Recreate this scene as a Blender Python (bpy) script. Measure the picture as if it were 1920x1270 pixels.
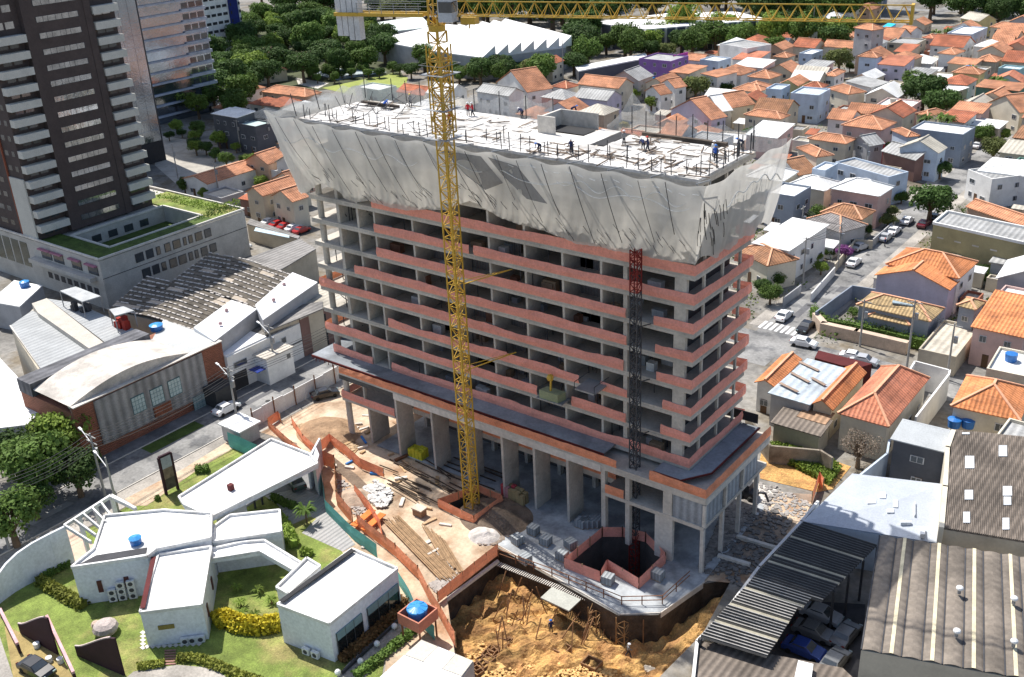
import bpy, bmesh, math, random
from mathutils import Vector, Matrix
from mathutils.geometry import tessellate_polygon
R=random.Random(7)
S=bpy.context.scene
for o in list(bpy.data.objects): bpy.data.objects.remove(o)
# ---------------- camera, world, sun, exposure ----------------
CAMP=Vector((45.482,-87.090,72.720)); FPX=1960.6
YAW,PIT,ROL=-0.6709,0.4375,-0.0501
Fw=Vector((math.sin(YAW)*math.cos(PIT),math.cos(YAW)*math.cos(PIT),-math.sin(PIT)))
r0=Vector((math.cos(YAW),-math.sin(YAW),0)); u0=r0.cross(Fw)
Rt=math.cos(ROL)*r0+math.sin(ROL)*u0; Up=-math.sin(ROL)*r0+math.cos(ROL)*u0
cd=bpy.data.cameras.new('camera'); cam=bpy.data.objects.new('camera',cd); S.collection.objects.link(cam)
m=Matrix((Rt,Up,-Fw)).transposed().to_4x4(); m.translation=CAMP; cam.matrix_world=m
cd.sensor_width=36; cd.lens=36*FPX/1920; cd.clip_start=1; cd.clip_end=6000; S.camera=cam
SUN=Vector((-0.60,0.14,1.0)).normalized()
w=bpy.data.worlds.new('World'); S.world=w; w.use_nodes=True
nt=w.node_tree; bg=nt.nodes['Background']; sky=nt.nodes.new('ShaderNodeTexSky'); sky.sky_type='NISHITA'; sky.sun_disc=False
sky.sun_elevation=math.asin(SUN.z); sky.sun_rotation=math.atan2(SUN.x,SUN.y); sky.air_density=1.0; sky.dust_density=1.5
nt.links.new(sky.outputs[0],bg.inputs[0]); bg.inputs[1].default_value=0.11
sl=bpy.data.lights.new('sun','SUN'); sl.energy=4.6; sl.angle=math.radians(0.5); sl.color=(1,.96,.90)
so=bpy.data.objects.new('sun',sl); S.collection.objects.link(so); so.rotation_euler=SUN.to_track_quat('Z','Y').to_euler()
S.view_settings.view_transform='Standard'; S.view_settings.look='None'; S.view_settings.exposure=0.5; S.view_settings.gamma=1
try: S.view_settings.use_curve_mapping=False
except Exception: pass
S.render.engine='CYCLES'
# ---------------- pixel of the photograph -> place on a plane ----------------
def ray(px,py): return Fw*FPX+Rt*(px-960)-Up*(py-635)
def G(px,py,z=0):
    d=ray(px,py); return CAMP+d*((z-CAMP.z)/d.z)
def GY(px,py,y):
    d=ray(px,py); return CAMP+d*((y-CAMP.y)/d.y)
def GX(px,py,x):
    d=ray(px,py); return CAMP+d*((x-CAMP.x)/d.x)
def PJ(v):
    d=Vector(v)-CAMP; q=d.dot(Fw); return (960+FPX*d.dot(Rt)/q,635-FPX*d.dot(Up)/q,q)
CR=dict(A=(0,0,3.024),B=(450,0,3.84),C=(900,0,3.692),D=(1400,0,3.692),E=(1400,330,3.629),F=(1380,640,3.528),G=(1240,900,2.824),H=(0,380,3.024),
 I=(0,740,2.396),J=(400,780,2.591),K=(820,850,3.023),L=(300,170,4.884),M=(0,230,3.848),N=(0,0,5.291),O=(200,0,5.293),P=(1650,0,7.056),Q=(1650,150,7.056),T=(1420,0,6.857),Z=(0,0,1))
def k(c,x,y): a,b,s=CR[c]; return (a+x/s,b+y/s)
def K(c,x,y,z=0): return G(*k(c,x,y),z)
# ---------------- materials ----------------
MATS={}
def mat(name,col,rough=.85,var=.18,scale=.6,bump=0,bsc=8,metal=0,stripe=None,alpha=None,stain=0,spec=.3,objvar=0,trans=0,fine=.12,col2=None,c2s=.25,c2t=(.45,.6)):
    if name in MATS: return MATS[name]
    mt=bpy.data.materials.new(name); mt.use_nodes=True; n=mt.node_tree.nodes; l=mt.node_tree.links
    b=n['Principled BSDF']; b.inputs['Roughness'].default_value=rough; b.inputs['Metallic'].default_value=metal
    b.inputs['Specular IOR Level'].default_value=spec
    geo=n.new('ShaderNodeNewGeometry')
    def noise(sc,det=5):
        x=n.new('ShaderNodeTexNoise'); x.inputs['Scale'].default_value=sc; x.inputs['Detail'].default_value=det; x.inputs['Roughness'].default_value=.62
        l.new(geo.outputs['Position'],x.inputs['Vector']); return x.outputs['Fac']
    def math_(op,a,b_):
        x=n.new('ShaderNodeMath'); x.operation=op
        for i,q in enumerate((a,b_)):
            if isinstance(q,(int,float)): x.inputs[i].default_value=q
            else: l.new(q,x.inputs[i])
        return x.outputs[0]
    def mr(f,a,b_,c,d):
        x=n.new('ShaderNodeMapRange'); l.new(f,x.inputs[0])
        for i,q in enumerate((a,b_,c,d)): x.inputs[i+1].default_value=q
        return x.outputs[0]
    f=mr(noise(scale),.3,.7,1-var,1+var)
    f=math_('MULTIPLY',f,mr(noise(scale*9,3),.3,.7,1-fine,1+fine))
    if stain: f=math_('MULTIPLY',f,mr(noise(scale*.45,8),.46,.62,1,1-stain))
    h=None
    if stripe:
        per,depth,axis=stripe[:3]
        uv=n.new('ShaderNodeUVMap'); sx=n.new('ShaderNodeSeparateXYZ'); l.new(uv.outputs[0],sx.inputs[0])
        wv=math_('SINE',math_('MULTIPLY',sx.outputs[axis],6.2832/per),0)
        h=wv; f=math_('MULTIPLY',f,mr(wv,-1,1,1-depth,1+depth*.4))
        if len(stripe)>3:
            w2=math_('SINE',math_('MULTIPLY',sx.outputs[1-axis],6.2832/stripe[3]),0); f=math_('MULTIPLY',f,mr(w2,.6,1,1,1-depth*.7))
    if objvar:
        oi=n.new('ShaderNodeObjectInfo'); f=math_('MULTIPLY',f,mr(oi.outputs['Random'],0,1,1-objvar,1+objvar))
    mx=n.new('ShaderNodeVectorMath'); mx.operation='SCALE'; mx.inputs[0].default_value=col; l.new(f,mx.inputs['Scale'])
    if col2:
        mc=n.new('ShaderNodeMix'); mc.data_type='RGBA'; l.new(mr(noise(c2s,9),c2t[0],c2t[1],0,1),mc.inputs['Factor']); mc.inputs['A'].default_value=(*col,1); mc.inputs['B'].default_value=(*col2,1); l.new(mc.outputs['Result'],mx.inputs[0])
    l.new(mx.outputs[0],b.inputs['Base Color'])
    if bump or stripe:
        bp=n.new('ShaderNodeBump'); bp.inputs['Distance'].default_value=.08
        if stripe and not bump: l.new(h,bp.inputs['Height']); bp.inputs['Strength'].default_value=.5
        else: l.new(noise(bsc),bp.inputs['Height']); bp.inputs['Strength'].default_value=bump; bp.inputs['Distance'].default_value=.3
        l.new(bp.outputs[0],b.inputs['Normal'])
    if trans:
        tr=n.new('ShaderNodeBsdfTranslucent'); l.new(mx.outputs[0],tr.inputs[0]); ms=n.new('ShaderNodeMixShader'); ms.inputs[0].default_value=trans
        l.new(b.outputs[0],ms.inputs[1]); l.new(tr.outputs[0],ms.inputs[2]); l.new(ms.outputs[0],n['Material Output'].inputs[0])
    if alpha is not None:
        src=n['Material Output'].inputs[0].links[0].from_socket
        tp=n.new('ShaderNodeBsdfTransparent'); ms=n.new('ShaderNodeMixShader')
        l.new(mr(noise(.25,5),.3,.7,alpha-.05,min(1,alpha+.05)),ms.inputs[0]); l.new(tp.outputs[0],ms.inputs[1]); l.new(src,ms.inputs[2]); l.new(ms.outputs[0],n['Material Output'].inputs[0])
    MATS[name]=mt; return mt
conc=mat('concrete',(.50,.46,.40),var=.16,scale=.35,stain=.22,bump=.15,bsc=3)
concd=mat('concrete_bluish',(.25,.27,.29),var=.25,scale=.3,stain=.35)  # dark bluish grey concrete with random blotches
concl=mat('concrete_light',(.60,.56,.50),var=.14,scale=.25,stain=.2,fine=.14)
formw=mat('formwork_panel',(.30,.32,.34),var=.2,stripe=(.9,.25,0))
inner=mat('shade_dark_concrete',(.10,.095,.088),var=.2,stain=.25)  # concrete darkened so the unlit interior is in the colour
salmon=mat('salmon_screen',(.86,.36,.275),var=.12,scale=.5,bump=.4,bsc=2,trans=.15,objvar=.06)
orangef=mat('orange_fence',(.80,.31,.17),var=.2,scale=.8,bump=.5,bsc=2,trans=.15,objvar=.1)
netm=mat('white_net',stripe=(1.7,.05,0),col=(.72,.70,.65),var=.10,scale=.12,alpha=.80,trans=.42,bump=.15,bsc=.8,fine=.05,stain=.10)
netb=mat('thin_net',(.62,.62,.60),var=.08,alpha=.42,trans=.4)
rope=mat('rope',(.07,.07,.07)); ropew=mat('rope_white',(.7,.69,.65))
steel=mat('galvanised_steel',(.30,.31,.32),rough=.5,metal=.4); dsteel=mat('dark_steel',(.06,.06,.065),rough=.6,var=.3)
rust=mat('rusty_steel',(.20,.09,.045),var=.35,scale=2); redst=mat('red_steel',(.20,.025,.02))
yel=mat('crane_yellow',(.58,.36,.04),rough=.45,var=.12,spec=.5); white=mat('white_paint',(.80,.80,.78),rough=.6,var=.05,stain=.05)
blk=mat('black_rubber',(.02,.02,.02)); wood=mat('timber',(.42,.28,.15),var=.35,scale=2,objvar=.25); ply=mat('plywood',(.50,.34,.20),var=.25,scale=1)
deckm=mat('deck_formwork',col2=(.42,.38,.33),c2s=.5,c2t=(.52,.7),col=(.66,.64,.61),var=.16,scale=.4,stain=.35,fine=.14,objvar=.16); 
soil=mat('ochre_soil',col2=(.40,.21,.08),c2s=.5,col=(.68,.40,.14),var=.3,scale=.5,bump=1,bsc=2.2,stain=.5,fine=.3); sand=mat('pale_sand',col2=(.36,.22,.13),c2s=.22,c2t=(.44,.66),col=(.62,.49,.35),var=.22,scale=.3,bump=.4,bsc=1.5,stain=.3)
dsoil=mat('dark_soil',(.17,.125,.09),var=.4,scale=.6,bump=.8,bsc=1.5)
rub=mat('rubble_stone',(.42,.39,.36),var=.3,scale=1,objvar=.3)
asph=mat('asphalt',col2=(.15,.15,.15),c2s=.3,c2t=(.5,.6),col=(.26,.255,.245),var=.2,scale=.25,stain=.3,fine=.18); pave=mat('pavement',(.37,.34,.30),var=.2,scale=.4,stain=.3,fine=.2)
grnd=mat('urban_ground',col2=(.15,.125,.09),c2s=.12,col=(.28,.265,.24),var=.35,scale=.12,stain=.45,fine=.25)
paint=mat('road_paint',(.74,.74,.72),var=.15,stain=.2)
grass=mat('grass',col2=(.34,.29,.11),c2s=.18,c2t=(.48,.68),col=(.20,.26,.055),var=.35,scale=.5,bump=.6,bsc=6,stain=.25,fine=.25); grass2=mat('roof_grass',(.07,.11,.02),var=.45,scale=.5,bump=.6,bsc=5)
dryg=mat('dry_lawn',(.33,.25,.10),var=.3,scale=.3,bump=.4,bsc=5)
def tile(nm,c,v=.16): return mat(nm,c,rough=.9,var=v,scale=.5,stripe=(.55,.28,0,1.1),stain=.35,objvar=.15,fine=.24,col2=tuple(x*.72+.03 for x in c),c2s=.6,c2t=(.5,.7))
T_or=tile('orange_tiles',(.56,.255,.14),.22); T_rd=tile('red_tiles',(.48,.16,.085)); T_br=tile('brown_tiles',(.36,.18,.095),.25); T_tn=tile('tan_tiles',(.52,.37,.19),.2); T_gr=tile('grey_tiles',(.27,.25,.24)); T_pk=tile('pink_tiles',(.60,.225,.13)); T_bo=tile('bright_orange_tiles',(.66,.25,.10))
def corr(nm,c,per=.9,d=.25,st=.3): return mat(nm,c,rough=.7,var=.14,scale=.3,stripe=(per,d,0),stain=st,objvar=.05,fine=.15)
C_w=corr('white_sheet',(.74,.74,.72),1.2,.08,.1); C_g=corr('grey_sheet',(.38,.38,.37),1.0,.2,.3); C_d=corr('dark_fibre_cement',(.155,.145,.13),.9,.25,.4); C_br=corr('brown_fibre_cement',(.20,.165,.135),.7,.3,.4); C_bl=corr('blue_grey_sheet',(.46,.52,.57),1.1,.12,.2); C_ol=corr('beige_sheet',(.50,.46,.38),1,.15,.3)
cap=mat('ridge_tiles',(.68,.36,.22),var=.15)
WC=dict(white=(.78,.77,.74),cream=(.66,.60,.48),beige=(.52,.46,.36),pink=(.62,.43,.39),peach=(.64,.43,.30),lavender=(.56,.52,.62),blue=(.50,.58,.68),grey=(.42,.42,.43),dark=(.10,.105,.12),yellow=(.62,.53,.26),green=(.12,.24,.19),teal=(.33,.50,.50),olive=(.36,.31,.17),purple=(.24,.13,.36),magenta=(.50,.07,.36),brown=(.22,.13,.11),brick=(.36,.14,.085),red=(.40,.05,.06),slate=(.27,.31,.37),mint=(.50,.60,.52))
def wall(c): return mat(c+'_render',WC[c],var=.09,scale=.4,stain=.18,fine=.05)
glass=mat('dark_glass',(.05,.06,.07),rough=.08,var=.3,scale=.3,spec=.9); mirror=mat('mirror_glass',(.33,.38,.45),rough=.05,metal=.9,var=.12,scale=.4,bump=.07,bsc=1.6,fine=.05)
cglass=mat('pale_glass',(.36,.47,.47),rough=.2,spec=.8,var=.15,scale=1)
frame=mat('window_frame',(.55,.55,.55)); tankb=mat('blue_plastic',(.02,.15,.45),rough=.4,spec=.5); void=mat('dark_interior',(.035,.035,.037))
# ---------------- mesh builder ----------------
ORG={}
def split_bars(b,name,m,par):
    for i in range(0,len(b.v),8):
        q=MB(); q.v=b.v[i:i+8]; q.f=[[j-i for j in f] for f in b.f if i<=f[0]<i+8]; q.m=[0]*len(q.f); q.build(name,m,par)
class MB:
    def __init__(s,tf=None): s.v=[];s.f=[];s.m=[];s.tf=tf
    def add(s,pts,faces,mi=0):
        b=len(s.v); s.v+= [s.tf(Vector(p)) if s.tf else Vector(p) for p in pts]
        for f in faces: s.f.append([b+i for i in f]); s.m.append(mi)
    def face(s,pts,mi=0): s.add(pts,[list(range(len(pts)))],mi); return s
    def box(s,x0,x1,y0,y1,z0,z1,mi=0):
        s.add([(x0,y0,z0),(x1,y0,z0),(x1,y1,z0),(x0,y1,z0),(x0,y0,z1),(x1,y0,z1),(x1,y1,z1),(x0,y1,z1)],[(0,3,2,1),(4,5,6,7),(0,1,5,4),(1,2,6,5),(2,3,7,6),(3,0,4,7)],mi); return s
    def prism(s,poly,z0,z1,mi=0,mt=None):
        n=len(poly); P=[(p[0],p[1]) for p in poly]
        if sum(P[i][0]*P[(i+1)%n][1]-P[(i+1)%n][0]*P[i][1] for i in range(n))<0: P=P[::-1]
        zt=z1 if isinstance(z1,(list,tuple)) else [z1]*n
        s.add([(x,y,z0) for x,y in P]+[(P[i][0],P[i][1],zt[i]) for i in range(n)],[(i,(i+1)%n,n+(i+1)%n,n+i) for i in range(n)],mi)
        tri=tessellate_polygon([[Vector((x,y,0)) for x,y in P]]) if n>4 else [tuple(range(n))]
        s.add([(P[i][0],P[i][1],zt[i]) for i in range(n)],[fixw(t,P) for t in tri],mi if mt is None else mt); return s
    def bar(s,p,q,w=.1,h=None,mi=0):
        p=Vector(p);q=Vector(q);d=q-p
        if d.length<1e-6: return s
        d.normalize(); a=Vector((0,0,1)) if abs(d.z)<.95 else Vector((1,0,0)); x=d.cross(a).normalized()*w/2; y=x.cross(d).normalized()*(h or w)/2
        s.add([p-x-y,p+x-y,p+x+y,p-x+y,q-x-y,q+x-y,q+x+y,q-x+y],[(0,3,2,1),(4,5,6,7),(0,1,5,4),(1,2,6,5),(2,3,7,6),(3,0,4,7)],mi); return s
    def path(s,pts,w,mi=0):
        for a,b in zip(pts,pts[1:]): s.bar(a,b,w,None,mi)
        return s
    def cyl(s,c,r,z0,z1,n=10,r2=None,mi=0,cap=True):
        r2=r if r2 is None else r2; c=Vector(c)
        P=[(c.x+r*math.cos(i*2*math.pi/n),c.y+r*math.sin(i*2*math.pi/n),z0) for i in range(n)]+[(c.x+r2*math.cos(i*2*math.pi/n),c.y+r2*math.sin(i*2*math.pi/n),z1) for i in range(n)]
        F=[(i,(i+1)%n,n+(i+1)%n,n+i) for i in range(n)]
        if cap: F+=[tuple(range(n,2*n))]
        s.add(P,F,mi); return s
    def ball(s,c,r,n=8,mi=0,sz=1,top=0):
        c=Vector(c);P=[];F=[]; m=max(3,n//2)
        for j in range(m+1):
            t=math.pi*j/m if not top else math.pi/2*j/m
            for i in range(n): P.append((c.x+r*math.sin(t)*math.cos(i*2*math.pi/n),c.y+r*math.sin(t)*math.sin(i*2*math.pi/n),c.z+r*sz*math.cos(t)))
        for j in range(m):
            for i in range(n): a=j*n+i;b=j*n+(i+1)%n; F.append((a,a+n,b+n,b))
        s.add(P,F,mi); return s
    def grid(s,fn,nu,nv,mi=0):
        s.add([fn(i/nu,j/nv) for j in range(nv+1) for i in range(nu+1)],[(j*(nu+1)+i,j*(nu+1)+i+1,(j+1)*(nu+1)+i+1,(j+1)*(nu+1)+i) for j in range(nv) for i in range(nu)],mi); return s
    def build(s,name,mats,parent=None,kind=None,label=None,smooth=False,uv=True,cat=None,group=None,loc=None):
        if not isinstance(mats,(list,tuple)): mats=[mats]
        o=Vector(ORG[parent.name]) if parent else Vector(loc or (0,0,0))
        vs=[v-o for v in s.v]
        me=bpy.data.meshes.new(name); me.from_pydata(vs,[],s.f); 
        for q in mats: me.materials.append(q)
        if len(mats)>1: me.polygons.foreach_set('material_index',s.m)
        if smooth: me.polygons.foreach_set('use_smooth',[True]*len(s.f))
        if uv:
            L=me.uv_layers.new(name='UVMap').data; i=0; out=[0.0]*(2*len(L))
            for p in me.polygons:
                nn=p.normal; ux,uy=-nn.y,nn.x; q=math.hypot(ux,uy)
                if q<.02: ux,uy=1,0
                else: ux/=q;uy/=q
                U=Vector((ux,uy,0)); V=nn.cross(U)
                for li in p.loop_indices:
                    c=me.vertices[me.loops[li].vertex_index].co; out[2*li]=c.dot(U); out[2*li+1]=c.dot(V)
            L.foreach_set('uv',out)
        ob=bpy.data.objects.new(name,me); S.collection.objects.link(ob); ob.parent=parent
        if loc: ob.location=loc
        ORG[ob.name]=o
        if kind: ob['kind']=kind
        if label: ob['label']=label
        if cat: ob['category']=cat
        if group: ob['group']=group
        return ob
def fixw(t,P):
    t=list(t)
    if len(t)==3:
        a,b,c=[P[i] for i in t]
        if (b[0]-a[0])*(c[1]-a[1])-(b[1]-a[1])*(c[0]-a[0])<0: t=t[::-1]
    return t
def root(name,label,cat,loc=(0,0,0),group=None,rot=0):
    o=bpy.data.objects.new(name,None); S.collection.objects.link(o); o.location=loc; o.empty_display_size=.5
    o['label']=label; o['category']=cat
    if group: o['group']=group
    if rot: o.rotation_euler=(0,0,rot)
    ORG[o.name]=Vector(loc); return o
def inst(me,name,parent,loc,rz=0,sc=None,label=None):
    o=bpy.data.objects.new(name,me); S.collection.objects.link(o); o.parent=parent; o.location=Vector(loc)-Vector(ORG[parent.name]); o.rotation_euler=(0,0,rz)
    if sc: o.scale=sc
    if label: o['label']=label
    ORG[o.name]=Vector(loc)
    return o
def dup(r,loc,rz,label,group=None,sc=1):
    c=r.copy(); S.collection.objects.link(c); c.location=loc; c.rotation_euler=(0,0,rz); c.scale=(sc,)*3; c['label']=label
    if group: c['group']=group
    for ch in r.children:
        d=ch.copy(); S.collection.objects.link(d); d.parent=c
        for g2 in ch.children:
            e=g2.copy(); S.collection.objects.link(e); e.parent=d
    return c
def struct(name,mb,m): return mb.build(name,m,kind='structure')
def rotf(o,a):
    c,s_=math.cos(a),math.sin(a); o=Vector(o)
    return lambda p: Vector((o.x+p.x*c-p.y*s_,o.y+p.x*s_+p.y*c,o.z+p.z))
LATE=[]
USED=[]   # footprints (x,y,radius)
# ---------------- ground ----------------
PIT=[G(*q) for q in ((872,1290),(838,1118),(900,1062))]
PITP=[(-9.0,-40),(-9.0,-29.6),(-17.6,-21.2),(-18.2,-11.4),(-.6,-13.6),(2.8,-11.2),(4.2,-4.2),(6.4,-1.6),(7.9,-11),(7.2,-22),(5.5,-40)]
SH1=[K('K',*q) for q in ((8,300),(215,405),(375,270),(240,165))]
SH1=[(-28.9,-8.9),(-28.6,-3.6),(-22.3,-3.4),(-22.2,-8.9)]
SH2=[(-10.6,-6.2),(-10.3,-1.6),(-3.2,-.6),(-2.6,-7.6),(-4.9,-8.6),(-5.7,-7.3),(-10.2,-8.4)]
SH2=[tuple(K('K',*q)[:2]) for q in ((722,640),(925,720),(960,650),(1140,765),(1290,620),(1180,500),(1050,470),(935,470))]
SH1=[tuple(K('K',*q)[:2]) for q in ((8,310),(210,405),(370,290),(235,225))]
def holed(name,outer,holes,z,m,kind='structure'):
    loops=[[Vector((x,y,0)) for x,y in outer]]+[[Vector((x,y,0)) for x,y in h] for h in holes]
    flat=[p for l in loops for p in l]; tri=tessellate_polygon(loops)
    b=MB(); b.add([(p.x,p.y,z) for p in flat],[fixw(t,flat) for t in tri]); return b.build(name,m,kind=kind)
holed('ground',[(-3000,-1500),(3000,-1500),(3000,4000),(-3000,4000)],[PITP,SH1,SH2],-.02,grnd)
def patch(name,pts,z,m,kind='structure'):
    b=MB(); P=[(p[0],p[1]) for p in pts]; tri=tessellate_polygon([[Vector((x,y,0)) for x,y in P]])
    b.add([(x,y,z) for x,y in P],[fixw(t,P) for t in tri]); return b.build(name,m,kind=kind)
def rect(x0,x1,y0,y1): return [(x0,y0),(x1,y0),(x1,y1),(x0,y1)]
# building site earth, street, right hand road
site=[G(*q) for q in ((470,800),(560,742),(640,740),(700,700))]
holed('construction_ground',[(-64,-9),(-62,14),(8,16),(9,-1.2),(4.4,-3.4),(2.9,-10.9),(-.5,-13.4),(-18.4,-11.2),(-17.8,-21),(-9.2,-29.5),(-9.2,-36),(-13,-36),(-21,-26.5),(-36,-21.5),(-46,-15.5),(-56,-8)],[SH1,SH2],.0,sand)
patch('building_floor',[(-51,-3.5),(3.4,-3.5),(3.4,12),(-51,12)],.0,concd) if 0 else None
holed('concrete_platform',[(-19.0,-10.9),(-20.4,-5.6),(-22,-2.4),(-31,-2.2),(-46,-2.6),(-46,13),(3.6,13),(4.2,-3.8),(2.8,-10.8),(-.5,-13.3)],[SH2],.12,mat('platform_concrete',col2=(.27,.28,.29),c2s=.25,col=(.42,.44,.45),var=.12,scale=.3,stain=.25))
b=MB(); P=[(-19.0,-10.9),(-.5,-13.3),(2.8,-10.8),(4.2,-3.8)]
for a,c in zip(P,P[1:]): b.bar((*a,-.25),(*c,-.25),.25,.7)
b.build('platform_edge',concl,kind='structure')
# pit: walls and floor
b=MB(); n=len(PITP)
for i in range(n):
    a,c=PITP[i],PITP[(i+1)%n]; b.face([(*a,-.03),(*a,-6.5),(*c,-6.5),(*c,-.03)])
struct('excavation_wall',b,mat('shade_black_earth',(.07,.052,.038),var=.5,scale=.8,bump=.8,bsc=1.5))  # near-black colour paints the shaded void under the slab
b=MB(); A_=K('K',12,862,-.2); B_=K('K',345,612,-.2); b.bar(A_,B_,.3,.35); b.build('platform_edge',concl,kind='structure')
def hn(x,y,s=1): return math.sin(x*1.3*s+y*.7)*math.cos(y*1.7*s-x*.4)*.5+math.sin(x*3.1*s+1)*math.sin(y*2.7*s+2)*.3+R.uniform(-.12,.12)
b=MB(); x0,x1,y0,y1=-19,9,-41,-1
b.grid(lambda u,v:(x0+(x1-x0)*u,y0+(y1-y0)*v,-6.45) if (y0+(y1-y0)*v>-10 and x0+(x1-x0)*u<3) else (x0+(x1-x0)*u,y0+(y1-y0)*v,-3.7+2.6*math.exp(-(x0+(x1-x0)*u-7)**2/5)+.9*hn(x0+(x1-x0)*u,y0+(y1-y0)*v)+1.2*math.exp(-((x0+(x1-x0)*u+8)**2+(y0+(y1-y0)*v+19)**2)/30)),70,90)
b.build('excavation_floor',soil,kind='structure',uv=False)
for nm,P in (('crane_shaft',SH1),('hoist_shaft',SH2)):
    b=MB()
    for i in range(len(P)):
        a,c=P[i],P[(i+1)%len(P)]; b.face([(*a,.13),(*a,-5),(*c,-5),(*c,.13)])
    b.face([(*p,-5) for p in P]); struct(nm,b,inner)
# street on the left
patch('left_street',rect(-73.5,-66.2,-120,150),.012,asph); patch('left_pavement',[(-66.2,-120),(-62.6,-120),(-62.6,30),(-66.2,30)],.016,pave)
patch('far_pavement',[(-76.5,-120),(-73.5,-120),(-73.5,150),(-76.5,150)],.016,mat('grey_pavement',(.2,.2,.2),var=.25,stain=.3))
b=MB(); b.box(-66.35,-66.2,-120,30,0,.12); b.box(-73.6,-73.45,-120,150,0,.12); struct('street_kerb',b,concl)
# right-hand street and cross street
patch('right_street',rect(-19.0,-12.4,47,330),.012,asph); patch('cross_street',rect(-70,140,50.5,58.0),.008,asph)
patch('right_pavement',[(-21.2,60),(-19.0,60),(-19.0,330),(-21.2,330)],.016,pave); patch('right_pavement',[(-12.4,60),(-10.2,60),(-10.2,330),(-12.4,330)],.016,pave)
b=MB()
for i in range(8): b.box(-19.4+i*.95,-18.9+i*.95,59.4,62.4,.010,.018)
struct('zebra_crossing',b,paint)
for i,xx in enumerate((-57,-97,-140,24,62,100)): patch('street',rect(xx,xx+5.2,95,420),.010,asph)
for i,yy in enumerate((150,205,262,330,400)): patch('street',rect(-175,150,yy,yy+6),.006,asph)
patch('avenue',[G(*q) for q in ((300,255),(350,262),(490,335),(570,300),(640,270),(560,330),(460,370),(330,345),(290,310))],.02,mat('pale_asphalt',(.40,.37,.32),var=.12,stain=.2))
for i,(x,y,w_,l_) in enumerate([(-70,-40,1.2,6),(-68.5,-22,2,3),(-71.5,-8,1,9),(-69,8,2.4,4),(-16.5,66,1.2,7),(-14.5,80,2.2,3),(-17.5,92,1,10),(-15,112,2.5,4),(-13.6,62,1,4),(-5,54,5,1.2),(8,55.5,4,1),(-34,54,6,1.4)]): patch('tar_patch',[(x,y),(x+w_,y+.3),(x+w_*.9,y+l_),(x-.1,y+l_*.95)],.024,mat('tar_patch',(.12,.12,.125),var=.25) if i%3 else mat('pale_patch',(.34,.33,.31),var=.2))
for x,y in ((-70,-30),(-69,-2),(-15.8,72),(-16,100),(-2,54)): patch('manhole',[(x+.4*math.cos(a*.785),y+.4*math.sin(a*.785)) for a in range(8)],.028,mat('manhole_iron',(.05,.05,.05)))
# villa garden and lawns
patch('villa_garden',[(-62.4,-62),(-62.4,-12.5),(-45.8,-14.5),(-36,-21),(-21,-26),(-13.5,-36),(-13.5,-70)],.01,grass)
patch('garden_drive',[K('I',*q) for q in ((-60,900),(0,1090),(60,1270),(-60,1400),(-300,1200))],.022,pave)
patch('worn_lawn',[K('I',*q) for q in ((20,1040),(120,1080),(250,1150),(330,1270),(60,1270))],.016,dryg)
patch('garden_path',[K('I',*q) for q in ((570,1270),(600,1245),(800,1215),(960,1230),(1060,1300),(600,1330))],.022,pave)
patch('paved_yard',[K('J',*q) for q in ((250,390),(420,350),(540,390),(540,440),(690,625),(630,660),(430,570),(500,500),(470,490),(380,530),(320,440))],.022,mat('paver_grey',(.36,.35,.34),var=.08,stripe=(.6,.06,0,.6)))
patch('carport_floor',[K('J',*q) for q in ((250,390),(120,470),(40,480),(330,250),(520,200),(545,400),(420,350))],.026,mat('carport_grey',(.2,.2,.2)))
patch('gravel_strip',[K('J',*q) for q in ((600,1270),(690,1160),(920,980),(960,1010),(790,1200),(740,1270))],.022,mat('gravel',(.36,.33,.29),var=.4,scale=3,fine=.4))
patch('terrace_floor',[K('I',*q) for q in ((205,800),(290,600),(430,680),(400,720),(320,770))],.022,mat('pink_paving',(.58,.42,.32),var=.15))
patch('waste_ground',[K('F',*q) for q in ((180,680),(240,690),(560,760),(760,830),(640,980),(540,1000),(160,910),(150,820))],.03,soil)
# ---------------- unfinished tower ----------------
Z2=13.66; TH=.58; FH=3.2; ZD=43.2
tw=root('unfinished_building','large unfinished concrete tower with salmon edge screens on every floor','building',(-28,6,0))
def ztop(kk): return Z2+(kk-2)*FH+TH
LX=-56.1; BY=12.6
for kk in range(1,12):
    z1=ztop(kk); xl=LX if kk not in(1,) else -51.2
    MB().box(xl,0,0,BY,z1-.24,z1).build('floor_slab',conc,tw)
    b=MB(); b.box(xl,0,-.03,.3,z1-.58,z1-.241); b.box(-.3,.03,.301,BY,z1-.58,z1-.241); b.box(xl,-.301,BY-.3,BY+.03,z1-.58,z1-.241); b.build('edge_beam',conc,tw)
cols=[-44.6,-38.2,-31.9,-26.4,-21.3,-16.2,-11.2]
wm=MB().box(0,.28,0,6.2,0,2.62); wme=wm.build('partition_wall',conc,tw); WME=wme.data; wme.location=Vector((-44.7,.05,ztop(2)))-Vector((-28,6,0)); WME.transform(Matrix.Translation((-28,6,0)))
first=True
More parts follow.
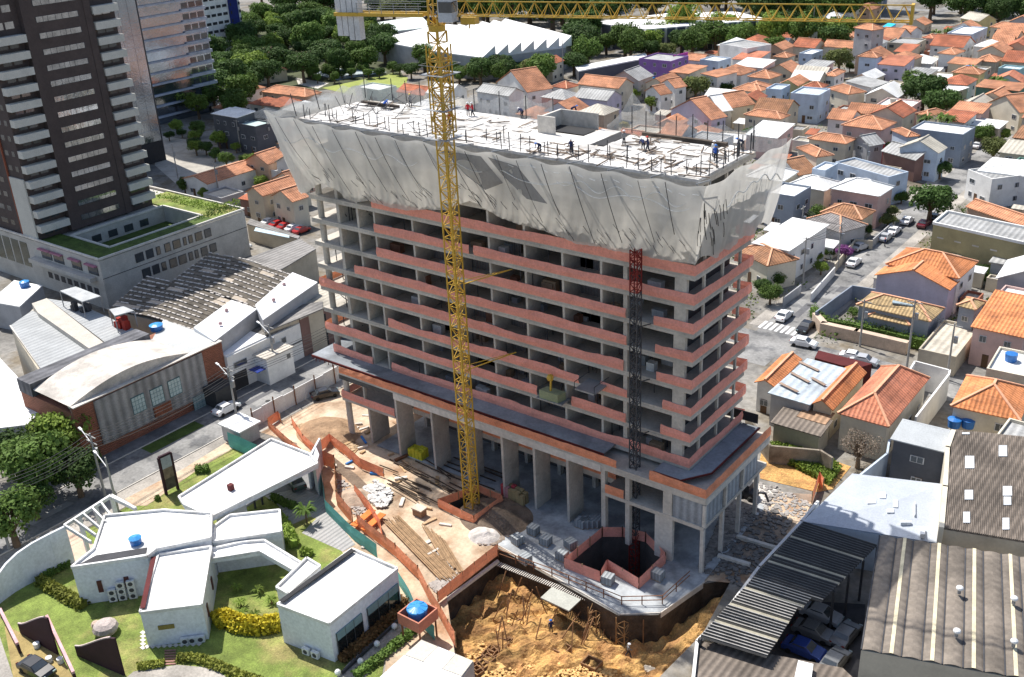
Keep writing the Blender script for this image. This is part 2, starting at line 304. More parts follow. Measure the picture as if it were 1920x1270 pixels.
for kk in range(1,11):
    z=ztop(kk)
    for c in cols:
        if first: first=False; 
        if kk==2 and c==-44.6: continue
        inst(WME,'partition_wall',tw,(c-.1,.05,z))
    for c,wd in ((-8.4,.5),(-2.3,1.35)): MB().box(c,c+wd,.05,.55,z,z+2.62).build('column',conc,tw)
    for c in (-54.9,): MB().cyl((c,.7,0),.42,z,z+2.62,12).build('column',conc,tw,smooth=False)
    MB().box(-51.4,-50.9,.2,3.0,z,z+2.62).build('column',conc,tw); MB().box(-47.7,-47.35,.1,3.2,z,z+2.62).build('column',conc,tw)
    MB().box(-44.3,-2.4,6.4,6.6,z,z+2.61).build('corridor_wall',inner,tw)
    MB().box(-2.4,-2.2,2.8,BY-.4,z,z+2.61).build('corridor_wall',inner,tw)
    for yy in (2.2,6.3,10.4): MB().box(-.35,-.1,yy,yy+.3,z,z+2.62).build('column',conc,tw)
    if kk<8:
        b=MB()
        for i in range(26): x=-55.5+R.random()*10.5; y=1.5+R.random()*9; b.bar((x,y,z),(x,y,z+2.6),.09)
        for i in range(18): x=-55.5+R.random()*8; y=1.5+R.random()*8; b.bar((x,y,z+R.uniform(.5,2.4)),(x+R.uniform(2,4),y+R.uniform(-1,1),z+R.uniform(.5,2.4)),.08)
        b.build('shoring_prop',dsteel,tw,kind='stuff')
STK=[mat('stored_blocks',(.30,.31,.32),var=.3),mat('stored_boards',(.34,.24,.15),var=.3),mat('white_sacks',(.58,.57,.54),var=.2),mat('rust_props',(.26,.13,.08),var=.3)]
for kk in range(1,9):
    z=ztop(kk)
    for i in range(9):
        x=R.uniform(-44,-3); y=R.uniform(.9,4.5); w_=R.uniform(.4,.9); MB().box(x-w_,x+w_,y-.4,y+.4,z,z+R.uniform(.4,1.3)).build('stored_material',R.choice(STK),tw)
    b=MB()
    for i in range(22): x=R.uniform(-44,-1); y=R.uniform(.6,6); b.bar((x,y,z),(x,y,z+2.6),.07)
    b.build('shoring_prop',dsteel,tw,kind='stuff')
    for i in range(3): c=R.choice(cols[1:]); MB().box(c+.3,c+R.uniform(1.5,4.5),3.2,3.35,z,z+2.6).build('block_infill_wall',mat('block_wall',(.26,.24,.22),var=.15,stripe=(.4,.15,0,.2)),tw)
# edge screens: (floor, x0, x1 [, droop])
def band(pts,h,name,m,parent,wav=.1,wob=.05,outs=0,kind=None,label=None,cat=None,group=None,step=.8):
    pts=[Vector(p) for p in pts]; Q=[]
    for a,c in zip(pts,pts[1:]):
        n=max(1,int((c-a).length/step))
        for i in range(n): Q.append(a.lerp(c,i/n))
    Q.append(pts[-1]); ph=R.random()*9; b=MB(); rows=[]
    for i,q in enumerate(Q):
        d=(Q[min(i+1,len(Q)-1)]-Q[max(i-1,0)]); nn=Vector((d.y,-d.x,0)); nn=nn.normalized() if nn.length>0 else Vector((0,-1,0))
        hh=h+wav*(math.sin(i*.55+ph)*.6+math.sin(i*.21+ph*2)*.8)+R.uniform(-.3,.3)*wav
        rows.append([q+nn*(.02+R.uniform(0,wob)),q+nn*(.06+R.uniform(0,2*wob)+outs*.5)+Vector((0,0,hh*.5)),q+nn*(R.uniform(-wob,wob)+outs)+Vector((0,0,hh))])
    n=len(Q); off=Vector((0,0,0))
    vs=[v for r_ in rows for v in r_]
    for i in range(n-1):
        for j in range(2): pass
    b.add(vs,[(3*i+j,3*(i+1)+j,3*(i+1)+j+1,3*i+j+1) for i in range(n-1) for j in range(2)])
    loc=None
    if parent is None: loc=tuple(pts[0])
    ob=b.build(name,m,parent,kind=kind,label=label,cat=cat,group=group,loc=loc)
    return ob
segs={8:[(-44.6,0)],7:[(-44.6,-29.3),(-28.6,0)],6:[(-44.6,-8.0),(-4.6,0)],5:[(-49,-7.9),(-4.4,0)],4:[(-56,-8.3),(-4.2,0)],3:[(-43.8,-24.5),(-24.5,-14.2),(-11.3,-7.8),(-3.4,0)],2:[(-56,-20.2),(-15.3,-8.0),(-3.6,0)],1:[(-55,-47.5),(-44.0,-3.2),(-3.2,0)],}
for kk,L in segs.items():
    for a,c in L:
        pts=[(a,-.06,ztop(kk)),(c,-.06,ztop(kk))]
        if c==0: pts+=[(0.06,BY+.6,ztop(kk)),(-2.2,BY+.6,ztop(kk))]
        band(pts,1.12,'edge_screen',salmon,tw,wav=.07 if kk>5 else .13)
    if kk in(2,4): band([(-56.2,6.5,ztop(kk)),(-56.2,0,ztop(kk))],1.1,'edge_screen',orangef,tw)
# podium
ZP=9.9
b=MB(); b.box(-51.5,3.5,-2.86,13,ZP-.25,ZP); b.build('podium_slab',conc,tw)
b=MB(); b.box(-41.5,-9.6,-2.9,-2.5,ZP-1.15,ZP-.26); b.build('podium_beam',concl,tw)
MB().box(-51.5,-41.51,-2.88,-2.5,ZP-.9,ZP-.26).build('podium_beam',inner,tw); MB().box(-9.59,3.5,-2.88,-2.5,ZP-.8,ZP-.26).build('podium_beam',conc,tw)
MB().box(3.1,3.54,-2.49,12.9,ZP-1.0,ZP-.26).build('podium_beam',concl,tw)
for x0,x1,zz in ((-51.4,-9.6,5.86),(-9.5,3.5,5.86)):
    yy=-2.8 if x0<-40 else -2.85
    if x0<-40: MB().box(-51.4,-41.6,-2.85,12.8,zz-.1,zz+.25).build('mezzanine_slab',conc,tw); MB().box(-41.2,-9.7,.2,12.8,zz-.5,zz+.25).build('mezzanine_slab',conc,tw)
    else: MB().box(-9.5,3.4,-2.85,12.8,zz-.15,zz+.3).build('mezzanine_slab',conc,tw)
for x in (-41.4,-35.2,-29.6,-23.9,-19.1,-14.3): MB().box(x-.05,x+.28,-2.84,.1,.1,ZP-1.16).build('fin_wall',conc,tw)
for x in (-47.2,): MB().box(x,x+.35,-2.3,1.0,.1,5.7).build('fin_wall',conc,tw); MB().box(x,x+.3,-2.8,-2.4,6.11,ZP-.9).build('column',conc,tw)
for x in (-9.5,-6.3): MB().box(x-.1,x+.45,-2.8,-2.2,.1,ZP-.8).build('column',conc,tw)
MB().box(-1.6,-.5,-2.8,-2.2,6.17,ZP-.81).build('column',conc,tw); MB().box(-2.6,-.4,-2.75,-2.3,.1,5.7).build('column',concl,tw)
MB().cyl((-50.9,-2.3,0),.42,0,5.75,12).build('column',conc,tw); MB().cyl((-50.9,-2.3,0),.42,6.12,ZP-.91,12).build('column',conc,tw)
for y in (-2.8,1.7,5.9,10.4): MB().box(3.0,3.42,y,y+.38,0,5.7).build('column',concl,tw)
for y0,y1 in ((-2.75,1.65),(2.1,5.8),(6.3,10.3)): MB().box(3.2,3.3,y0+.3,y1,6.17,ZP-1.01).build('formwork_wall',formw,tw); MB().box(3.15,3.5,y0,y0+.3,6.17,ZP-1.01).build('column',concl,tw)
MB().box(-.45,3.1,-2.7,-2.6,6.17,ZP-.81).build('formwork_wall',formw,tw)
for x in [-44,-38,-32,-26.5,-21.3,-16,-11,-5]: MB().box(x,x+.5,5,5.7,0,ZP-.3).build('column',conc,tw)
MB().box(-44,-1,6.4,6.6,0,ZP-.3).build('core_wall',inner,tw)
band([(-51.4,-2.8,ZP),(-7.5,-2.8,ZP)],1.0,'edge_screen',orangef,tw,.04); band([(-3.3,-2.8,ZP),(3.5,-2.8,ZP),(3.5,13,ZP)],1.15,'edge_screen',orangef,tw,.04)
band([(-51.4,8,6.1),(-51.4,-2.8,6.1),(-41.6,-2.8,6.1)],1.15,'edge_screen',salmon,tw,.05)
for x in (-40.9,-34.8,-29.2,-23.5,-18.7,-14): band([(x,.15,6.1),(x+4.6,.15,6.1)],1.3,'edge_screen',orangef,tw,.03)
band([(-9.0,-2.8,6.15),(-6.6,-2.8,6.15)],1.1,'edge_screen',orangef,tw,.03)
b=MB(); b.prism([(-57,-2.4),(-9.4,-2.45),(-9.4,.0),(-51.5,.0),(-52,4.5),(-57,3)],10.86,11.04); b.build('formwork_canopy',concd,tw)
b=MB(); b.box(-57,-9.4,-2.52,-2.41,10.7,11.0)
for i in range(60): x=-56.8+i*.8; b.bar((x,-2.5,10.9),(x+R.uniform(-.1,.1),-2.45-R.random()*.3,10.2+R.random()*.3),.07)
b.build('formwork_edge',mat('dark_red_timber',(.13,.025,.02),var=.4),tw)
b=MB(); b.prism([(-3.2,-2.2),(.2,-2.2),(2.2,.8),(2.3,12.5),(.1,12.5),(.1,-.1),(-3.2,-.1)],10.6,10.75); b.build('formwork_canopy',concd,tw)
b=MB(); b.path([(-3.2,-2.3,10.7),(.2,-2.3,10.7),(2.3,.8,10.7),(2.4,12.5,10.7)],.16); b.build('formwork_edge',MATS['dark_red_timber'],tw)
MB().box(-9,2,12.7,12.8,11,12.2).build('screen_board',void,tw)
# deck
dk=MB()
def deckbox(x0,x1,y0,y1): dk.box(x0,x1,y0,y1,ztop(11)+.001,ZD+.12)
deckbox(LX,-48,0,BY-4); deckbox(-48,-26.5,0,BY-3); deckbox(-46,-26.5,BY-3,BY); deckbox(-26.5,-19.0,0,BY-3.8); deckbox(-19.0,-16.4,-.2,BY); deckbox(-14.6,0,0,BY-.9); deckbox(-16.4,-14.6,0,6); 
dk.build('roof_deck',deckm,tw)
PLY=MB().box(-1.1,1.1,-.55,.55,0,.05).build('formwork_panel',[deckm],tw); PLYM=PLY.data; PLYM.transform(Matrix.Translation(ORG[tw.name])); PLY.location=Vector((-30,4,ZD+.13))-ORG[tw.name]
for i in range(210):
    x=R.uniform(-55,-.8); y=R.uniform(.6,BY-1.2)
    if -26.5<x<-14 and y>5: continue
    inst(PLYM,'formwork_panel',tw,(x,y,ZD+.13+.01*(i%5)),R.choice([0,0,math.pi/2])+R.gauss(0,.04))
BATM=MB().box(-1.5,1.5,-.05,.05,0,.1).build('loose_batten',mat('batten',(.22,.17,.13),var=.4,objvar=.5),tw); BATM.data.transform(Matrix.Translation(ORG[tw.name])); BATM.location=Vector((-16,3,ZD+.2))-ORG[tw.name]
for i in range(130):
    x=R.uniform(-55,-.5) if i<50 else R.uniform(-20,-.5); y=R.uniform(.1,BY-1)
    if -26.5<x<-14 and y>5: continue
    o=inst(BATM.data,'loose_batten',tw,(x,y,ZD+.2+R.random()*.12),R.choice([0,1.57,R.random()*3])+R.gauss(0,.1)); o.scale=(R.uniform(.3,1.1),1,1)
b=MB()
for x0,x1,y0,y1 in ((-54.5,-48.5,BY-4,BY-3.2),(-47,-45.5,6.5,7.7),(-50,-49,3,3.8),(-44,-42.6,8.2,9),(-24.6,-19.2,9.2,12),(-16.2,-14.7,6.3,12),(-13,-9,11.1,11.6),(-8,-3.5,11.1,11.6),(-30,-28,5.2,5.5),(-23,-21,4,4.2)): b.box(x0,x1,y0,y1,ZD+.121,ZD+.14)
split_bars(b,'deck_opening',void,tw)
b=MB(); b.box(-24.6,-24.3,8,12.4,ZD,ZD+1.9); b.box(-24.3,-19.3,12.2,12.4,ZD,ZD+1.9); b.box(-24.6,-22.2,7.8,8,ZD,ZD+2.1); b.build('stair_core_wall',concl,tw)
b=MB(); b.box(-13.2,-3,11.7,12.2,ZD,ZD+.55); b.box(-54.6,-48,BY-3,BY-2.6,ZD+.1,ZD+.5); split_bars(b,'beam_formwork',mat('dark_timber',(.09,.07,.055),var=.4),tw)
b=MB()
for i in range(46):
    x=-55.5+i*1.22+R.uniform(-.3,.3); y=R.choice([.2,.3,1.0,2.0]); hgt=R.uniform(1.2,2.3); b.bar((x,y,ZD),(x+R.uniform(-.1,.1),y,ZD+hgt),.07)
    if R.random()<.5: b.bar((x,y,ZD+.2),(x+R.uniform(-2.2,2.2),y+R.uniform(-.4,.6),ZD+hgt*R.random()),.05)
for i in range(16): y=R.uniform(.5,BY); b.bar((-.3,y,ZD),(-.3,y,ZD+R.uniform(1.3,2.4)),.07)
for i in range(14): x=-55+i*.8; b.bar((x,R.uniform(3,11),ZD),(x+R.uniform(-1,1),R.uniform(3,11),ZD+R.uniform(1,2.4)),.06)
b.build('guard_post',dsteel,tw,kind='stuff')
# white netting hung from outriggers
hemF=[(577,362),(592,348),(605,343),(632,356),(648,372),(665,379),(690,377),(715,384),(740,391),(765,395),(800,393),(838,395),(862,383),(880,377),(898,384),(925,402),(955,415),(985,424),(1015,432),(1050,444),(1085,459),(1120,462),(1150,470),(1180,476),(1215,482),(1250,489),(1285,493)]
hemW=[GY(x,y,-1.0) for x,y in hemF]
def lerpc(P,x):
    for a,c in zip(P,P[1:]):
        if a.x<=x<=c.x: return a.z+(c.z-a.z)*(x-a.x)/(c.x-a.x+1e-9)
    return P[0].z if x<P[0].x else P[-1].z
NX=230; NV=26; NET={}
def netfront(u,v):
    xt=-58.6+61.0*u; xb=-56.4+56.9*u; zb=lerpc(hemW,xb); lc=math.exp(-u*9)
    zt=ZD+.45+.18*math.cos(u*61*2*math.pi/5.1)+.9*lc
    x=xt+(xb-xt)*v**.8; z=zt+(zb-zt)*v+.0
    y=-2.9-.3*lc+1.9*(v**.75)-.55*math.sin(v*math.pi)*(.6+.4*math.sin(u*40))*1.0
    ph=u*61*1.15+v*3.2
    y+=.10*math.sin(ph*.8)*v*(1.2-v)*1.6+.07*math.sin(ph*2.1+1)*v**2+.07*math.sin(ph*5.3+3*math.sin(u*31))*v**3+.05*math.sin(v*9+math.sin(u*17)*2)*math.sin(math.pi*v)
    y=min(y,-.45)
    return Vector((x,y,z))
nf=MB().grid(netfront,NX,NV).build('debris_net',netm,None,label='long white debris net hanging along the front of the tower below its top deck',cat='safety net',smooth=True,loc=(-28,-2,36),group=None)
hemR=[(1285,493),(1310,486),(1330,482),(1345,478),(1365,470),(1385,455),(1405,437),(1428,428)]
hR=[GX(x,y,1.0) for x,y in hemR]
def netright(u,v):
    yt=-3.0+18.2*u; yb=-1.0+15.0*u
    P=[Vector((p.y,0,p.z)) for p in hR]; zb=lerpc(P,yb); zb+=.25*math.sin(u*23); zb=max(zb,32.0); arch=.5*max(0,math.sin(u*math.pi*5.0))*(u>.05)
    zt=ZD+.45+.2*math.cos(u*18)+.5*u
    x=2.4+.4*u-(1.5)*v**.7+.3*math.sin(v*math.pi); y=yt+(yb-yt)*v; z=zt+(zb+arch-zt)*v
    ph=u*26+v*2; x+=.13*math.sin(ph)*v+.08*math.sin(ph*2.6)*v
    p=Vector((x,y,z)); s_=min(1,u*5); s_=s_*s_*(3-2*s_); return netfront(1,v).lerp(p,s_)
nr=MB().grid(netright,90,NV).build('debris_net',netm,None,label='white debris net wrapping the right-hand end of the tower top',cat='safety net',smooth=True,loc=(2,6,36))
def netleft(u,v):
    yt=-3.2+17*u; yb=-1+14*u; zt=ZD+1.2+.3*math.cos(u*20); zb=33.6
    return Vector((-58.8+2.4*v**.8+.1*math.sin(u*40),yt+(yb-yt)*v,zt+(zb+.4*math.sin(u*15)-zt)*v))
MB().grid(netleft,50,14).build('debris_net',netm,None,label='white debris net on the left-hand end of the tower top, swept out at its corner',cat='safety net',smooth=True,loc=(-57,6,36))
for i in range(17):
    u0=.02+i*.057+R.uniform(-.012,.012); v1=R.uniform(.6,.97); A_=netfront(u0,.02); B_=netfront(min(1,u0+.05*v1),v1); A_.y-=.15; B_.y-=.2
    MB().path([A_.lerp(B_,q_/6)+Vector((.25*math.sin(q_/6*math.pi),-.45*math.sin(q_/6*math.pi),0)) for q_ in range(7)],R.uniform(.035,.055)).build('rope',rope,nf)
b=MB()
for i in range(70):
    u0=R.uniform(.05,.98); v0=R.uniform(.62,.92); b.path([netfront(min(1,u0+j*.004),min(1,v0+j*.03))+Vector((0,-.05,0)) for j in range(4)],.035)
for i in range(26):
    u0=R.uniform(0,.25); v0=R.uniform(.2,.8); b.path([netright(u0+j*.006,min(1,v0+j*.05))+Vector((.05,0,0)) for j in range(5)],.05)
b.build('rope_tie',rope,nf,kind='stuff')
for v0,a0,a1 in ((.28,.5,.98),(.30,.03,.4),(.22,.72,.97)): MB().path([netfront(a0+(a1-a0)*i/40,v0+.05*math.sin(i*.55))+Vector((0,-.06,0)) for i in range(41)],.07).build('rope',ropew,nf,label='pale sagging rope')
for i in range(16):
    u0=.62+i*.024; MB().bar(netfront(u0,.1)+Vector((0,-.04,0)),netfront(u0+.012,.115)+Vector((0,-.04,0)),.09,.05).build('clip',ropew,nf)
MB().path([netright(.25+.72*i/30,.38-.1*math.sin(i*.12)+.03*math.sin(i*.9))+Vector((.06,0,0)) for i in range(31)],.09).build('rope',ropew,nr)
# shaded areas of the net, painted on as darker grey sheets
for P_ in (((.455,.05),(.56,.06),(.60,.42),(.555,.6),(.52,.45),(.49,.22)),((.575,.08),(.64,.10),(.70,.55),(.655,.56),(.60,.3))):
    vs=[netfront(u,v)+Vector((0,-.07,0)) for u,v in P_]; MB().face(vs).build('net_shade_patch',mat('shade_grey_net',(.20,.205,.215),alpha=.75,var=.15,scale=.3),nf)
# outriggers
for i in range(13):
    x=-57+i*4.85; b=MB(); p0=Vector((x,.2,ZD+.2)); p1=Vector((x-.3 if i==0 else x,-2.7,ZD+.6)); b.bar(p0,p1,.1); b.bar((x,.2,ZD-1.5),p1,.08); b.bar(p0,(x,.2,ZD-1.5),.1); b.build('outrigger',steel,tw)
# raised nets on the far edge
def backnet(pts,label):
    b=MB(); pk=[]
    for (xa,ya,za),(xb,yb,zb) in zip(pts,pts[1:]):
        n=7; v0=len(b.v)
        P=[];
        for i in range(n+1):
            t=i/n; z=za+(zb-za)*t-(.9)*math.sin(t*math.pi)*.7; x=xa+(xb-xa)*t; y=ya+(yb-ya)*t+.06*math.sin(t*13)
            P+= [(x,y,ZD-.3),(x,y+.05,(z+ZD)/2),(x,y,z)]
        b.add(P,[(3*i+j,3*i+3+j,3*i+4+j,3*i+1+j) for i in range(n) for j in range(2)])
        pk.append(((xa,ya),za))
    o=b.build('barrier_net',netb,None,label=label,cat='safety net',loc=(pts[0][0],pts[0][1],ZD))
    return o
yb=BY+.4
backnet([(-58.6,-3,ZD+1.2),(-58.4,1,ZD+2.2),(-58,5,ZD+1.9),(-57.6,9.5,ZD+2.3),(-57,13.2,ZD+2.4)],'thin grey net standing on posts along the left edge of the top deck')
backnet([(-57,13.2,ZD+2.4),(-52,yb,ZD+2.3),(-47,yb,ZD+2.2),(-42,yb,ZD+2.2),(-38,yb,ZD+2.1),(-34,yb,ZD+2.4),(-30,yb,ZD+2.6),(-26,yb,ZD+2.8)],'thin net screening the far edge of the top deck behind the crane mast')
backnet([(-18.6,yb,ZD+.5),(-15.2,yb,ZD+4.6),(-11.6,yb,ZD+2.5),(-7.6,yb,ZD+2.7),(-4,yb,ZD+2.2),(-.5,yb,ZD+2.4),(2.9,13.6,ZD+1.4)],'scalloped white net with one tall peak at the far right edge of the top deck')
b=MB()
for x,h_ in [(-57,3.2),(-52,3),(-49.5,2.9),(-47,3),(-44.5,2.9),(-42,2.9),(-38,2.9),(-34,3),(-30,2.8),(-26,3),(-15.2,3),(-13.4,2.6),(-11.6,2.8),(-9.6,2.5),(-7.6,2.9),(-5.8,2.4),(-4,2.6),(-2.2,2.5),(-.5,3)]: b.bar((x,yb-.1,ZD),(x,yb-.1,ZD+h_),.08)
for y in (1,5,9.5): b.bar((-57.6,y,ZD),(-58.2,y,ZD+2.8),.08)
for y in (2,5,8,11): b.bar((.1,y,ZD),(.2,y,ZD+2.2),.07)
split_bars(b,'net_post',dsteel,tw)
# hanging machine platform and balcony platform on the front
t=root('hoisting_basket','small yellow and green work machine on a platform on the tower front','machine',tuple(GY(1030,760,-1.0)))
q=GY(1030,752,-1.6); b=MB(); b.prism([(q.x-1.9,q.y),(q.x+1.7,q.y),(q.x+1.7,q.y+1.9),(q.x-1.9,q.y+1.9)],q.z-.2,q.z-.05)
b.build('platform',steel,t); b=MB(); b.prism([(q.x-1.5,q.y+.1),(q.x+1.1,q.y+.1),(q.x+1.4,q.y+1.3),(q.x-1.2,q.y+1.3)],q.z-.05,q.z+1.0); b.build('tank',mat('dull_green',(.26,.29,.17)),t)
b=MB(); b.bar((q.x-.2,q.y+.6,q.z+1),(q.x-.1,q.y+.6,q.z+2.6),.18); b.ball((q.x-.2,q.y+.6,q.z+2.7),.45); b.build('motor_housing',yel,t)
t=root('loading_platform','grey cantilevered loading platform jutting out beside the hoist mast','platform',tuple(GY(1095,735,-1)))
q=GY(1100,738,-2.6); MB().box(q.x-1.6,q.x+1.0,-2.6,.4,q.z,q.z+.18).build('deck_plate',steel,t); b=MB(); b.path([(q.x+1,.3,q.z+1),(q.x+1,-2.6,q.z+1),(q.x+1,-2.6,q.z)],.06); b.path([(q.x-1.6,.3,q.z+1),(q.x-1.6,-2.6,q.z+1),(q.x-1.6,-2.6,q.z)],.06); b.build('guard_rail',dsteel,t)
# ---------------- hoist mast ----------------
hx,hy=-5.9,-1.6
t=root('hoist_mast','slim dark lattice hoist mast with a red top rising in front of the tower','hoist mast',(hx,hy,-4.9))
def lattice(b,x,y,z0,z1,w,n,t1,t2,diag=True):
    h=w/2; c=[(x-h,y-h),(x+h,y-h),(x+h,y+h),(x-h,y+h)]; dz=(z1-z0)/n
    for a in c: b.bar((*a,z0),(*a,z1),t1)
    for i in range(n):
        za=z0+i*dz
        for j in range(4):
            a=c[j];d=c[(j+1)%4]; b.bar((*a,za),(*d,za),t2)
            if diag: b.bar((*a,za),(*d,za+dz),t2) if (i+j)%2 else b.bar((*d,za),(*a,za+dz),t2)
z=-4.9
while z<35.6:
    z1=min(z+3,35.7); b=MB(); lattice(b,hx,hy,z,z1-.02,.85,3,.11,.07); b.build('mast_section',redst if z1>33.5 or z<0 else dsteel,t); z=z1
for zz in (14,20.5,27): b=MB(); b.bar((hx-.3,hy+.4,zz),(hx-.9,.1,zz),.09); b.bar((hx+.3,hy+.4,zz),(hx+.9,.1,zz),.09); b.build('wall_tie',dsteel,t)
# ---------------- tower crane ----------------
cx,cy=-25.7,-6.9
t=root('tower_crane','tall yellow lattice tower crane in front of the unfinished tower','tower crane',(cx,cy,-4.9))
z=-4.9
while z<55:
    z1=min(z+4.0,55.6); b=MB(); lattice(b,cx,cy,z,z1-.03,1.3,3,.13,.07); lattice(b,cx+.15,cy+.1,z,z1-.03,.45,4,.035,.03); b.build('mast_section',yel,t); z=z1
b=MB(); lattice(b,cx,cy,46.5,55.4,1.75,6,.11,.08); b.build('climbing_cage',yel,t)
for zz in (49,52.5,46): 
    b=MB()
    for s1 in (-1,1): b.box(cx-1.5,cx+1.5,cy+s1*1.25-.25,cy+s1*1.25+.25,zz,zz+.05); b.box(cx+s1*1.25-.25,cx+s1*1.25+.25,cy-1.0,cy+1.0,zz,zz+.05)
    b.path([(cx-1.5,cy-1.5,zz+1),(cx+1.5,cy-1.5,zz+1),(cx+1.5,cy+1.5,zz+1),(cx-1.5,cy+1.5,zz+1),(cx-1.5,cy-1.5,zz+1)],.04); b.build('access_platform',steel,t)
MB().cyl((cx,cy,0),.85,56.7,57.3,16).build('slewing_ring',yel,t)
b=MB(); lattice(b,cx,cy,55.6,56.7,1.3,1,.14,.08); lattice(b,cx,cy,57.3,57.9,1.2,1,.14,.08); b.build('ring_frame',yel,t)
ja=math.radians(14.3); TFj=rotf((cx,cy,58),ja)
b=MB(TFj)
for x in range(0,1): pass
L0,L1=1.2,44.2; n=30; dx=(L1-L0)/n
zb,zt=.25,1.55
b.bar((L0,-.55,zb),(L1,-.55,zb),.09); b.bar((L0,.55,zb),(L1,.55,zb),.09); b.bar((L0,0,zt),(L1,0,zt),.1)
for i in range(n):
    x=L0+i*dx
    for s1 in (-.55,.55):
        b.bar((x,s1,zb),(x+dx/2,0,zt),.055); b.bar((x+dx/2,0,zt),(x+dx,s1,zb),.055)
    b.bar((x,-.65,zb),(x,.65,zb),.06); b.bar((x,-.65,zb),(x+dx,.65,zb),.05)
b.box(L1-.15,L1+.1,-.55,.55,zb-.2,zt+.1)
b.build('jib',yel,t)
b=MB(TFj); b.box(-11.3,-1.1,-.75,-.5,.1,.45); b.box(-11.3,-1.1,.5,.75,.1,.45)
for i in range(6): b.bar((-11+i*1.9,-.6,.2),(-9.8+i*1.9,.6,.2),.08)
b.build('counter_jib',yel,t)
b=MB(TFj)
for s1 in (-.75,.75): b.bar((-8.6,s1,1.4),(-1.2,s1,1.4),.05); b.bar((-8.6,s1,.9),(-1.2,s1,.9),.05)
for i in range(6): b.bar((-8.5+i*1.4,-.75,.4),(-8.5+i*1.4,-.75,1.4),.05)
b.build('hand_rail',steel,t)
for i in range(4):
    x=-11.2+i*.68; z0=-1.9 if i<2 else -2.3; MB(TFj).box(x,x+.6,-.48,.48,z0,1.9).build('counterweight',mat('counterweight_grey',(.62,.62,.62)),t)
b=MB(TFj); lattice(b,0,0,-.6,8.5,1.1,5,.13,.07); b.build('tower_top',yel,t)
b=MB(TFj); b.box(1.1,2.6,-1.7,-.3+.0,-.2,1.9); b.build('operator_cab',[mat('cab_grey',(.5,.52,.55))],t); MB(TFj).box(1.2,2.62,-1.72,-.5,.7,1.7).build('cab_window',glass,t)
b=MB(TFj); b.box(2.9,4.4,.1-.6,.6,-.55,.1); b.path([(3.6,0,0),(3.6,0,-1)],.1); b.build('trolley',yel,t)
b=MB(); 
for zz in (19.0,29.5): b.bar((cx+.6,cy+.6,zz),(-23.2,.1,zz),.1); b.bar((cx-.6,cy+.6,zz),(-23.2,.1,zz),.06)
split_bars(b,'wall_tie',yel,t)
# ---------------- people ----------------
skin=mat('skin',(.30,.17,.11)); PCOL=dict(red=(.5,.02,.03),navy=(.02,.03,.09),blue=(.03,.10,.42),grey=(.25,.25,.25),white=(.7,.7,.68),orange=(.6,.2,.03))
def make_person(pose,shirt):
    J={'stand':dict(p=(0,0,.92),c=(0,.02,1.38),h=(0,.0,1.66),la=((.2,.0,1.4),(.27,.05,1.12),(.22,.22,.92)),ra=((-.2,0,1.4),(-.27,.0,1.1),(-.24,.08,.86)),ll=((.09,0,.9),(.12,.03,.48),(.13,-.02,.06)),rl=((-.09,0,.9),(-.12,.0,.48),(-.13,.05,.06))),
       'bend':dict(p=(0,-.1,.85),c=(0,.32,1.1),h=(0,.55,1.12),la=((.2,.32,1.08),(.22,.42,.8),(.15,.5,.55)),ra=((-.2,.32,1.08),(-.22,.45,.8),(-.15,.55,.58)),ll=((.1,-.1,.84),(.14,.08,.46),(.14,-.05,.06)),rl=((-.1,-.1,.84),(-.14,.05,.46),(-.14,-.08,.06))),
       'walk':dict(p=(0,0,.92),c=(0,.05,1.38),h=(0,.08,1.66),la=((.2,.05,1.4),(.26,.2,1.15),(.2,.4,1.05)),ra=((-.2,.05,1.4),(-.27,-.12,1.14),(-.24,-.12,.9)),ll=((.09,0,.9),(.1,.2,.5),(.1,.22,.06)),rl=((-.09,0,.9),(-.11,-.05,.48),(-.1,-.3,.08)))}[pose]
    V=[J['p'],J['c'],tuple(Vector(J['c'])+(Vector(J['h'])-Vector(J['c']))*.45),J['h']]; E=[(0,1),(1,2),(2,3)]; Rr=[.16,.17,.065,.11]
    for key,base,rr in (('la',1,(.08,.06,.05)),('ra',1,(.08,.06,.05)),('ll',0,(.11,.085,.06)),('rl',0,(.11,.085,.06))):
        pv=base
        for q,r_ in zip(J[key],rr): V.append(q); E.append((pv,len(V)-1)); Rr.append(r_); pv=len(V)-1
    for s1 in ('ll','rl'):
        i=[j for j,v in enumerate(V) if v==J[s1][2]][0]; V.append((V[i][0],V[i][1]+.17,.05)); E.append((i,len(V)-1)); Rr.append(.05)
    me=bpy.data.meshes.new('sk'); me.from_pydata(V,E,[]); o=bpy.data.objects.new('sk',me); S.collection.objects.link(o)
    md=o.modifiers.new('s','SKIN')
    for i,sv in enumerate(me.skin_vertices[0].data): sv.radius=(Rr[i],Rr[i]*.85); sv.use_root=(i==0)
    o.modifiers.new('ss','SUBSURF').levels=1
    dg=bpy.context.evaluated_depsgraph_get(); nm=bpy.data.meshes.new_from_object(o.evaluated_get(dg)); bpy.data.objects.remove(o)
    nm.materials.clear()
    for q in (mat('trousers',(.03,.035,.05)),mat('shirt_'+shirt,PCOL[shirt]),skin): nm.materials.append(q)
    hz=Vector(J['h'])
    for p in nm.polygons:
        c=p.center; mi=0
        if (c-hz).length<.2: mi=2
        elif c.z>Vector(J['p']).z+.02 or (pose=='bend' and c.y>.05 and c.z>.6): mi=1
        if (c-Vector(J['la'][2])).length<.09 or (c-Vector(J['ra'][2])).length<.09: mi=2
        p.material_index=mi; p.use_smooth=True
    ob=bpy.data.objects.new('body',nm); S.collection.objects.link(ob); return ob,hz
PROTO={}
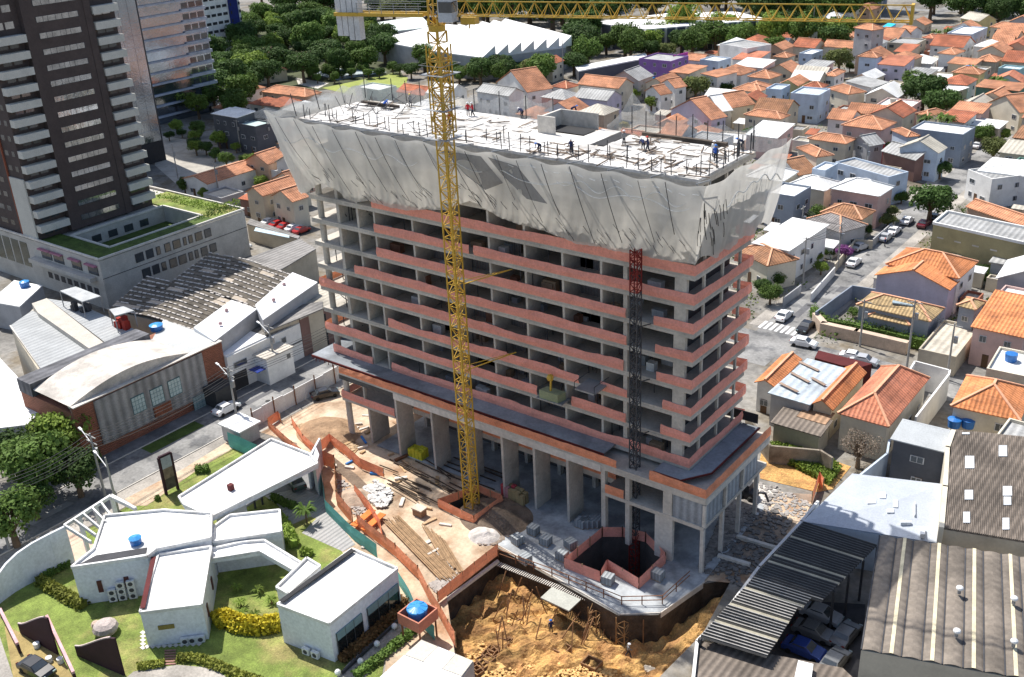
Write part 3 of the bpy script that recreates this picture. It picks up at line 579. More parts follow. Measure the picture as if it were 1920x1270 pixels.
def person(loc,pose,shirt,helmet,label,rz=0,group='construction workers on the top deck'):
    key=(pose,shirt,helmet)
    r_=root('person',label,'person',tuple(loc),group,rz)
    if key not in PROTO:
        bo,hz=make_person(pose,shirt); hb=MB(); hb.ball(hz+Vector((0,0,.04)),.135,10,sz=.85,top=1); hb.cyl(hz+Vector((0,.02,0)),.17,hz.z+.03,hz.z+.05,10)
        he=hb.build('helmet',mat('helmet_'+helmet,dict(white=(.8,.8,.8),yellow=(.7,.5,.05),blue=(.05,.2,.6),red=(.6,.05,.03))[helmet],rough=.4)); PROTO[key]=(bo.data,he.data); bpy.data.objects.remove(bo); bpy.data.objects.remove(he)
    for d,nm in zip(PROTO[key],('body','helmet')):
        o=bpy.data.objects.new(nm,d); S.collection.objects.link(o); o.parent=r_
    return r_
DZ=ZD+.13
for px,py,pose,sh,he,lb,rz in ((722,207,'bend','blue','blue','worker in blue bending at the far left edge of the deck',0),(770,202,'stand','grey','yellow','worker in a yellow helmet standing alone left of the crane mast',1),(836,238,'stand','red','white','worker in red half hidden behind the crane mast',2),(844,238,'walk','red','red','worker in a red vest just right of the crane mast',1),
 (878,219,'stand','red','white','left one of two workers in red at the far edge of the deck',.5),(887,219,'walk','red','white','right one of two workers in red at the far edge of the deck',2),(979,222,'bend','navy','white','worker in black leaning beside the stair core',1.4),(1073,217,'bend','navy','blue','worker in navy bending behind the stair core',-1),
 (1012,287,'bend','navy','blue','worker crouching at the front edge of the deck',3),(1071,291,'stand','navy','white','worker in a white helmet standing at the front edge of the deck',3),(1170,275,'stand','grey','white','worker in grey standing amid the deck panels',1),(1206,283,'bend','navy','white','left one of two dark figures in the middle right of the deck',1),(1215,287,'walk','navy','red','right one of two dark figures in the middle right of the deck',2),
 (1338,296,'stand','white','white','worker in a white shirt near the right end of the deck',0),(1341,304,'stand','blue','blue','worker in a bright blue shirt near the right front corner of the deck',0),(1391,281,'bend','navy','blue','worker in navy bending at the right end of the deck',2)):
    person(G(px,py,DZ),pose,sh,he,lb,rz)
q=K('K',645,1010,-3); q.z=-3.2; person(q,'stand','navy','blue','worker in dark clothes at the foot of the pit scaffolding',1,None)
q=K('K',1082,1145,-3); q.z=-3.2; person(q,'walk','grey','white','worker in a white helmet walking in the ochre pit',-1,None)
q=G(1605-10,458,0.02); person(G(1659,463,.02),'walk','navy','red','pedestrian crossing the road behind the parked cars',1,None)
# ---------------- houses ----------------
WINM=MB(); WINM.box(-.62,.62,-.09,.0,-.55,.55); WIN=WINM.build('window',frame); WINme=WIN.data; bpy.data.objects.remove(WIN)
q=MB(); q.box(-.53,-.04,-.11,-.09,-.46,.46); q.box(.04,.53,-.11,-.09,-.46,.46); PANE=q.build('pane',glass); PANEme=PANE.data; bpy.data.objects.remove(PANE)
q=MB(); q.box(-.45,.45,-.07,0,0,2.1); DOOR=q.build('door',mat('brown_door',(.12,.07,.04))); DOORme=DOOR.data; bpy.data.objects.remove(DOOR)
def win(parent,loc,rz,sx=1,sz=1,sub=True,nm='window'):
    o=inst(WINme,nm,parent,loc,rz,(sx,1,sz))
    if sub:
        p=bpy.data.objects.new('pane',PANEme); S.collection.objects.link(p); p.parent=o
    else: o.data=WIN2me
    return o
q=MB(); q.box(-.6,.6,-.06,0,-.5,.5); W2=q.build('window',glass); WIN2me=W2.data; bpy.data.objects.remove(W2)
NH=[0]
def house(a,b,c,h,kind,roofm,wc,label,rise=None,ov=.35,crop=None,wins=True,base=0,name='house',cat='house',group=None,snap=True,tank=False,parts=True,L=None,W=None,org=None,ang=None,floors=None):
    if org is None:
        if crop: a,b,c=k(crop,*a),k(crop,*b),k(crop,*c)
        A,B,Cc=G(*a,h),G(*b,h),G(*c,h)
        u=A-B; v=Cc-B; au=math.atan2(-u.y,-u.x); av=math.atan2(v.y,v.x)-math.pi/2
        ang=(au*u.length+av*v.length)/(u.length+v.length)
        if snap: ang*= .35 if abs(ang)<.35 else 1
        X=Vector((math.cos(ang),math.sin(ang),0)); Y=Vector((-X.y,X.x,0)); L=max(3,-u.dot(X)); W=max(3,v.dot(Y)); org=B
    org=Vector((org[0],org[1],base)); tf=rotf(org,ang); wm_=wall(wc)
    cen=tf(Vector((-L/2,W/2,0))); USED.append((cen.x,cen.y,math.hypot(L,W)/2,L,W,ang))
    r_=root(name,label,cat,tuple(cen),group)
    hw=h-base
    if rise is None: rise=dict(hip=.23,gx=.25,gy=.25,shed=.12,flat=0)[kind]*(min(L,W) if kind=='hip' else (W if kind=='gx' else L if kind=='gy' else W))
    x0,x1,y0,y1=-L+ov,-ov,ov,W-ov
    wb=MB(tf)
    if kind=='flat':
        wb.prism([(-L,0),(0,0),(0,W),(-L,W)],0,hw-.5) 
        for q in ((-L,0,0,.22),(-L,0,W-.22,W),(-L,-L+.22,.22,W-.22),(-.22,0,.22,W-.22)): wb.box(*q,hw-.5,hw)
        wb.build('wall',wm_,r_); MB(tf).box(-L+.23,-.23,.23,W-.23,hw-.49,hw-.4).build('roof',roofm,r_)
        x0,x1,y0,y1=-L,0,0,W
        if tank:
            tp=tf(Vector((-L*.7,W*.6,hw-.4))); tb=MB(); tb.cyl(tp,.75,tp.z,tp.z+1.1,10,.85); tb.build('water_tank',tankb if tank=='b' else conc,r_)
    else:
        wb.box(x0,x1,y0,y1,0,hw-.02)
        if kind=='gx':
            for xx in (x0,x1-.12): wb.add([(xx,y0,hw-.02),(xx,y1,hw-.02),(xx,W/2,hw+rise*.93),(xx+.12,y0,hw-.02),(xx+.12,y1,hw-.02),(xx+.12,W/2,hw+rise*.93)],[(0,2,1),(3,4,5),(0,3,5,2),(1,2,5,4)])
        if kind=='gy':
            for yy in (y0,y1-.12): wb.add([(x0,yy,hw-.02),(x1,yy,hw-.02),(-L/2,yy,hw+rise*.93),(x0,yy+.12,hw-.02),(x1,yy+.12,hw-.02),(-L/2,yy+.12,hw+rise*.93)],[(0,1,2),(3,5,4),(0,2,5,3),(1,4,5,2)])
        if kind=='shed': wb.add([(x1,y0,hw-.02),(x1,y1,hw-.02),(x1,y1,hw+rise),(x0,y0,hw-.02),(x0,y1,hw-.02),(x0,y1,hw+rise)],[(0,1,2),(3,5,4),(1,4,5,2)])
        wb.build('wall',wm_,r_)
        rb=MB(tf); t=.14; capb=MB(tf)
        def slab(P):
            rb.face(P); n=len(P); rb.add(P+[(p[0],p[1],p[2]-t) for p in P],[(i,n+i,n+(i+1)%n,(i+1)%n) for i in range(n)]+[tuple(range(2*n-1,n-1,-1))])
        z=hw; zr=hw+rise
        c0,c1,c2,c3=(-L,0,z),(0,0,z),(0,W,z),(-L,W,z)
        if kind=='hip':
            if L>=W: p,q=(-L+W/2,W/2,zr),(-W/2,W/2,zr); FS=[[c0,c1,q,p],[c1,c2,q],[c2,c3,p,q],[c3,c0,p]]
            else: p,q=(-L/2,L/2,zr),(-L/2,W-L/2,zr); FS=[[c0,c1,p],[c1,c2,q,p],[c2,c3,q],[c3,c0,p,q]]
            ED=[(c0,p),(c1,q if L>=W else p),(c2,q),(c3,p if L>=W else q),(p,q)]
        elif kind=='gx': p,q=(-L,W/2,zr),(0,W/2,zr); FS=[[c0,c1,q,p],[c2,c3,p,q]]; ED=[(p,q)]
        elif kind=='gy': p,q=(-L/2,0,zr),(-L/2,W,zr); FS=[[c1,c2,q,p],[c3,c0,p,q]]; ED=[(p,q)]
        else: c2,c3=(0,W,zr),(-L,W,zr); FS=[[c0,c1,c2,c3]]; ED=[]
        for P in FS: slab(P)
        rf=rb.build('roof',roofm,r_)
        if ED and parts:
            for p,q in ED:
                if Vector(p)!=Vector(q): capb.bar(Vector(p)+Vector((0,0,.06)),Vector(q)+Vector((0,0,.06)),.32,.16)
            capb.build('ridge_cap',cap if 'tile' in roofm.name else roofm,rf)
    if wins:
        nf=floors or max(1,int(hw/2.8))
        for f in range(nf):
            zc=1.6+f*2.9
            if zc>hw-.8: zc=hw-1.1
            nx=max(1,int((x1-x0)/3.2)); ny=max(1,int((y1-y0)/3.4))
            for i in range(nx):
                if R.random()<.8: pp=tf(Vector((x0+(i+.5)*(x1-x0)/nx+R.uniform(-.3,.3),y0,zc))); win(r_,pp,ang,R.choice([.8,1,1.3]),R.choice([.8,1]),parts)
            for i in range(ny):
                if R.random()<.8: pp=tf(Vector((x1,y0+(i+.5)*(y1-y0)/ny,zc))); win(r_,pp,ang+math.pi/2,R.choice([.7,.9,1.1]),1,parts)
        if parts: pp=tf(Vector((x0+(x1-x0)*R.uniform(.3,.7),y0,0))); inst(DOORme,'door',r_,pp,ang)
    return r_
H=house
# crop E and F: right-hand side
H((125,112),(325,140),(470,75),7.2,'flat',C_w,'slate','pale blue-grey flat-roofed house beside the right end of the debris net',crop='E')
H((95,420),(290,512),(548,345),6.5,'shed',C_w,'white','long white-walled row with a bright white sheet roof turning grey at the back',crop='E',rise=.5)
H((440,282),(640,388),(762,312),4.2,'hip',T_gr,'grey','low house with a grey hipped roof above a porch, beside the road',crop='E')
H((520,235),(785,300),(885,240),5,'hip',T_br,'beige','house with a rusty brown hipped roof in front of the pink house',crop='E')
H((580,75),(905,140),(1022,75),7,'hip',C_w,'pink','pink two-storey house under a white hipped roof',crop='E')
H((20,480),(140,615),(285,530),5,'hip',T_br,'cream','small cream house with a weathered orange hip roof right behind the tower end',crop='E')
H((975,575),(1448,700),(1572,582),6.6,'hip',T_bo,'white','large white house with a big orange hipped roof with pale lichen spots',crop='E')
H((885,660),(1385,778),(1440,712),5.8,'gy',T_bo,'lavender','broad pale lilac gable wall under an orange roof facing the road corner',crop='E',wins=False,rise=2.2)
H((750,872),(1250,992),(1400,912),4.6,'hip',T_tn,'slate','corner villa with a straw-coloured tiled hip roof and a solar panel',crop='E')
H((820,945),(1110,1018),(1145,985),3.4,'hip',T_tn,'slate','straw-coloured tiled porch roof on columns in front of the corner villa',crop='E',name='porch',cat='porch')
H((1362,252),(1270,328),(1300,345),6.5,'flat',C_g,'olive','x',crop='E') if 0 else None
H((1465,872),(1560,912),(1652,862),6.5,'hip',T_tn,'slate','small blue-grey annexe with a straw-coloured roof next to the villa',crop='E')
H((1555,988),(1900,1105),(1960,900),6.2,'shed',T_bo,'pink','pink two-storey house with a plain orange roof cut by the right edge of the picture',crop='E',rise=1.8)
H((1640,592),(1805,612),(1890,540),4,'shed',C_g,'grey','grey shed with a curved grey sheet roof behind the orange roofed house',crop='E',rise=.3)
H((1690,815),(1900,880),(1960,780),6,'flat',C_w,'pink','pale pink flat-roofed house at the right edge behind the annexe',crop='E')
H((1180,1165),(1425,1232),(1535,1015),3.2,'flat',C_ol,'beige','flat beige terrace slab beside the straw-roofed villa',crop='E',wins=False)
H((1500,205),(1890,345),(2000,310),5,'gx',T_or,'peach','long orange gabled roof behind the olive building at the right edge',crop='E')
# olive block
A_=[G(*k('E',*q),7.5) for q in ((1270,328),(1887,465),(1990,380),(1365,250))]
t=root('warehouse','olive-yellow walled block with a white parapet and grey flat roof','warehouse',tuple(G(*k('E',1450,400),0)))
P4=[(p.x,p.y) for p in A_]; MB().prism(P4,0,7.5,0,1).build('wall',[wall('olive'),C_g],t)
b=MB(); 
for a,c in zip(A_,A_[1:]+A_[:1]): b.bar((a.x,a.y,7.7),(c.x,c.y,7.7),.35,.5)
b.build('parapet',wall('white'),t)
for i in range(4):
    p=A_[0].lerp(A_[1],.1+.2*i); inst(MB().box(-.6,.6,-.05,.02,-.12,.12).build('tmp',concl).data,'wall_lamp',t,(p.x,p.y,5.2),math.atan2((A_[1]-A_[0]).y,(A_[1]-A_[0]).x))
for o in list(bpy.data.objects):
    if o.name.startswith('tmp'): bpy.data.objects.remove(o)
USED.append((sum(p.x for p in A_)/4,sum(p.y for p in A_)/4,12,24,8,0))
# tall white wall with three dark triangles
t=root('white_building','tall plain white wall with three dark triangles at the right edge','building',tuple(G(1830,372,0)))
c0=G(1824,374,0); hh=11
MB().prism([(c0.x,c0.y),(c0.x+24,c0.y+0),(c0.x+24,c0.y+13),(c0.x,c0.y+12)],0,6.4,0,1).build('wall',[wall('white'),C_w],t)
for (q1,q2,q3) in (((1868,349),(1887,343),(1886,354)),((1860,363),(1866,358),(1874,363)),((1875,374),(1886,369),(1884,375))):
    vs=[GY(x,y,c0.y-.06) for x,y in (q1,q2,q3)]; MB().face(vs+[v+Vector((0,.05,0)) for v in vs[:0]]).build('triangle_mark',void,t)
USED.append((c0.x+12,c0.y+6,14,24,12,0))
# crop F
H((105,285),(258,305),(437,118),4.6,'gy',T_bo,'white','narrow orange-tiled gable roof directly behind the right end of the tower',crop='F')
wr=H((257,300),(490,422),(697,180),5,'shed',C_bl,'grey','wide white sheet-metal roof with brown skylight strips between two orange roofs',crop='F',rise=.2,wins=False)
for q in ((290,275,410,335),(362,205,485,270),(420,135,548,195),(500,240,590,290)):
    a=K('F',q[0],q[1],5.35); c=K('F',q[2],q[3],5.35); MB().bar(a,c,.5,.06).build('skylight_strip',mat('brown_plastic',(.30,.22,.17)),wr)
H((482,425),(642,458),(862,205),4.8,'gy',T_bo,'beige','orange-tiled gable roof between the white metal roof and the large red hip roof',crop='F',rise=1.1)
H((665,482),(1012,568),(1302,247),5.4,'hip',T_pk,'cream','very large salmon-red hipped roof in the middle of the right side',crop='F',rise=2.4)
H((1410,442),(1882,528),(1862,292),6.2,'hip',T_bo,'cream','broad orange hipped roof next to the two blue water tanks',crop='F',rise=2.2)
H((1015,652),(1395,738),(1412,592),6.6,'shed',mat('plain_grey_roof',(.40,.42,.43),var=.05,stain=.08),'dark','shade-dark slate two-storey building with a plain pale grey roof above a dark yard',crop='F',rise=.15)  # shade on the front wall is put into its dark colour
H((228,535),(560,632),(642,545),3.2,'shed',C_br,'beige','low mouldy brown sheet roof above the old boundary wall',crop='F',wins=False)
H((402,495),(592,552),(655,500),3.6,'shed',corr('rusty_sheet',(.38,.24,.15),.8,.3,.4),'beige','small rusty tin roof tucked under the orange gable',crop='F',wins=False,rise=.3)
H((820,545),(1015,600),(1030,540),3.8,'flat',C_ol,'beige','weathered brick outbuilding with a beige slab in front of the large red roof',crop='F',wins=False)
H((1480,115),(1620,135),(1700,-10),3,'flat',C_g,'grey','x',crop='F') if 0 else None
# blue tanks on the ledge
for i,(x,y) in enumerate(((1448,515),(1540,518))):
    p=K('F',x,y,4.6); t=root('water_tank',('left','right')[i]+' one of the two blue water tanks beside the broad orange roof','water tank',tuple(p),'blue water tanks beside the orange roof')
    b=MB(); b.cyl(p,.75,p.z-1.1,p.z,12,.85); b.build('tank_body',tankb,t); b=MB(); b.cyl(p,.88,p.z,p.z+.2,12,.3); b.build('lid',tankb,t)
# yard walls, slate
def wallrun(pts,h,w_,m,label,name='boundary_wall',cat='wall',crop=None,z=0):
    P=[(G(*k(crop,*q),z+h) if crop else Vector((*q,z+h))) for q in pts]
    o=P[0]; b=MB()
    for i,(a,c) in enumerate(zip(P,P[1:])):
        d=(c-a).normalized()*(w_/2 if 0<i else 0); b.bar(Vector((a.x,a.y,z+h/2))-d*1.0,Vector((c.x,c.y,z+h/2)),w_,h)
    t=b.build(name,m,None,label=label,cat=cat,loc=(o.x,o.y,z)); return t
wallrun([(1145,195),(1185,130),(1415,190),(1410,215),(1290,370),(1190,500)],4.2,.25,wall('white'),'high white garden wall around the narrow yard beside the red roof',crop='F')
wallrun([(70,480),(230,690),(560,720),(640,770)],2.6,.3,mat('mossy_wall',(.27,.23,.18),var=.4,stain=.4),'stained brown wall at the back of the waste ground',crop='F')
wallrun([(800,900),(1000,740),(1015,650)],3.5,.25,wall('blue'),'grey-blue wall between the bare tree and the slate building',crop='F')
wallrun([(1440,585),(1400,700),(1385,960),(1360,1230)],7.4,.5,wall('cream'),'tall cream party wall along the brown factory roof',crop='F')
# brown factory roof at right
P=[G(*q,7.2) for q in ((1788,806),(1990,826),(2010,1030),(1770,990))]
t=root('factory_building','factory with a big dark brown corrugated roof and white skylight patches at the right edge','factory',(P[0].x,P[0].y,0))
MB().prism([(p.x,p.y) for p in P],0,7.0).build('wall',wall('beige'),t); b=MB(); b.prism([(p.x,p.y) for p in P],7.0,7.2)
for i in range(60):
    a=P[0].lerp(P[1],i/60); c=P[3].lerp(P[2],i/60); b.bar((a.x,a.y,7.22),(c.x,c.y,7.22),.1,.1)
b.build('roof',C_br,t)
for q in ((1520,605,50,12),(1545,760,60,90),(1765,690,55,80),(1540,985,55,70),(1795,960,60,70),(1795,1030,50,60),(1525,1130,45,80),(1785,1170,45,85)):
    a=K('F',q[0]-q[2]/2,q[1],7.3); c=K('F',q[0]+q[2]/2,q[1],7.3); d=K('F',q[0]-q[2]*.5,q[1]+q[3]*.9,7.3); MB().prism([(a.x,a.y),(c.x,c.y),(c.x+d.x-a.x,c.y+d.y-a.y),(d.x,d.y)],7.26,7.34).build('skylight',mat('skylight_white',(.60,.62,.63),rough=.3),t)
# membrane roof
P=[G(*q,5.0) for q in ((1598,888),(1770,908),(1767,1020),(1645,1000),(1505,978))]
t=root('membrane_roof_shed','shed under a glossy pale grey membrane roof between the waste ground and the brown factory','shed',(P[0].x,P[0].y,0))
MB().prism([(p.x,p.y) for p in P],0,4.9).build('wall',wall('blue'),t); 
cenP=sum(P,Vector())/5; b=MB()
for i in range(5): b.add([P[i],P[(i+1)%5],cenP+Vector((0,0,.7))],[(0,1,2)])
b.build('roof',mat('membrane',(.44,.47,.51),rough=.32,var=.07,spec=.6,bump=.1,bsc=.8),t)
for q in ((950,1000,80,40),(870,1050,110,25),(1040,1050,60,50),(1000,1110,90,25),(1090,1190,140,12),(1220,1230,60,50),(1180,1060,12,90)):
    a=K('F',q[0],q[1],5.62); p=K('F',q[0]+q[2]*.5,q[1],5.62); c=K('F',q[0],q[1]+q[3],5.62); MB().prism([(a.x,a.y),(p.x,p.y),(p.x+c.x-a.x,p.y+c.y-a.y),(c.x,c.y)],5.2,5.68).build('roof_patch',mat('patch_white',(.66,.68,.7),rough=.4),t)
# black corrugated shed (real ribs) and yard
P=[K('G',*q,5.2) for q in ((755,225),(1145,350),(1035,600),(760,655),(560,945),(205,835),(450,570))]
t=root('corrugated_shed','long shed with a black ribbed sheet roof and yellowish skylight strips below the platform','shed',(P[0].x,P[0].y,0))
A0,A1,B0,B1=K('G',755,225,5.2),K('G',205,835,5.2),K('G',1145,350,5.2),K('G',560,945,5.2)
n=52; blackm=mat('black_sheet',(.05,.048,.045),rough=.6,var=.2); cry=mat('cream_sheet',(.56,.51,.38),var=.2)
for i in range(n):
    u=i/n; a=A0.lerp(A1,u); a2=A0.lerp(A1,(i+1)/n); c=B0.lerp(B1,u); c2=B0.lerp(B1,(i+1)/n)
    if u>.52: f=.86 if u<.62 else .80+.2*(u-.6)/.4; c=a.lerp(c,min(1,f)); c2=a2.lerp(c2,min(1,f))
    m_=cry if i in (7,16,19,31,38,45) else blackm
    mid=lambda p,q,z: Vector(((p.x+q.x)/2,(p.y+q.y)/2,z))
    b=MB(); b.face([a,c,mid(c,c2,5.42),mid(a,a2,5.42)]); b.face([mid(a,a2,5.42),mid(c,c2,5.42),c2,a2]); rs_=b.build('roof_sheet',m_,t)
    if m_ is blackm: MB().bar(mid(a,a2,5.45),mid(c,c2,5.45),.09 if u>.5 else .06,.06).build('rib',mat('sunlit_rib',(.40,.38,.35),var=.2) if u>.5 else mat('shaded_rib',(.13,.13,.13)),rs_)  # sun and shade put into rib colour: pale lower half, dim upper half
b=MB(); 
for i in range(8): a=A0.lerp(A1,i/7); b.bar((a.x,a.y,0),(a.x,a.y,5.1),.3); c=B0.lerp(B1,i/7); (b.bar((c.x,c.y,0),(c.x,c.y,5.1),.2) if i<4 else None)
split_bars(b,'post',dsteel,t)
a=K('G',200,835,5.2); c=K('G',800,130,5.4)
w1=K('G',215,840,0); 
wallrun([(160,1130),(190,850),(345,690),(520,455),(745,215),(830,110)],4.6,.3,wall('white'),'white and pale blue boundary wall running down between platform and black shed',crop='G')
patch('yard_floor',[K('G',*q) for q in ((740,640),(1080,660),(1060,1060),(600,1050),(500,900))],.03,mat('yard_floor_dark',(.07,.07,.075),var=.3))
H((190,850),(560,940),(600,930),4,'flat',C_br,'brown','x',crop='G') if 0 else None
P=[K('G',*q,4.2) for q in ((192,850),(960,995),(1045,1075),(165,1060))]
t=root('lean_to_shed','drab brown netted lean-to roof at the bottom right of the pit','shed',(P[0].x,P[0].y,0)); MB().prism([(p.x,p.y) for p in P],0,4.2,0,1).build('roof',[wall('beige'),C_br],t)
p=[K('G',*q,4.9) for q in ((725,955),(805,975),(790,1080),(700,1070))]; b=MB(); b.prism([(v.x,v.y) for v in p],4.25,4.9); b.build('air_duct',white,None,label='white sheet metal box lying on the drab brown lean-to roof',cat='duct',loc=(p[0].x,p[0].y,4.25))
# vaulted roof
A0,A1,B0,B1=K('G',1155,296,8.0),K('G',1058,900,8.0),K('G',1990,425,8.0),K('G',2050,1080,8.0)
t=root('vaulted_warehouse','warehouse with a tan ribbed fibre-cement roof of long low waves at the bottom right corner','warehouse',(A0.x,A0.y,0))
n=9; vm=corr('tan_fibre_cement',(.22,.185,.15),1.1,.08,.4); yst=mat('yellowed_skylight',(.62,.55,.38),var=.2,scale=1)
for i in range(n):
    u0,u1=i/n*1.0,(i+1)/n
    def vf(u,v,u0=u0,u1=u1):
        uu=u0+(u1-u0)*u; p=A0.lerp(B0,uu).lerp(A1.lerp(B1,uu),v); return Vector((p.x,p.y,8+.2*math.sin(u*math.pi)**.8 if 0<u<1 else 8))
    MB().grid(vf,8,6).build('roof_vault',vm,t)
    if i%2==1:
        MB().grid(lambda u,v,vf=vf: vf(.40+.2*u,v)+Vector((0,0,.05)),2,6).build('skylight_strip',yst,t)
    a=vf(0,0);c=vf(0,1); MB().bar(a+Vector((0,0,.04)),c+Vector((0,0,.04)),.12).build('valley_gutter',dsteel,t)
MB().prism([(p.x,p.y) for p in (A0,B0,B1,A1)],0,7.95).build('wall',wall('beige'),t)
VT=[(1580,578),(1565,805),(1868,632),(1868,858)]
for i,q in enumerate(VT):
    p=K('G',*q,8.9); t=root('roof_ventilator',('upper left','lower left','upper right','lower right')[i]+' of the four round white ventilators on the tan vaulted roof','ventilator',(p.x,p.y,8.4),'ventilators on the vaulted roof')
    b=MB(); b.cyl(p,.16,8.4,8.8,10); b.build('neck',steel,t); b=MB(); b.ball((p.x,p.y,9.0),.34,12,sz=.75); b.build('turbine',white,t)
# hedge
def hedge(pts,w_,h,label,m,crop=None,n=900,name='hedge',leaf=.35,z=0):
    P=[(G(*k(crop,*q),z) if crop else Vector((*q,z))) for q in pts]; b=MB(); o=P[0]; D=[(c-a).length for a,c in zip(P,P[1:])]; tot=sum(D)
    for a,c in zip(P,P[1:]): b.bar((a.x,a.y,z+h*.42),(c.x,c.y,z+h*.42),w_*.6,h*.75)
    for i in range(n):
        t_=R.random()*tot; j=0
        while t_>D[j] and j<len(D)-1: t_-=D[j]; j+=1
        p=P[j].lerp(P[j+1],min(1,t_/D[j])); d=(P[j+1]-P[j]).normalized(); nn=Vector((-d.y,d.x,0)); th=R.random()*math.pi
        c=p+nn*math.cos(th)*w_*.5*R.uniform(.8,1.15)+Vector((0,0,z+.1+h*math.sin(th)*R.uniform(.75,1.12)-p.z))
        e1=Vector((R.gauss(0,1),R.gauss(0,1),R.gauss(0,.7))).normalized(); e2=e1.cross(Vector((R.gauss(0,1),R.gauss(0,1),R.gauss(0,1)))).normalized(); s=leaf*R.uniform(.5,1)
        b.face([c-e1*s*.5,c+e2*s*.35,c+e1*s*.5,c-e2*s*.35])
    return b.build(name,m,None,label=label,cat='hedge',loc=tuple(o),uv=False)
def leafm(nm,c,ov=.25): return mat(nm,c,rough=.75,var=.35,scale=.5,trans=.25,objvar=ov,fine=.35,spec=.2)
Lf=leafm('dark_leaves',(.062,.11,.028)); Lm=leafm('mid_leaves',(.105,.17,.036)); Lb=leafm('bright_leaves',(.20,.28,.05)); Lo=leafm('olive_leaves',(.15,.175,.055)); Ly=leafm('yellow_leaves',(.5,.42,.035)); Lh=leafm('hedge_leaves',(.27,.29,.055)); Lp=leafm('purple_blossom',(.26,.09,.26)); Lr=leafm('brown_twigs',(.20,.16,.125)); Lred=leafm('reddish_leaves',(.27,.15,.06))
hedge([(450,955),(520,1040),(700,1065),(950,1120),(1150,1170),(1400,1235)],1.8,2.2,'long trimmed green hedge wrapping round the corner villa',Lm,'E',2200)
wallrun([(470,930),(530,1000),(760,1050),(1100,1130)],2.0,1.1,mat('pink_slab',(.55,.43,.33)),'low garden wall with a wide peach-coloured coping inside the hedge',crop='E')
wallrun([(470,925),(720,745),(880,770)],2.6,.2,wall('slate'),'dark blue-grey wall enclosing the villa yard along the road',crop='E')
p=[K('E',*q,5.6) for q in ((1000,830),(1150,862),(1145,890),(990,865))]; 
b=MB(); b.prism([(v.x,v.y) for v in p],5.5,5.7); b.build('solar_panel',mat('solar_blue',(.30,.38,.42),rough=.25,spec=.7),None,label='pale blue solar panel lying on the straw-coloured villa roof',cat='solar panel',loc=(p[0].x,p[0].y,5.5))
for q_,h_,m_,lb in ((((440,800),(600,620)),1.6,'white','low white front wall along the pavement of the white row'),(((250,830),(370,740)),1.6,'grey','grey garden wall between the tower shrubs and the road'),(((600,600),(740,430),(860,440)),1.8,'beige','beige front wall behind the purple tree'),(((860,430),(1010,300)),1.6,'grey','grey street wall in front of the pink house')): wallrun(q_,h_,.2,wall(m_),lb,crop='E')
for a_ in (((130,560),'mid',2.4,'shrub tree in the yard right of the tower screens'),((210,760),'mid2',2.2,'dense shrub tree beside the grey garden wall'),((100,800),'dark',1.8,'dark bush nearest the tower screens'),((470,590),'bright',1.5,'bright bush behind the low white wall'),((330,600),'mid',1.6,'green bush under the white row'),((780,420),'dark',2.0,'dark shrub below the grey hip roof'),((960,300),'olive',2.2,'olive shrub tree in front of the rusty hip roof'),((1050,190),'mid',1.8,'green shrub at the corner of the pink house'),((1620,700),'dark',1.8,'dark shrub beside the white satellite dish yard'),((560,560),'mid2',1.4,'low green bush next to the purple tree')): LATE.append(a_)
# waste ground clutter
def scatter(name,n,fn,sz,m,label=None,kind='stuff',parent=None,flat=.6):
    b=MB()
    for i in range(n):
        x,y,z=fn(); a=R.random()*6; s=sz*R.uniform(.3,1.2); t_=rotf((x,y,z),a)
        b.tf=t_; b.add([Vector((R.uniform(.6,1)*sx_*s,R.uniform(.6,1)*sy_*s,zz*s*flat)) for zz in (0,1) for sx_,sy_ in ((-1,-1),(1,-1),(1,1),(-1,1))],[(4,5,6,7),(0,1,5,4),(1,2,6,5),(2,3,7,6),(3,0,4,7)]); b.tf=None
    return b.build(name,m,parent,kind=kind,uv=False)
def inpoly(P):
    tri=[[P[i] for i in t] for t in tessellate_polygon([[Vector((p[0],p[1],0)) for p in P]])]
    ar=[abs((t[1][0]-t[0][0])*(t[2][1]-t[0][1])-(t[2][0]-t[0][0])*(t[1][1]-t[0][1])) for t in tri]
    def f():
        t=R.choices(tri,ar)[0]; u,v=R.random(),R.random()
        if u+v>1: u,v=1-u,1-v
        return (t[0][0]+u*(t[1][0]-t[0][0])+v*(t[2][0]-t[0][0]),t[0][1]+u*(t[1][1]-t[0][1])+v*(t[2][1]-t[0][1]))
    return f
def sc(name,n,crop,pts,sz,m,z=0.02,**kw):
    f=inpoly([K(crop,*q) for q in pts]); return scatter(name,n,lambda:(*f(),z),sz,m,**kw)
def weeds(name,n,crop,pts,m,z=.02,hh=.5,leaf=.4):
    f=inpoly([K(crop,*q,z) for q in pts]); b=MB()
    for i in range(n):
        x,y=f(); c=Vector((x,y,z+R.random()*hh)); e1=Vector((R.gauss(0,1),R.gauss(0,1),R.gauss(0,1))).normalized(); e2=e1.cross(Vector((R.gauss(0,1),R.gauss(0,1),R.gauss(0,1)))).normalized(); s=leaf*R.uniform(.4,1)
        b.face([c-e1*s*.5,c+e2*s*.3,c+e1*s*.5,c-e2*s*.3])
    return b.build(name,m,kind='stuff',uv=False)
weeds('weeds',6000,'F',((190,690),(300,700),(560,770),(700,850),(620,960),(500,900),(300,800)),Lb,hh=.9,leaf=.55)
sc('rubble',260,'F',((160,940),(260,960),(500,1080),(450,1190),(200,1140)),.22,rub); sc('debris',500,'G',((330,200),(480,120),(700,210),(640,320),(420,560),(230,500)),.3,mat('dark_rubble',(.16,.15,.14),var=.5,scale=2))
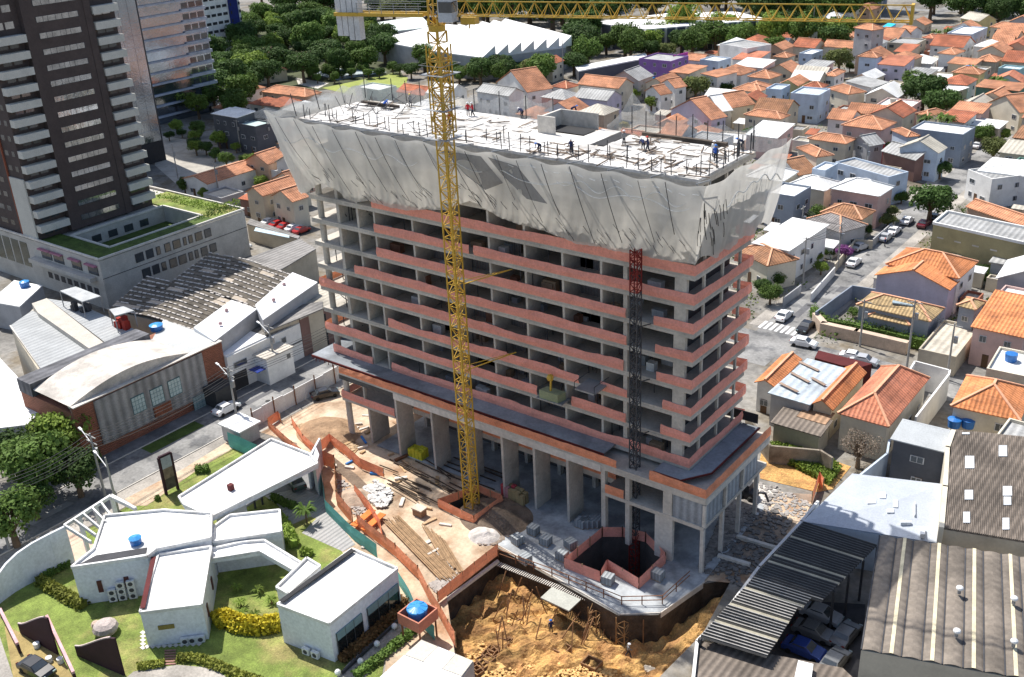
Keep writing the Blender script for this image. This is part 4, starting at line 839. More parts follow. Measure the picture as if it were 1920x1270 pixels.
patch('cracked_slab',[K('F',*q) for q in ((150,940),(270,985),(175,1140),(130,1100))],.06,concl); patch('brown_ground',[K('G',*q) for q in ((500,60),(840,80),(800,130),(520,450),(200,520),(260,300))],.03,mat('brown_ground',(.26,.20,.15),var=.3,stain=.3))
patch('pale_ground',[K('F',*q) for q in ((280,990),(500,1070),(440,1200),(180,1150))],.05,sand)
sc('rubble',1400,'G',((340,140),(480,60),(500,130),(400,300),(260,330),(230,470),(200,480)),.24,mat('grey_rubble',(.24,.22,.20),var=.55,scale=1.5),z=.1)
for i,(x,y,l) in enumerate(((400,300,240),(300,400,170))):
    a=K('G',x,y,.3); c=K('G',x+l,y+l*.3,.3); t=MB().bar(a,c,.45,.4).build('concrete_beam',concl,None,label=('upper','lower')[i]+' pale notched concrete beam lying in the rubble right of the tower',cat='beam',loc=tuple(a))
# ---------------- shaft fences and site things ----------------
def fence(pts,h,label,m=orangef,crop='K',z=.12,wav=.05,step=1.6,group=None,name='safety_fence'):
    P=[Vector((*K(crop,*q)[:2],z)) for q in pts]; o=P[0]; t=root(name,label,'fence',tuple(o),group)
    band([(p.x,p.y,z) for p in P],h,'mesh_panel',m,t,wav,.04,step=step); pb=MB()
    for a,c in zip(P,P[1:]):
        n=max(1,int((c-a).length/2))
        for i in range(n+1): q=a.lerp(c,i/n); pb.bar(q,q+Vector((0,0,h+.1)),.08)
    pb.build('post',wood,t); return t
fence([(8,310),(210,410),(372,290),(235,228),(8,310)],1.2,'orange mesh fence round the square pit at the foot of the yellow crane')
fence([(722,655),(925,735),(962,665),(1142,775),(1292,630),(1180,510),(1050,480),(935,480),(722,655)],1.4,'bright red-orange mesh fence round the larger pit at the foot of the hoist mast',m=salmon)
fence([(5,850),(345,580)],1.5,'orange fence above the white edge of the ochre pit',)
fence([(385,45),(440,135),(500,190),(570,140),(650,200),(720,260),(830,300)],1.3,'long crumpled orange fence along the earth trench left of the tower',crop='J',wav=.3)
fence([(270,55),(320,20),(330,35)],1.3,'short orange fence at the top corner by the street',crop='J'); fence([(270,60),(345,130),(430,200)],1.2,'orange fence behind the carport roof end',crop='J')
fence([(495,225),(595,265),(605,440),(680,530)],2.2,'tall orange board hoarding beside the carport',crop='J'); fence([(545,440),(680,545)],1.0,'x') if 0 else None
fence([(705,545),(890,690),(1000,800),(1050,900),(1110,1000),(1180,1130)],1.9,'long orange board hoarding running between villa and earthworks',crop='J')
fence([(690,390),(760,470),(815,560),(830,640)],1.2,'torn orange mesh beside the pile of grey rubble',crop='J',wav=.35)
fence([(500,1075),(545,940),(575,985)],1.6,'short orange panel standing at the corner of the waste ground',crop='F')
teal=mat('teal_hoarding',(.13,.42,.40),var=.15,trans=.2)
def tfence(pts,h,label,crop='J'):
    P=[K(crop,*q) for q in pts]; t=root('teal_hoarding',label,'fence',tuple(P[0])); band([tuple(p) for p in P],h,'board',teal,t,.03,.03,step=1.2)
tfence([(80,150),(225,215)],2.4,'turquoise hoarding by the small guard hut'); tfence([(527,270),(550,470),(680,600),(800,690)],1.9,'turquoise hoarding along the paved villa yard'); tfence([(890,800),(960,910),(1000,1010),(1080,1090)],1.8,'crumpled turquoise sheet hanging behind the blue water tank')
# block pallets
PAL=root('block_pallet','grey block pallet','block pallet',(0,0,0)); b=MB(); b.box(-.6,.6,-.55,.55,.12,1.05); b.build('block_stack',mat('grey_blocks',(.30,.32,.33),stripe=(.4,.25,0,.2)),PAL); b=MB()
for i in (-.45,0,.45): b.box(-.6,.6,i-.06,i+.06,0,.12)
b.build('pallet',wood,PAL)
BP=[(545,455,'farthest cube of grey blocks on the platform'),(455,510,'cube of grey blocks at the left edge of the platform'),(615,515,'cube of grey blocks in the middle of the shaded platform'),(755,535,'cube of grey blocks beside the left corner of the red fence'),(500,620,'cube of grey blocks by the handrail'),(708,600,'low broken cube of grey blocks touching the red fence'),(967,735,'pale cube of grey blocks in front of the red fence notch'),(1250,710,'cube of grey blocks right of the red fence')]
for i,(x,y,lb) in enumerate(BP):
    p=K('K',x,y,.13); o=dup(PAL,tuple(p),R.uniform(-.3,.3),lb,'block pallets on the concrete platform') if i else PAL
    if not i: PAL.location=p; PAL['label']=lb; PAL['group']='block pallets on the concrete platform'
for i in range(5):
    p=K('K',815+i*28,415-i*2,.13); dup(PAL,tuple(p),.05,'grey block stack in the row under the building, '+('first','second','third','fourth','fifth')[i]+' from the left','row of block stacks under the building')
# yellow and red/white bag stacks
t=root('yellow_sacks','stack of bright yellow sacks between two fin walls','sacks',tuple(G(775,862,.1))); b=MB(); p=G(778,860,.1)
for i in range(4):
    for j in range(3): MB().box(p.x-1.2+i*.62,p.x-.65+i*.62,p.y+j*.5,p.y+j*.5+.42,.1,1.2+R.random()*.35).build('sack',mat('yellow_plastic',(.62,.56,.04)),t)
t=root('bagged_material','row of red and brown bags of material stacked between two fin walls','bags',tuple(G(975,940,.1))); p=G(955,925,.12)
for i in range(6):
    for j in range(2): MB().box(p.x-.6+i*.66,p.x-.06+i*.66,p.y-.9+j*.7-i*.12,p.y-.4+j*.7-i*.12,.12,1.5+R.random()*.3).build('bag',[mat('red_bag',(.5,.07,.08),var=.3),mat('pink_bag',(.5,.25,.25),var=.3),mat('brown_bag',(.32,.24,.12),var=.3)][(i+j)%3 if i<3 else 2],t)
# rebar bundles
rb_=mat('rebar',(.33,.215,.12),var=.3,scale=1.5)
for nm,(a,c,d),n,lb in (('rebar_bundle',((830,520),(1100,800),(920,500)),36,'long bundle of brown steel bars lying on the pale sand'),('rebar_bundle',((1010,530),(1110,700),(1140,620)),20,'shorter bundle of brown bars right of the long bundle'),):
    A=K('J',*a,.1);B_=K('J',*c,.1);D_=K('J',*d,.1); b=MB()
    for i in range(n): o_=(D_-A)*(i/n)*.95+Vector((0,0,R.random()*.2)); j=(B_-A).normalized()*R.uniform(-1,1); b.bar(A+o_+j,B_+o_+j*R.uniform(-1,1),.07)
    b.build(nm,rb_,None,label=lb,cat='steel bars',loc=tuple(A))
A=G(700,858,.05); b=MB()
for i in range(40): p=G(R.uniform(690,900),R.uniform(855,915),.1+R.random()*.5); b.bar(p,p+Vector((R.uniform(3,7),R.uniform(-1.2,.2),R.uniform(-.05,.1))),.12)
b.build('timber_pile',mat('dark_timber2',(.07,.05,.035),var=.4),None,label='dark pile of steel and timber lying in the shade before the fin walls',cat='timber pile',loc=tuple(A))
for i in range(1):
    sc('rubble_pile',260,'J',((730,350),(800,320),(880,390),(830,460),(760,440)),.28,mat('white_rubble',(.55,.54,.52),var=.35,scale=2),z=.2)
sc('rubble',200,'J',((600,300),(700,350),(740,470),(660,500),(610,420)),.22,rub); sc('rubble',300,'J',((1050,820),(1190,760),(1120,870),(1080,860)),.2,rub); sc('rubble',220,'K',((210,480),(420,470),(330,520),(240,520)),.2,mat('brown_rubble',(.25,.2,.16),var=.4,scale=2))
sc('debris',500,'J',((380,40),(640,60),(720,150),(640,190),(560,130),(470,150)),.25,mat('sand_clods',(.42,.30,.18),var=.35,scale=2)); sc('debris',420,'K',((0,560),(100,640),(20,820),(0,840)),.16,rub)
for i in range(46):
    zi=i%3; x_,y_=[(R.uniform(560,700),R.uniform(760,830)),(R.uniform(640,900),R.uniform(880,1040)),(R.uniform(600,760),R.uniform(830,900))][zi]; mi=R.randrange(6); p=G(x_,y_,.03); q_=G(x_,y_,0)
    if not(-58<q_.x<-19.5 and -20<q_.y<14): continue
    MB(rotf(p,R.random()*3)).box(-R.uniform(.3,1.3),R.uniform(.3,1.3),-.12,R.uniform(.1,.4),0,R.uniform(.06,.3)).build('loose_board',[wood,ply,mat('board_pale',(.6,.55,.48)),rust,concl,mat('blue_bucket',(.05,.2,.5))][mi],None,label=['brown','plywood','pale','rusty','grey','blue'][mi]+' loose board '+['near the corner column','by the steel bars','by the fin walls'][zi],cat='board',group='loose boards on the site ground',loc=tuple(p))
def mound(crop,x,y,rad,h,m,label,seed=0):
    p=K(crop,x,y,0); b=MB()
    b.grid(lambda u,v:(p.x+(u-.5)*2*rad*1.2,p.y+(v-.5)*2*rad,max(-.3,h*(1-((u-.5)**2+(v-.5)**2)*4.2))*(1+.3*hn(u*7+seed,v*7))),26,26); return b.build('earth_mound',m,None,label=label,cat='earth mound',smooth=False,loc=tuple(p),uv=False)
mound('J',560,80,4.2,1.5,mat('brown_earth',(.34,.22,.13),var=.3,bump=.6,bsc=2),'brown earth heap beside the corner column'); mound('J',690,400,2.2,.8,mat('grey_sand',(.42,.33,.25),var=.3),'greyish sand heap inside the orange hoarding'); mound('K',340,360,4.2,.9,dsoil,'dark soil heap next to the crane pit',2); mound('K',270,470,1.8,.8,rub,'small stony heap at the edge of the platform',3)
sc('debris',700,'K',((230,330),(450,290),(500,400),(300,480),(230,420)),.22,mat('dark_clods',(.10,.08,.07),var=.4))
for i,(x,y,wd,lb) in enumerate(((740,500,0,'left bright orange plank bridge over the trench'),(790,520,1,'right bright orange plank bridge over the trench'))):
    a=K('J',x-60,y+35,.6); c=K('J',x+35,y-45,.6); MB().bar(a,c,.9,.12).build('plank_bridge',mat('orange_boards',(.70,.20,.05),var=.15),None,label=lb,cat='plank bridge',loc=tuple(a))
p=K('J',1003,480,.05); t=root('tool_chest','small wooden hut-shaped box on the sand','crate',tuple(p)); MB().box(p.x-.7,p.x+.7,p.y-.5,p.y+.5,.05,.95).build('box_body',mat('box_wood',(.30,.18,.11)),t); MB().box(p.x-.8,p.x+.8,p.y-.6,p.y+.6,.95,1.1).build('lid',mat('box_lid',(.6,.5,.4)),t)
# trench along the hoarding (sunk strip look is real geometry: banks on both sides)
b=MB()
for a,c in zip(((500,190),(640,300),(700,360)),((640,300),(700,360),(760,420))):
    A=K('J',*a,.02);B_=K('J',*c,.02); b.face([A,B_,B_+Vector((.9,1.3,.02)),A+Vector((.9,1.3,.02))])
b.build('trench_bottom',dsoil,kind='structure')
# platform handrail
rp=[K('K',*q,.13) for q in ((345,590),(650,700),(1045,860),(1275,855),(1430,715))]
t=root('handrail','dark steel handrail along the outer edge of the concrete platform','handrail',tuple(rp[0])); b=MB(); pb=MB()
for a,c in zip(rp,rp[1:]):
    for hgt in (.55,1.1): b.bar(a+Vector((0,0,hgt)),c+Vector((0,0,hgt)),.07)
    n=max(1,int((c-a).length/1.9))
    for i in range(n): q=a.lerp(c,i/n); MB().bar(q,q+Vector((0,0,1.12)),.09).build('rail_post',rust,t)
b.build('rail',rust,t)
# pit: scaffolds, formwork boxes, catch platform
for i,(x,y) in enumerate(((850,900),(1010,960))):
    q=K('K',x,y,0); b=MB(); lattice(b,q.x,q.y+1.4,-4.2,-.2,1.0,4,.08,.06); b.build('scaffold_tower',mat('scaffold_wood',(.34,.20,.09),var=.3),None,label=('left','right')[i]+' wooden scaffold tower propping the platform edge from the pit',cat='scaffold',loc=(q.x,q.y,-5.2))
b=MB(); A=K('K',585,820,-.4); B_=K('K',650,760,-.4); C_=K('K',815,830,-.4); D_=K('K',745,895,-.4); b.prism([(v.x,v.y) for v in (A,B_,C_,D_)],-.5,-.35); b.build('catch_board',mat('board_grey',(.42,.42,.37),var=.15),None,label='grey board platform sticking out below the slab edge over the pit',cat='board',loc=tuple(A))
b=MB()
for i in range(48): p=K('K',R.uniform(340,1250),R.uniform(640,1000),-.5); p.x=min(max(p.x,-18),4); b.bar(Vector((p.x,p.y-.5,-.5)),Vector((p.x+R.uniform(-2,2),p.y-R.uniform(.5,3),-4.8)),.1)
b.build('raking_prop',mat('prop_wood',(.26,.14,.07),var=.3),kind='stuff')
b=MB()
for i in range(60):
    u=i/60; p=rp[0].lerp(rp[2],u); b.bar((p.x,p.y-.1,-.35),(p.x-.1,p.y-.75,-.45),.1,.07)
b.build('edge_bracket',concl,kind='stuff')
for i in range(14):
    q=K('K',235+ (i%7)*33,1210-(i%7)*33+(i//7)*30,-4.9); MB().box(q.x-.55,q.x+.55,q.y-.4,q.y+.4,-5,-4.5).build('formwork_box',mat('dark_box',(.09,.05,.03)),None,label='open timber formwork box in the row on the left side of the pit floor',cat='formwork box',group='formwork boxes on the pit floor',loc=(q.x,q.y,-5)) if 0 else None
fbm=MB(); fbm.box(-.6,.6,-.5,-.42,0,.6); fbm.box(-.6,.6,.42,.5,0,.6); fbm.box(-.6,-.52,-.42,.42,0,.6); fbm.box(.52,.6,-.42,.42,0,.6); fbo=fbm.build('formwork_box',mat('box_timber',(.22,.12,.06),var=.3)); fme=fbo.data; bpy.data.objects.remove(fbo)
for i in range(14):
    q=K('K',225+(i//2)*32,1215-(i//2)*34+(i%2)*26,-3.2); o=bpy.data.objects.new('formwork_box',fme); S.collection.objects.link(o); o.location=(q.x,q.y,-3.5); o.rotation_euler=(0,0,R.uniform(-.4,.4)); o['label']='timber formwork box in the pit row'; o['category']='formwork box'; o['group']='formwork boxes on the pit floor'
for x,y,lb in ((480,985,'round dug hole with timber edging near the middle of the pit'),(700,1110,'timber-edged footing hole right of the pit middle'),(875,1195,'square footing box with a white rim near the lower right of the pit')):
    q=K('K',x,y,-3.2); o=bpy.data.objects.new('formwork_box',fme); S.collection.objects.link(o); o.location=(q.x,q.y,-3.5); o.scale=(1.5,1.5,1); o['label']=lb; o['category']='formwork box'
sc('soil_clods',2600,'K',((150,1000),(400,800),(620,900),(800,1050),(1060,1100),(1200,1250),(400,1270),(230,1200)),.16,mat('ochre_clods',(.62,.38,.15),var=.35,scale=2),z=-3.3)
sc('rubble',260,'K',((1180,1100),(1300,1150),(1420,1080),(1360,1180),(1280,1240)),.3,mat('wall_rubble',(.55,.48,.38),var=.35,scale=2),z=-2.5)
# blue tank on brick stand
p=G(783,1148,3.4); t=root('water_tank_stand','square brick-red box on legs holding a blue tank at the bottom centre','tank stand',(p.x,p.y,0)); b=MB()
bx=mat('brick_red_boards',(.50,.20,.13)); W_=1.45
for a in ((-W_,W_,-W_,-W_+.15),(-W_,W_,W_-.15,W_),(-W_,-W_+.15,-W_+.15,W_-.15),(W_-.15,W_,-W_+.15,W_-.15)): b.box(p.x+a[0],p.x+a[1],p.y+a[2],p.y+a[3],2.3,3.6)
b.box(p.x-W_+.15,p.x+W_-.15,p.y-W_+.15,p.y+W_-.15,2.3,2.4); b.build('tray',bx,t)
for sx_,sy_ in ((-1,-1),(1,-1),(1,1),(-1,1)): MB().bar((p.x+sx_*1.2,p.y+sy_*1.2,0),(p.x+sx_*1.2,p.y+sy_*1.2,2.3),.14).build('leg',rust,t)
t=root('water_tank','large blue round water tank with a ribbed lid standing in the brick-red box','water tank',(p.x,p.y,2.41)); MB().cyl(p,.95,2.41,3.9,20,1.02).build('tank_body',tankb,t); b=MB(); b.cyl(p,1.1,3.9,4.0,20,1.05); b.cyl(p,1.0,4.0,4.22,20,.35); 
for i in range(8): a=i*math.pi/4; b.bar((p.x+.3*math.cos(a),p.y+.3*math.sin(a),4.2),(p.x+1*math.cos(a),p.y+1*math.sin(a),4.02),.09)
b.build('lid',mat('blue_lid',(.05,.28,.62),rough=.35),t)
# white fence of the site along the street
P=[K('H',*q) for q in ((1335,1215),(1480,1110),(1750,960),(1875,900))]
t=root('site_fence','tall pale grey sheet fence of the site beside the street','fence',tuple(P[0]))
X0=-64.6
for i in range(14): MB().box(X0-.06,X0+.06,-8.5+i*2.0,-6.55+i*2.0,0,2.4+(.15 if i%3 else 0)).build('sheet_panel',mat('sheet_pale',(.74,.74,.72),var=.06),t)
b=MB()
for i in range(8): b.bar((X0+.2,-8.5+i*4,0),(X0+.2,-8.5+i*4,3.2),.14)
split_bars(b,'post',rust,t)
# ---------------- white villa (sales pavilion) ----------------
vw=mat('villa_wall',(.72,.74,.78),var=.05,scale=.3,stain=.16,rough=.7); vr=mat('villa_roof',col2=(.58,.56,.52),c2s=.3,c2t=(.5,.75),col=(.78,.77,.75),var=.08,scale=.35,stain=.22,stripe=(1.3,.04,0))
t=root('white_pavilion','sprawling white flat-roofed pavilion of linked blocks in the walled garden at the lower left','pavilion',(-38,-33,0))
def vblock(crop,pts,h,nm='wing',base=0,wm_=vw,par=.35,z0=0):
    P=[K(crop,*q,h) for q in pts]; pl=[(p.x,p.y) for p in P]
    w_=MB().prism(pl,z0,h-par).build('wall',wm_,t)
    b=MB(); n=len(P)
    for i in range(n):
        a,c=P[i],P[(i+1)%n]; b.bar((a.x,a.y,h-par/2+.02),(c.x,c.y,h-par/2+.02),.24,par)
    b.build('parapet',vr,t); cx_,cy_=sum(p[0] for p in pl)/n,sum(p[1] for p in pl)/n
    MB().prism([(cx_+(x-cx_)*.97,cy_+(y-cy_)*.97) for x,y in pl],h-par+.02,h-par+.08).build('roof',vr,t); return P
vblock('I',((320,772),(660,722),(700,690),(945,640),(950,530),(735,515),(470,540),(420,690)),5.2)
bx=[K('I',*q,5.2) for q in ((335,765),(430,715),(660,680),(655,705),(480,735))]
MB().prism([(p.x,p.y) for p in bx],4.95,5.0).build('light_well',mat('well_dark',(.06,.06,.065)),t)
vblock('I',((628,975),(905,940),(948,680),(710,715)),4.6)
MB().bar(K('I',640,960,4.65),K('I',690,730,4.65),.5,.1).build('roof_gutter',mat('maroon_gutter',(.10,.02,.02)),t)
Pn=[(520,1132),(617,1168),(745,1065),(660,1028)]
vblock('Z',Pn,5.0); a=G(527,1128,5.05); c=G(662,1031,5.05); MB().bar(a,c,.55,.12).build('roof_gutter',void,t)
vblock('Z',((518,1100),(540,1112),(600,1060),(575,1045)),4.4)
vblock('Z',((395,1047),(487,1032),(575,1082),(590,1070),(495,1012),(455,1015),(396,1028)),4.0,z0=3.3)
vblock('Z',((398,1014),(527,996),(524,955),(430,965),(402,985)),4.4)
vblock('Z',((395,968),(595,868),(580,850),(508,822),(335,930),(345,945)),5.0,z0=4.2)
MB().prism([(p.x,p.y) for p in (G(583,857,4.9),G(590,868,4.9),G(606,905,0),G(600,890,0))],0,4.2).build('wall',vw,t) 
e1,e2,e3=K('J',470,190,5),K('J',440,180,5),K('J',390,160,5)
MB().bar((e1.x-.3,e1.y-.4,2.1),(e1.x-3.2,e1.y+4.5,2.1),.25,4.2).build('wall',vw,t)
MB().bar(K('J',10,480,2.2),K('J',160,440,2.2),.3,4.2).build('wall',vw,t)
for q in ((240,430),(205,450)): p=K('J',*q,0); MB().box(p.x-.1,p.x+.1,p.y-.1,p.y+.1,0,4.2).build('column',dsteel,t)
# glazing and canopy on the right face of the near block
A=G(617,1168,5);B_=G(745,1065,5); d=(B_-A).normalized(); nrm=Vector((d.y,-d.x,0))
for u0,u1 in ((.06,.42),(.5,.97)):
    a=A.lerp(B_,u0)+nrm*.06; c=A.lerp(B_,u1)+nrm*.06
    w_=MB().face([(a.x,a.y,.2),(c.x,c.y,.2),(c.x,c.y,2.2),(a.x,a.y,2.2)]).build('window',mat('shop_glass',(.015,.018,.02),rough=.1,spec=.8),t)
    MB().bar((a.x,a.y,2.75),(c.x,c.y,2.75),.16,.95).build('spandrel',mat('teal_grey',(.20,.30,.31)),t)
    for j in range(4): q=a.lerp(c,j/3); MB().bar((q.x+nrm.x*.05,q.y+nrm.y*.05,.1),(q.x+nrm.x*.05,q.y+nrm.y*.05,3.2),.07).build('mullion',dsteel,w_)
def face_rects(crop,A2,B2,h,items,par,m,nm):
    a=K(crop,*A2,h);c=K(crop,*B2,h); d=(c-a).normalized(); nn=Vector((d.y,-d.x,0)); L_=(c-a).length
    for u,z,wd,hh in items:
        p=a+d*(L_*u); p=Vector((p.x,p.y,z))+nn*.06; e=d*wd/2; up=Vector((0,0,hh/2)); f=MB(); f.bar(p-e,p+e,.12,hh); f.build(nm,m,par)
nwm=mat('narrow_window',(.10,.03,.035),rough=.3)
face_rects('I',(320,772),(660,722),5.2,[(.30,2.1,.5,1.5),(.66,2.1,.5,1.5)],t,nwm,'window'); face_rects('I',(628,975),(905,940),4.6,[(.36,2.3,1.6,.5)],t,mat('strip_window',(.25,.2,.06)),'window'); face_rects('I',(905,940),(948,680),4.6,[(.2,2.2,.5,1.5),(.65,2.2,.5,1.5)],t,nwm,'window')
# tank and vent on its roof
p=K('I',607,650,5.5); t2=root('water_tank','small blue round tank on the white roof of the pavilion','water tank',(p.x,p.y,4.95)); MB().cyl(p,.62,4.95,5.7,14,.68).build('tank_body',tankb,t2); MB().cyl(p,.72,5.7,5.95,14,.25).build('lid',MATS['blue_lid'],t2)
p=K('J',85,350,5); t2=root('roof_vent','small dark and white hood on the long white carport roof','vent',(p.x,p.y,4.75)); MB().prism([(p.x-.3,p.y-.3),(p.x+.3,p.y-.3),(p.x+.3,p.y+.3),(p.x-.3,p.y+.3)],4.75,5.5).build('hood',mat('hood_dark',(.12,.03,.03)),t2)
# AC units
acm=mat('ac_white',(.68,.68,.66)); AC=root('air_conditioner','ac','air conditioner',(0,0,0)); MB().box(-.42,.42,-.18,.18,0,.75).build('casing',acm,AC); b=MB(); b.tf=None
b.add([(.27*math.cos(i*.6283),-.19,.38+.27*math.sin(i*.6283)) for i in range(10)],[tuple(range(10))[::-1]]); b.build('fan_grille',dsteel,AC)
a=K('I',320,772,0);c=K('I',660,722,0)
acs=[]
A2=K('I',320,772,5.2);B2=K('I',660,722,5.2); d=(B2-A2).normalized(); az=math.atan2(d.y,d.x); nn=Vector((d.y,-d.x,0)); L_=(B2-A2).length
for u,zs,nm in ((.44,(.15,.95),'left'),(.57,(.15,.95,1.75),'middle'),(.71,(.15,.95,1.75),'right')):
    for j,z in enumerate(zs): p=A2+d*(L_*u)+nn*.35; acs.append(((p.x,p.y,z),az,('lowest','second','third')[j]+' air conditioner of the '+nm+' stack on the left block of the pavilion'))
A2=K('I',628,975,4.6);B2=K('I',905,940,4.6); d=(B2-A2).normalized(); az=math.atan2(d.y,d.x); nn=Vector((d.y,-d.x,0)); L_=(B2-A2).length
for u,nm in ((.62,'left'),(.74,'middle'),(.88,'right')): p=A2+d*(L_*u)+nn*.35; acs.append(((p.x,p.y,.1),az,nm+' one of three air conditioners below the small strip window'))
A2=G(520,1132,5);B2=G(617,1168,5); d=(B2-A2).normalized(); az=math.atan2(d.y,d.x); nn=Vector((d.y,-d.x,0)); L_=(B2-A2).length
for u,nm in ((.5,'left'),(.68,'right')): p=A2+d*(L_*u)+nn*.4; acs.append(((p.x,p.y,.1),az,nm+' one of two air conditioners at the foot of the block nearest the site'))
for i,(l_,a_,lb) in enumerate(acs):
    if i: dup(AC,l_,a_,lb,'air conditioners of the pavilion')
    else: AC.location=l_; AC.rotation_euler=(0,0,a_); AC['label']=lb; AC['group']='air conditioners of the pavilion'
# curved garden wall with pergola fins
t=root('curved_wall','high sweeping white garden wall with a row of pergola fins at its upper end','wall',tuple(K('I',0,960,0)))
b=MB(); hs=[2.2,3.2,3.9,4.4,4.8,5.0,5.0]; gl=[K('I',x_,y_,h_) for (x_,y_),h_ in zip(((-90,915),(-20,820),(25,760),(75,712),(140,668),(215,628),(292,590)),hs)]
for q_ in gl: q_.z=0
for i in range(6): 
    a,c=gl[i],gl[i+1]; h1,h2=hs[i],hs[i+1]; dd=(c-a).normalized(); nn=Vector((-dd.y,dd.x,0))*.15
    b.add([a-nn,c-nn,c+nn,a+nn,a-nn+Vector((0,0,h1)),c-nn+Vector((0,0,h2)),c+nn+Vector((0,0,h2)),a+nn+Vector((0,0,h1))],[(4,5,6,7),(0,1,5,4),(1,2,6,5),(2,3,7,6),(3,0,4,7)])
b.build('wall',vw,t)
pe=[K('I',q[0],q[1],5.0) for q in ((290,590),(500,455),(610,515))]
b=MB(); b.bar(pe[0],pe[1],.35,.4); b.bar(pe[1],pe[2],.35,.4); b.build('beam',vr,t)
for i in range(6):
    a=pe[0].lerp(pe[1],i/5.2); c=K('I',410+i*22,665-i*30,4.9) if i<5 else pe[2]; MB().bar(a,c,.2,.45).build('pergola_fin',vr,t)
for f in (.3,.65,1): p=pe[0].lerp(pe[1],f); MB().box(p.x-.2,p.x+.2,p.y-.2,p.y+.2,0,4.8).build('column',vw,t)
# garden objects
pink=mat('pink_bar',(.62,.36,.37)); maroon=mat('maroon_sail',(.045,.02,.028),var=.15)
for i,(x0_,y0_,x1_,y1_,lb) in enumerate(((0,965,78,1120,'pink beam on posts at the left edge of the lawn'),(210,995,330,1250,'long pink beam on posts between the two maroon sails'))):
    a=K('I',x0_,y0_,1.2); c=K('I',x1_,y1_,1.2); t=root('entrance_beam',lb,'beam',(a.x,a.y,0),'pink beams of the entrance gate'); MB().bar(a,c,.3,.3).build('rail',pink,t)
    for q in (a,c): MB().box(q.x-.12,q.x+.12,q.y-.12,q.y+.12,0,1.05).build('post',maroon,t)
for i,(g3,h3,lb) in enumerate(((((85,1045),(180,1105),(262,1165)),(1.0,3.2,2.9),'left maroon curved sail wall standing on the lawn'),(((345,1165),(450,1220),(560,1270)),(.8,3.2,3.0),'right maroon curved sail wall near the bottom edge'))):
    P=[K('I',*q,0) for q in g3]; t=root('sail_wall',lb,'wall',tuple(P[0]),'maroon sail walls'); b=MB(); n=10; pv=None; edge=[]
    tl=[(62,1020),(110,1015),(150,985),(185,980)] if i==0 else [(345,1160),(400,1130),(450,1100),(505,1095)]
    gb=[K('I',*q,0) for q in (((95,1070),(262,1168)) if i==0 else ((350,1172),(560,1262)))]
    for j in range(n):
        u=j/n;u2=(j+1)/n
        f=lambda u:1.2+3.6*(3*u*u-2*u**3)+.2*math.sin(u*6)
        a=gb[0].lerp(gb[1],u);c=gb[0].lerp(gb[1],u2); dd=(c-a).normalized(); nn=Vector((-dd.y,dd.x,0))*.1
        b.add([a-nn,c-nn,c+nn,a+nn,a-nn+Vector((0,0,f(u))),c-nn+Vector((0,0,f(u2))),c+nn+Vector((0,0,f(u2))),a+nn+Vector((0,0,f(u)))],[(4,5,6,7),(0,1,5,4),(1,2,6,5),(2,3,7,6),(3,0,4,7)]); edge.append(a+Vector((0,0,f(u)+.05)))
    b.build('panel',maroon,t); MB().path(edge,.16).build('coping',mat('coping_pink',(.6,.48,.45)),t)
p=K('I',480,1070,0); t=root('rock_sculpture','grey-pink boulder fountain with a stubby spout on the lawn','sculpture',tuple(p)); b=MB(); b.ball((p.x,p.y,.7),1.35,12,sz=.6); b.build('boulder',mat('boulder',(.42,.36,.33),var=.3,bump=.6,bsc=2),t); MB().ball((p.x-1.5,p.y-.2,.5),.55,8,sz=.8).build('head',mat('boulder2',(.5,.38,.3),var=.3),t)
for i,(x,y) in enumerate(((162,1118),(218,1182),(268,1186))):
    p=K('I',x,y,.5); MB().cyl(p,.33,0,.55,12).build('bollard',white,None,label=('white round bollard left of the pink beam','white round bollard in front of the parked black car','white round bollard against the pink beam')[i],cat='bollard',group='white bollards on the lawn',loc=(p.x,p.y,0))
for i in range(5):
    p=K('I',642+i%2*0,1070+i*17,.03); MB().box(p.x-.28,p.x+.28,p.y-.2,p.y+.2,.01,.07).build('stepping_stone',concl,None,label='pale stepping stone in the short row beside the pavilion',cat='paving stone',group='stepping stones beside the pavilion',loc=(p.x,p.y,0))
for i in range(10):
    p=K('I',660+i*26,1134-i*1.5,.03); MB().box(p.x-.24,p.x+.24,p.y-.2,p.y+.2,.01,.07).build('stepping_stone',concl,None,label='stepping stone in the shaded row under the air conditioners',cat='paving stone',group='stepping stones under the air conditioners',loc=(p.x,p.y,0))
t=root('sleeper_steps','flight of dark timber sleepers laid like steps in the lawn','steps',tuple(K('I',765,1180,0)))
for i in range(6): a=K('I',740,1152+i*12,.05); c=K('I',790,1150+i*12,.05); MB().bar(a,c,.2,.12).build('sleeper',mat('sleeper',(.30,.16,.13),var=.3),t)
hedge([(180,840),(240,880),(310,920),(380,960)],1.5,.9,'low olive hedge curving away from the left block of the pavilion',Lh,'I',700,leaf=.5)
hedge([(200,830),(260,790),(310,760)],1.2,.7,'dark low shrubs beside the pink terrace',Lm,'I',260,leaf=.5)
hedge([(965,1040),(1010,1020),(1080,1050),(1180,1060),(1260,1045)],1.9,1.5,'bright yellow-green croton hedge between the pavilion blocks',Ly,'I',1500,leaf=.6)
hedge([(620,1230),(740,1215)],.9,.5,'short clipped hedge left of the sleeper steps',Lh,'I',260,leaf=.4); hedge([(800,1190),(900,1195),(980,1225),(1080,1270),(1180,1300)],1.1,.6,'long low hedge curving along the garden path',Lh,'I',700,leaf=.45)
hedge([(610,1190),(700,1130),(800,1040),(930,900)],1.8,.7,'reddish planting bed along the glazed side of the near block',Lred,'J',900,leaf=.45); hedge([(690,1270),(800,1190),(980,1040)],1.2,.6,'green planting strip beside the gravel path',Lm,'J',420,leaf=.45)
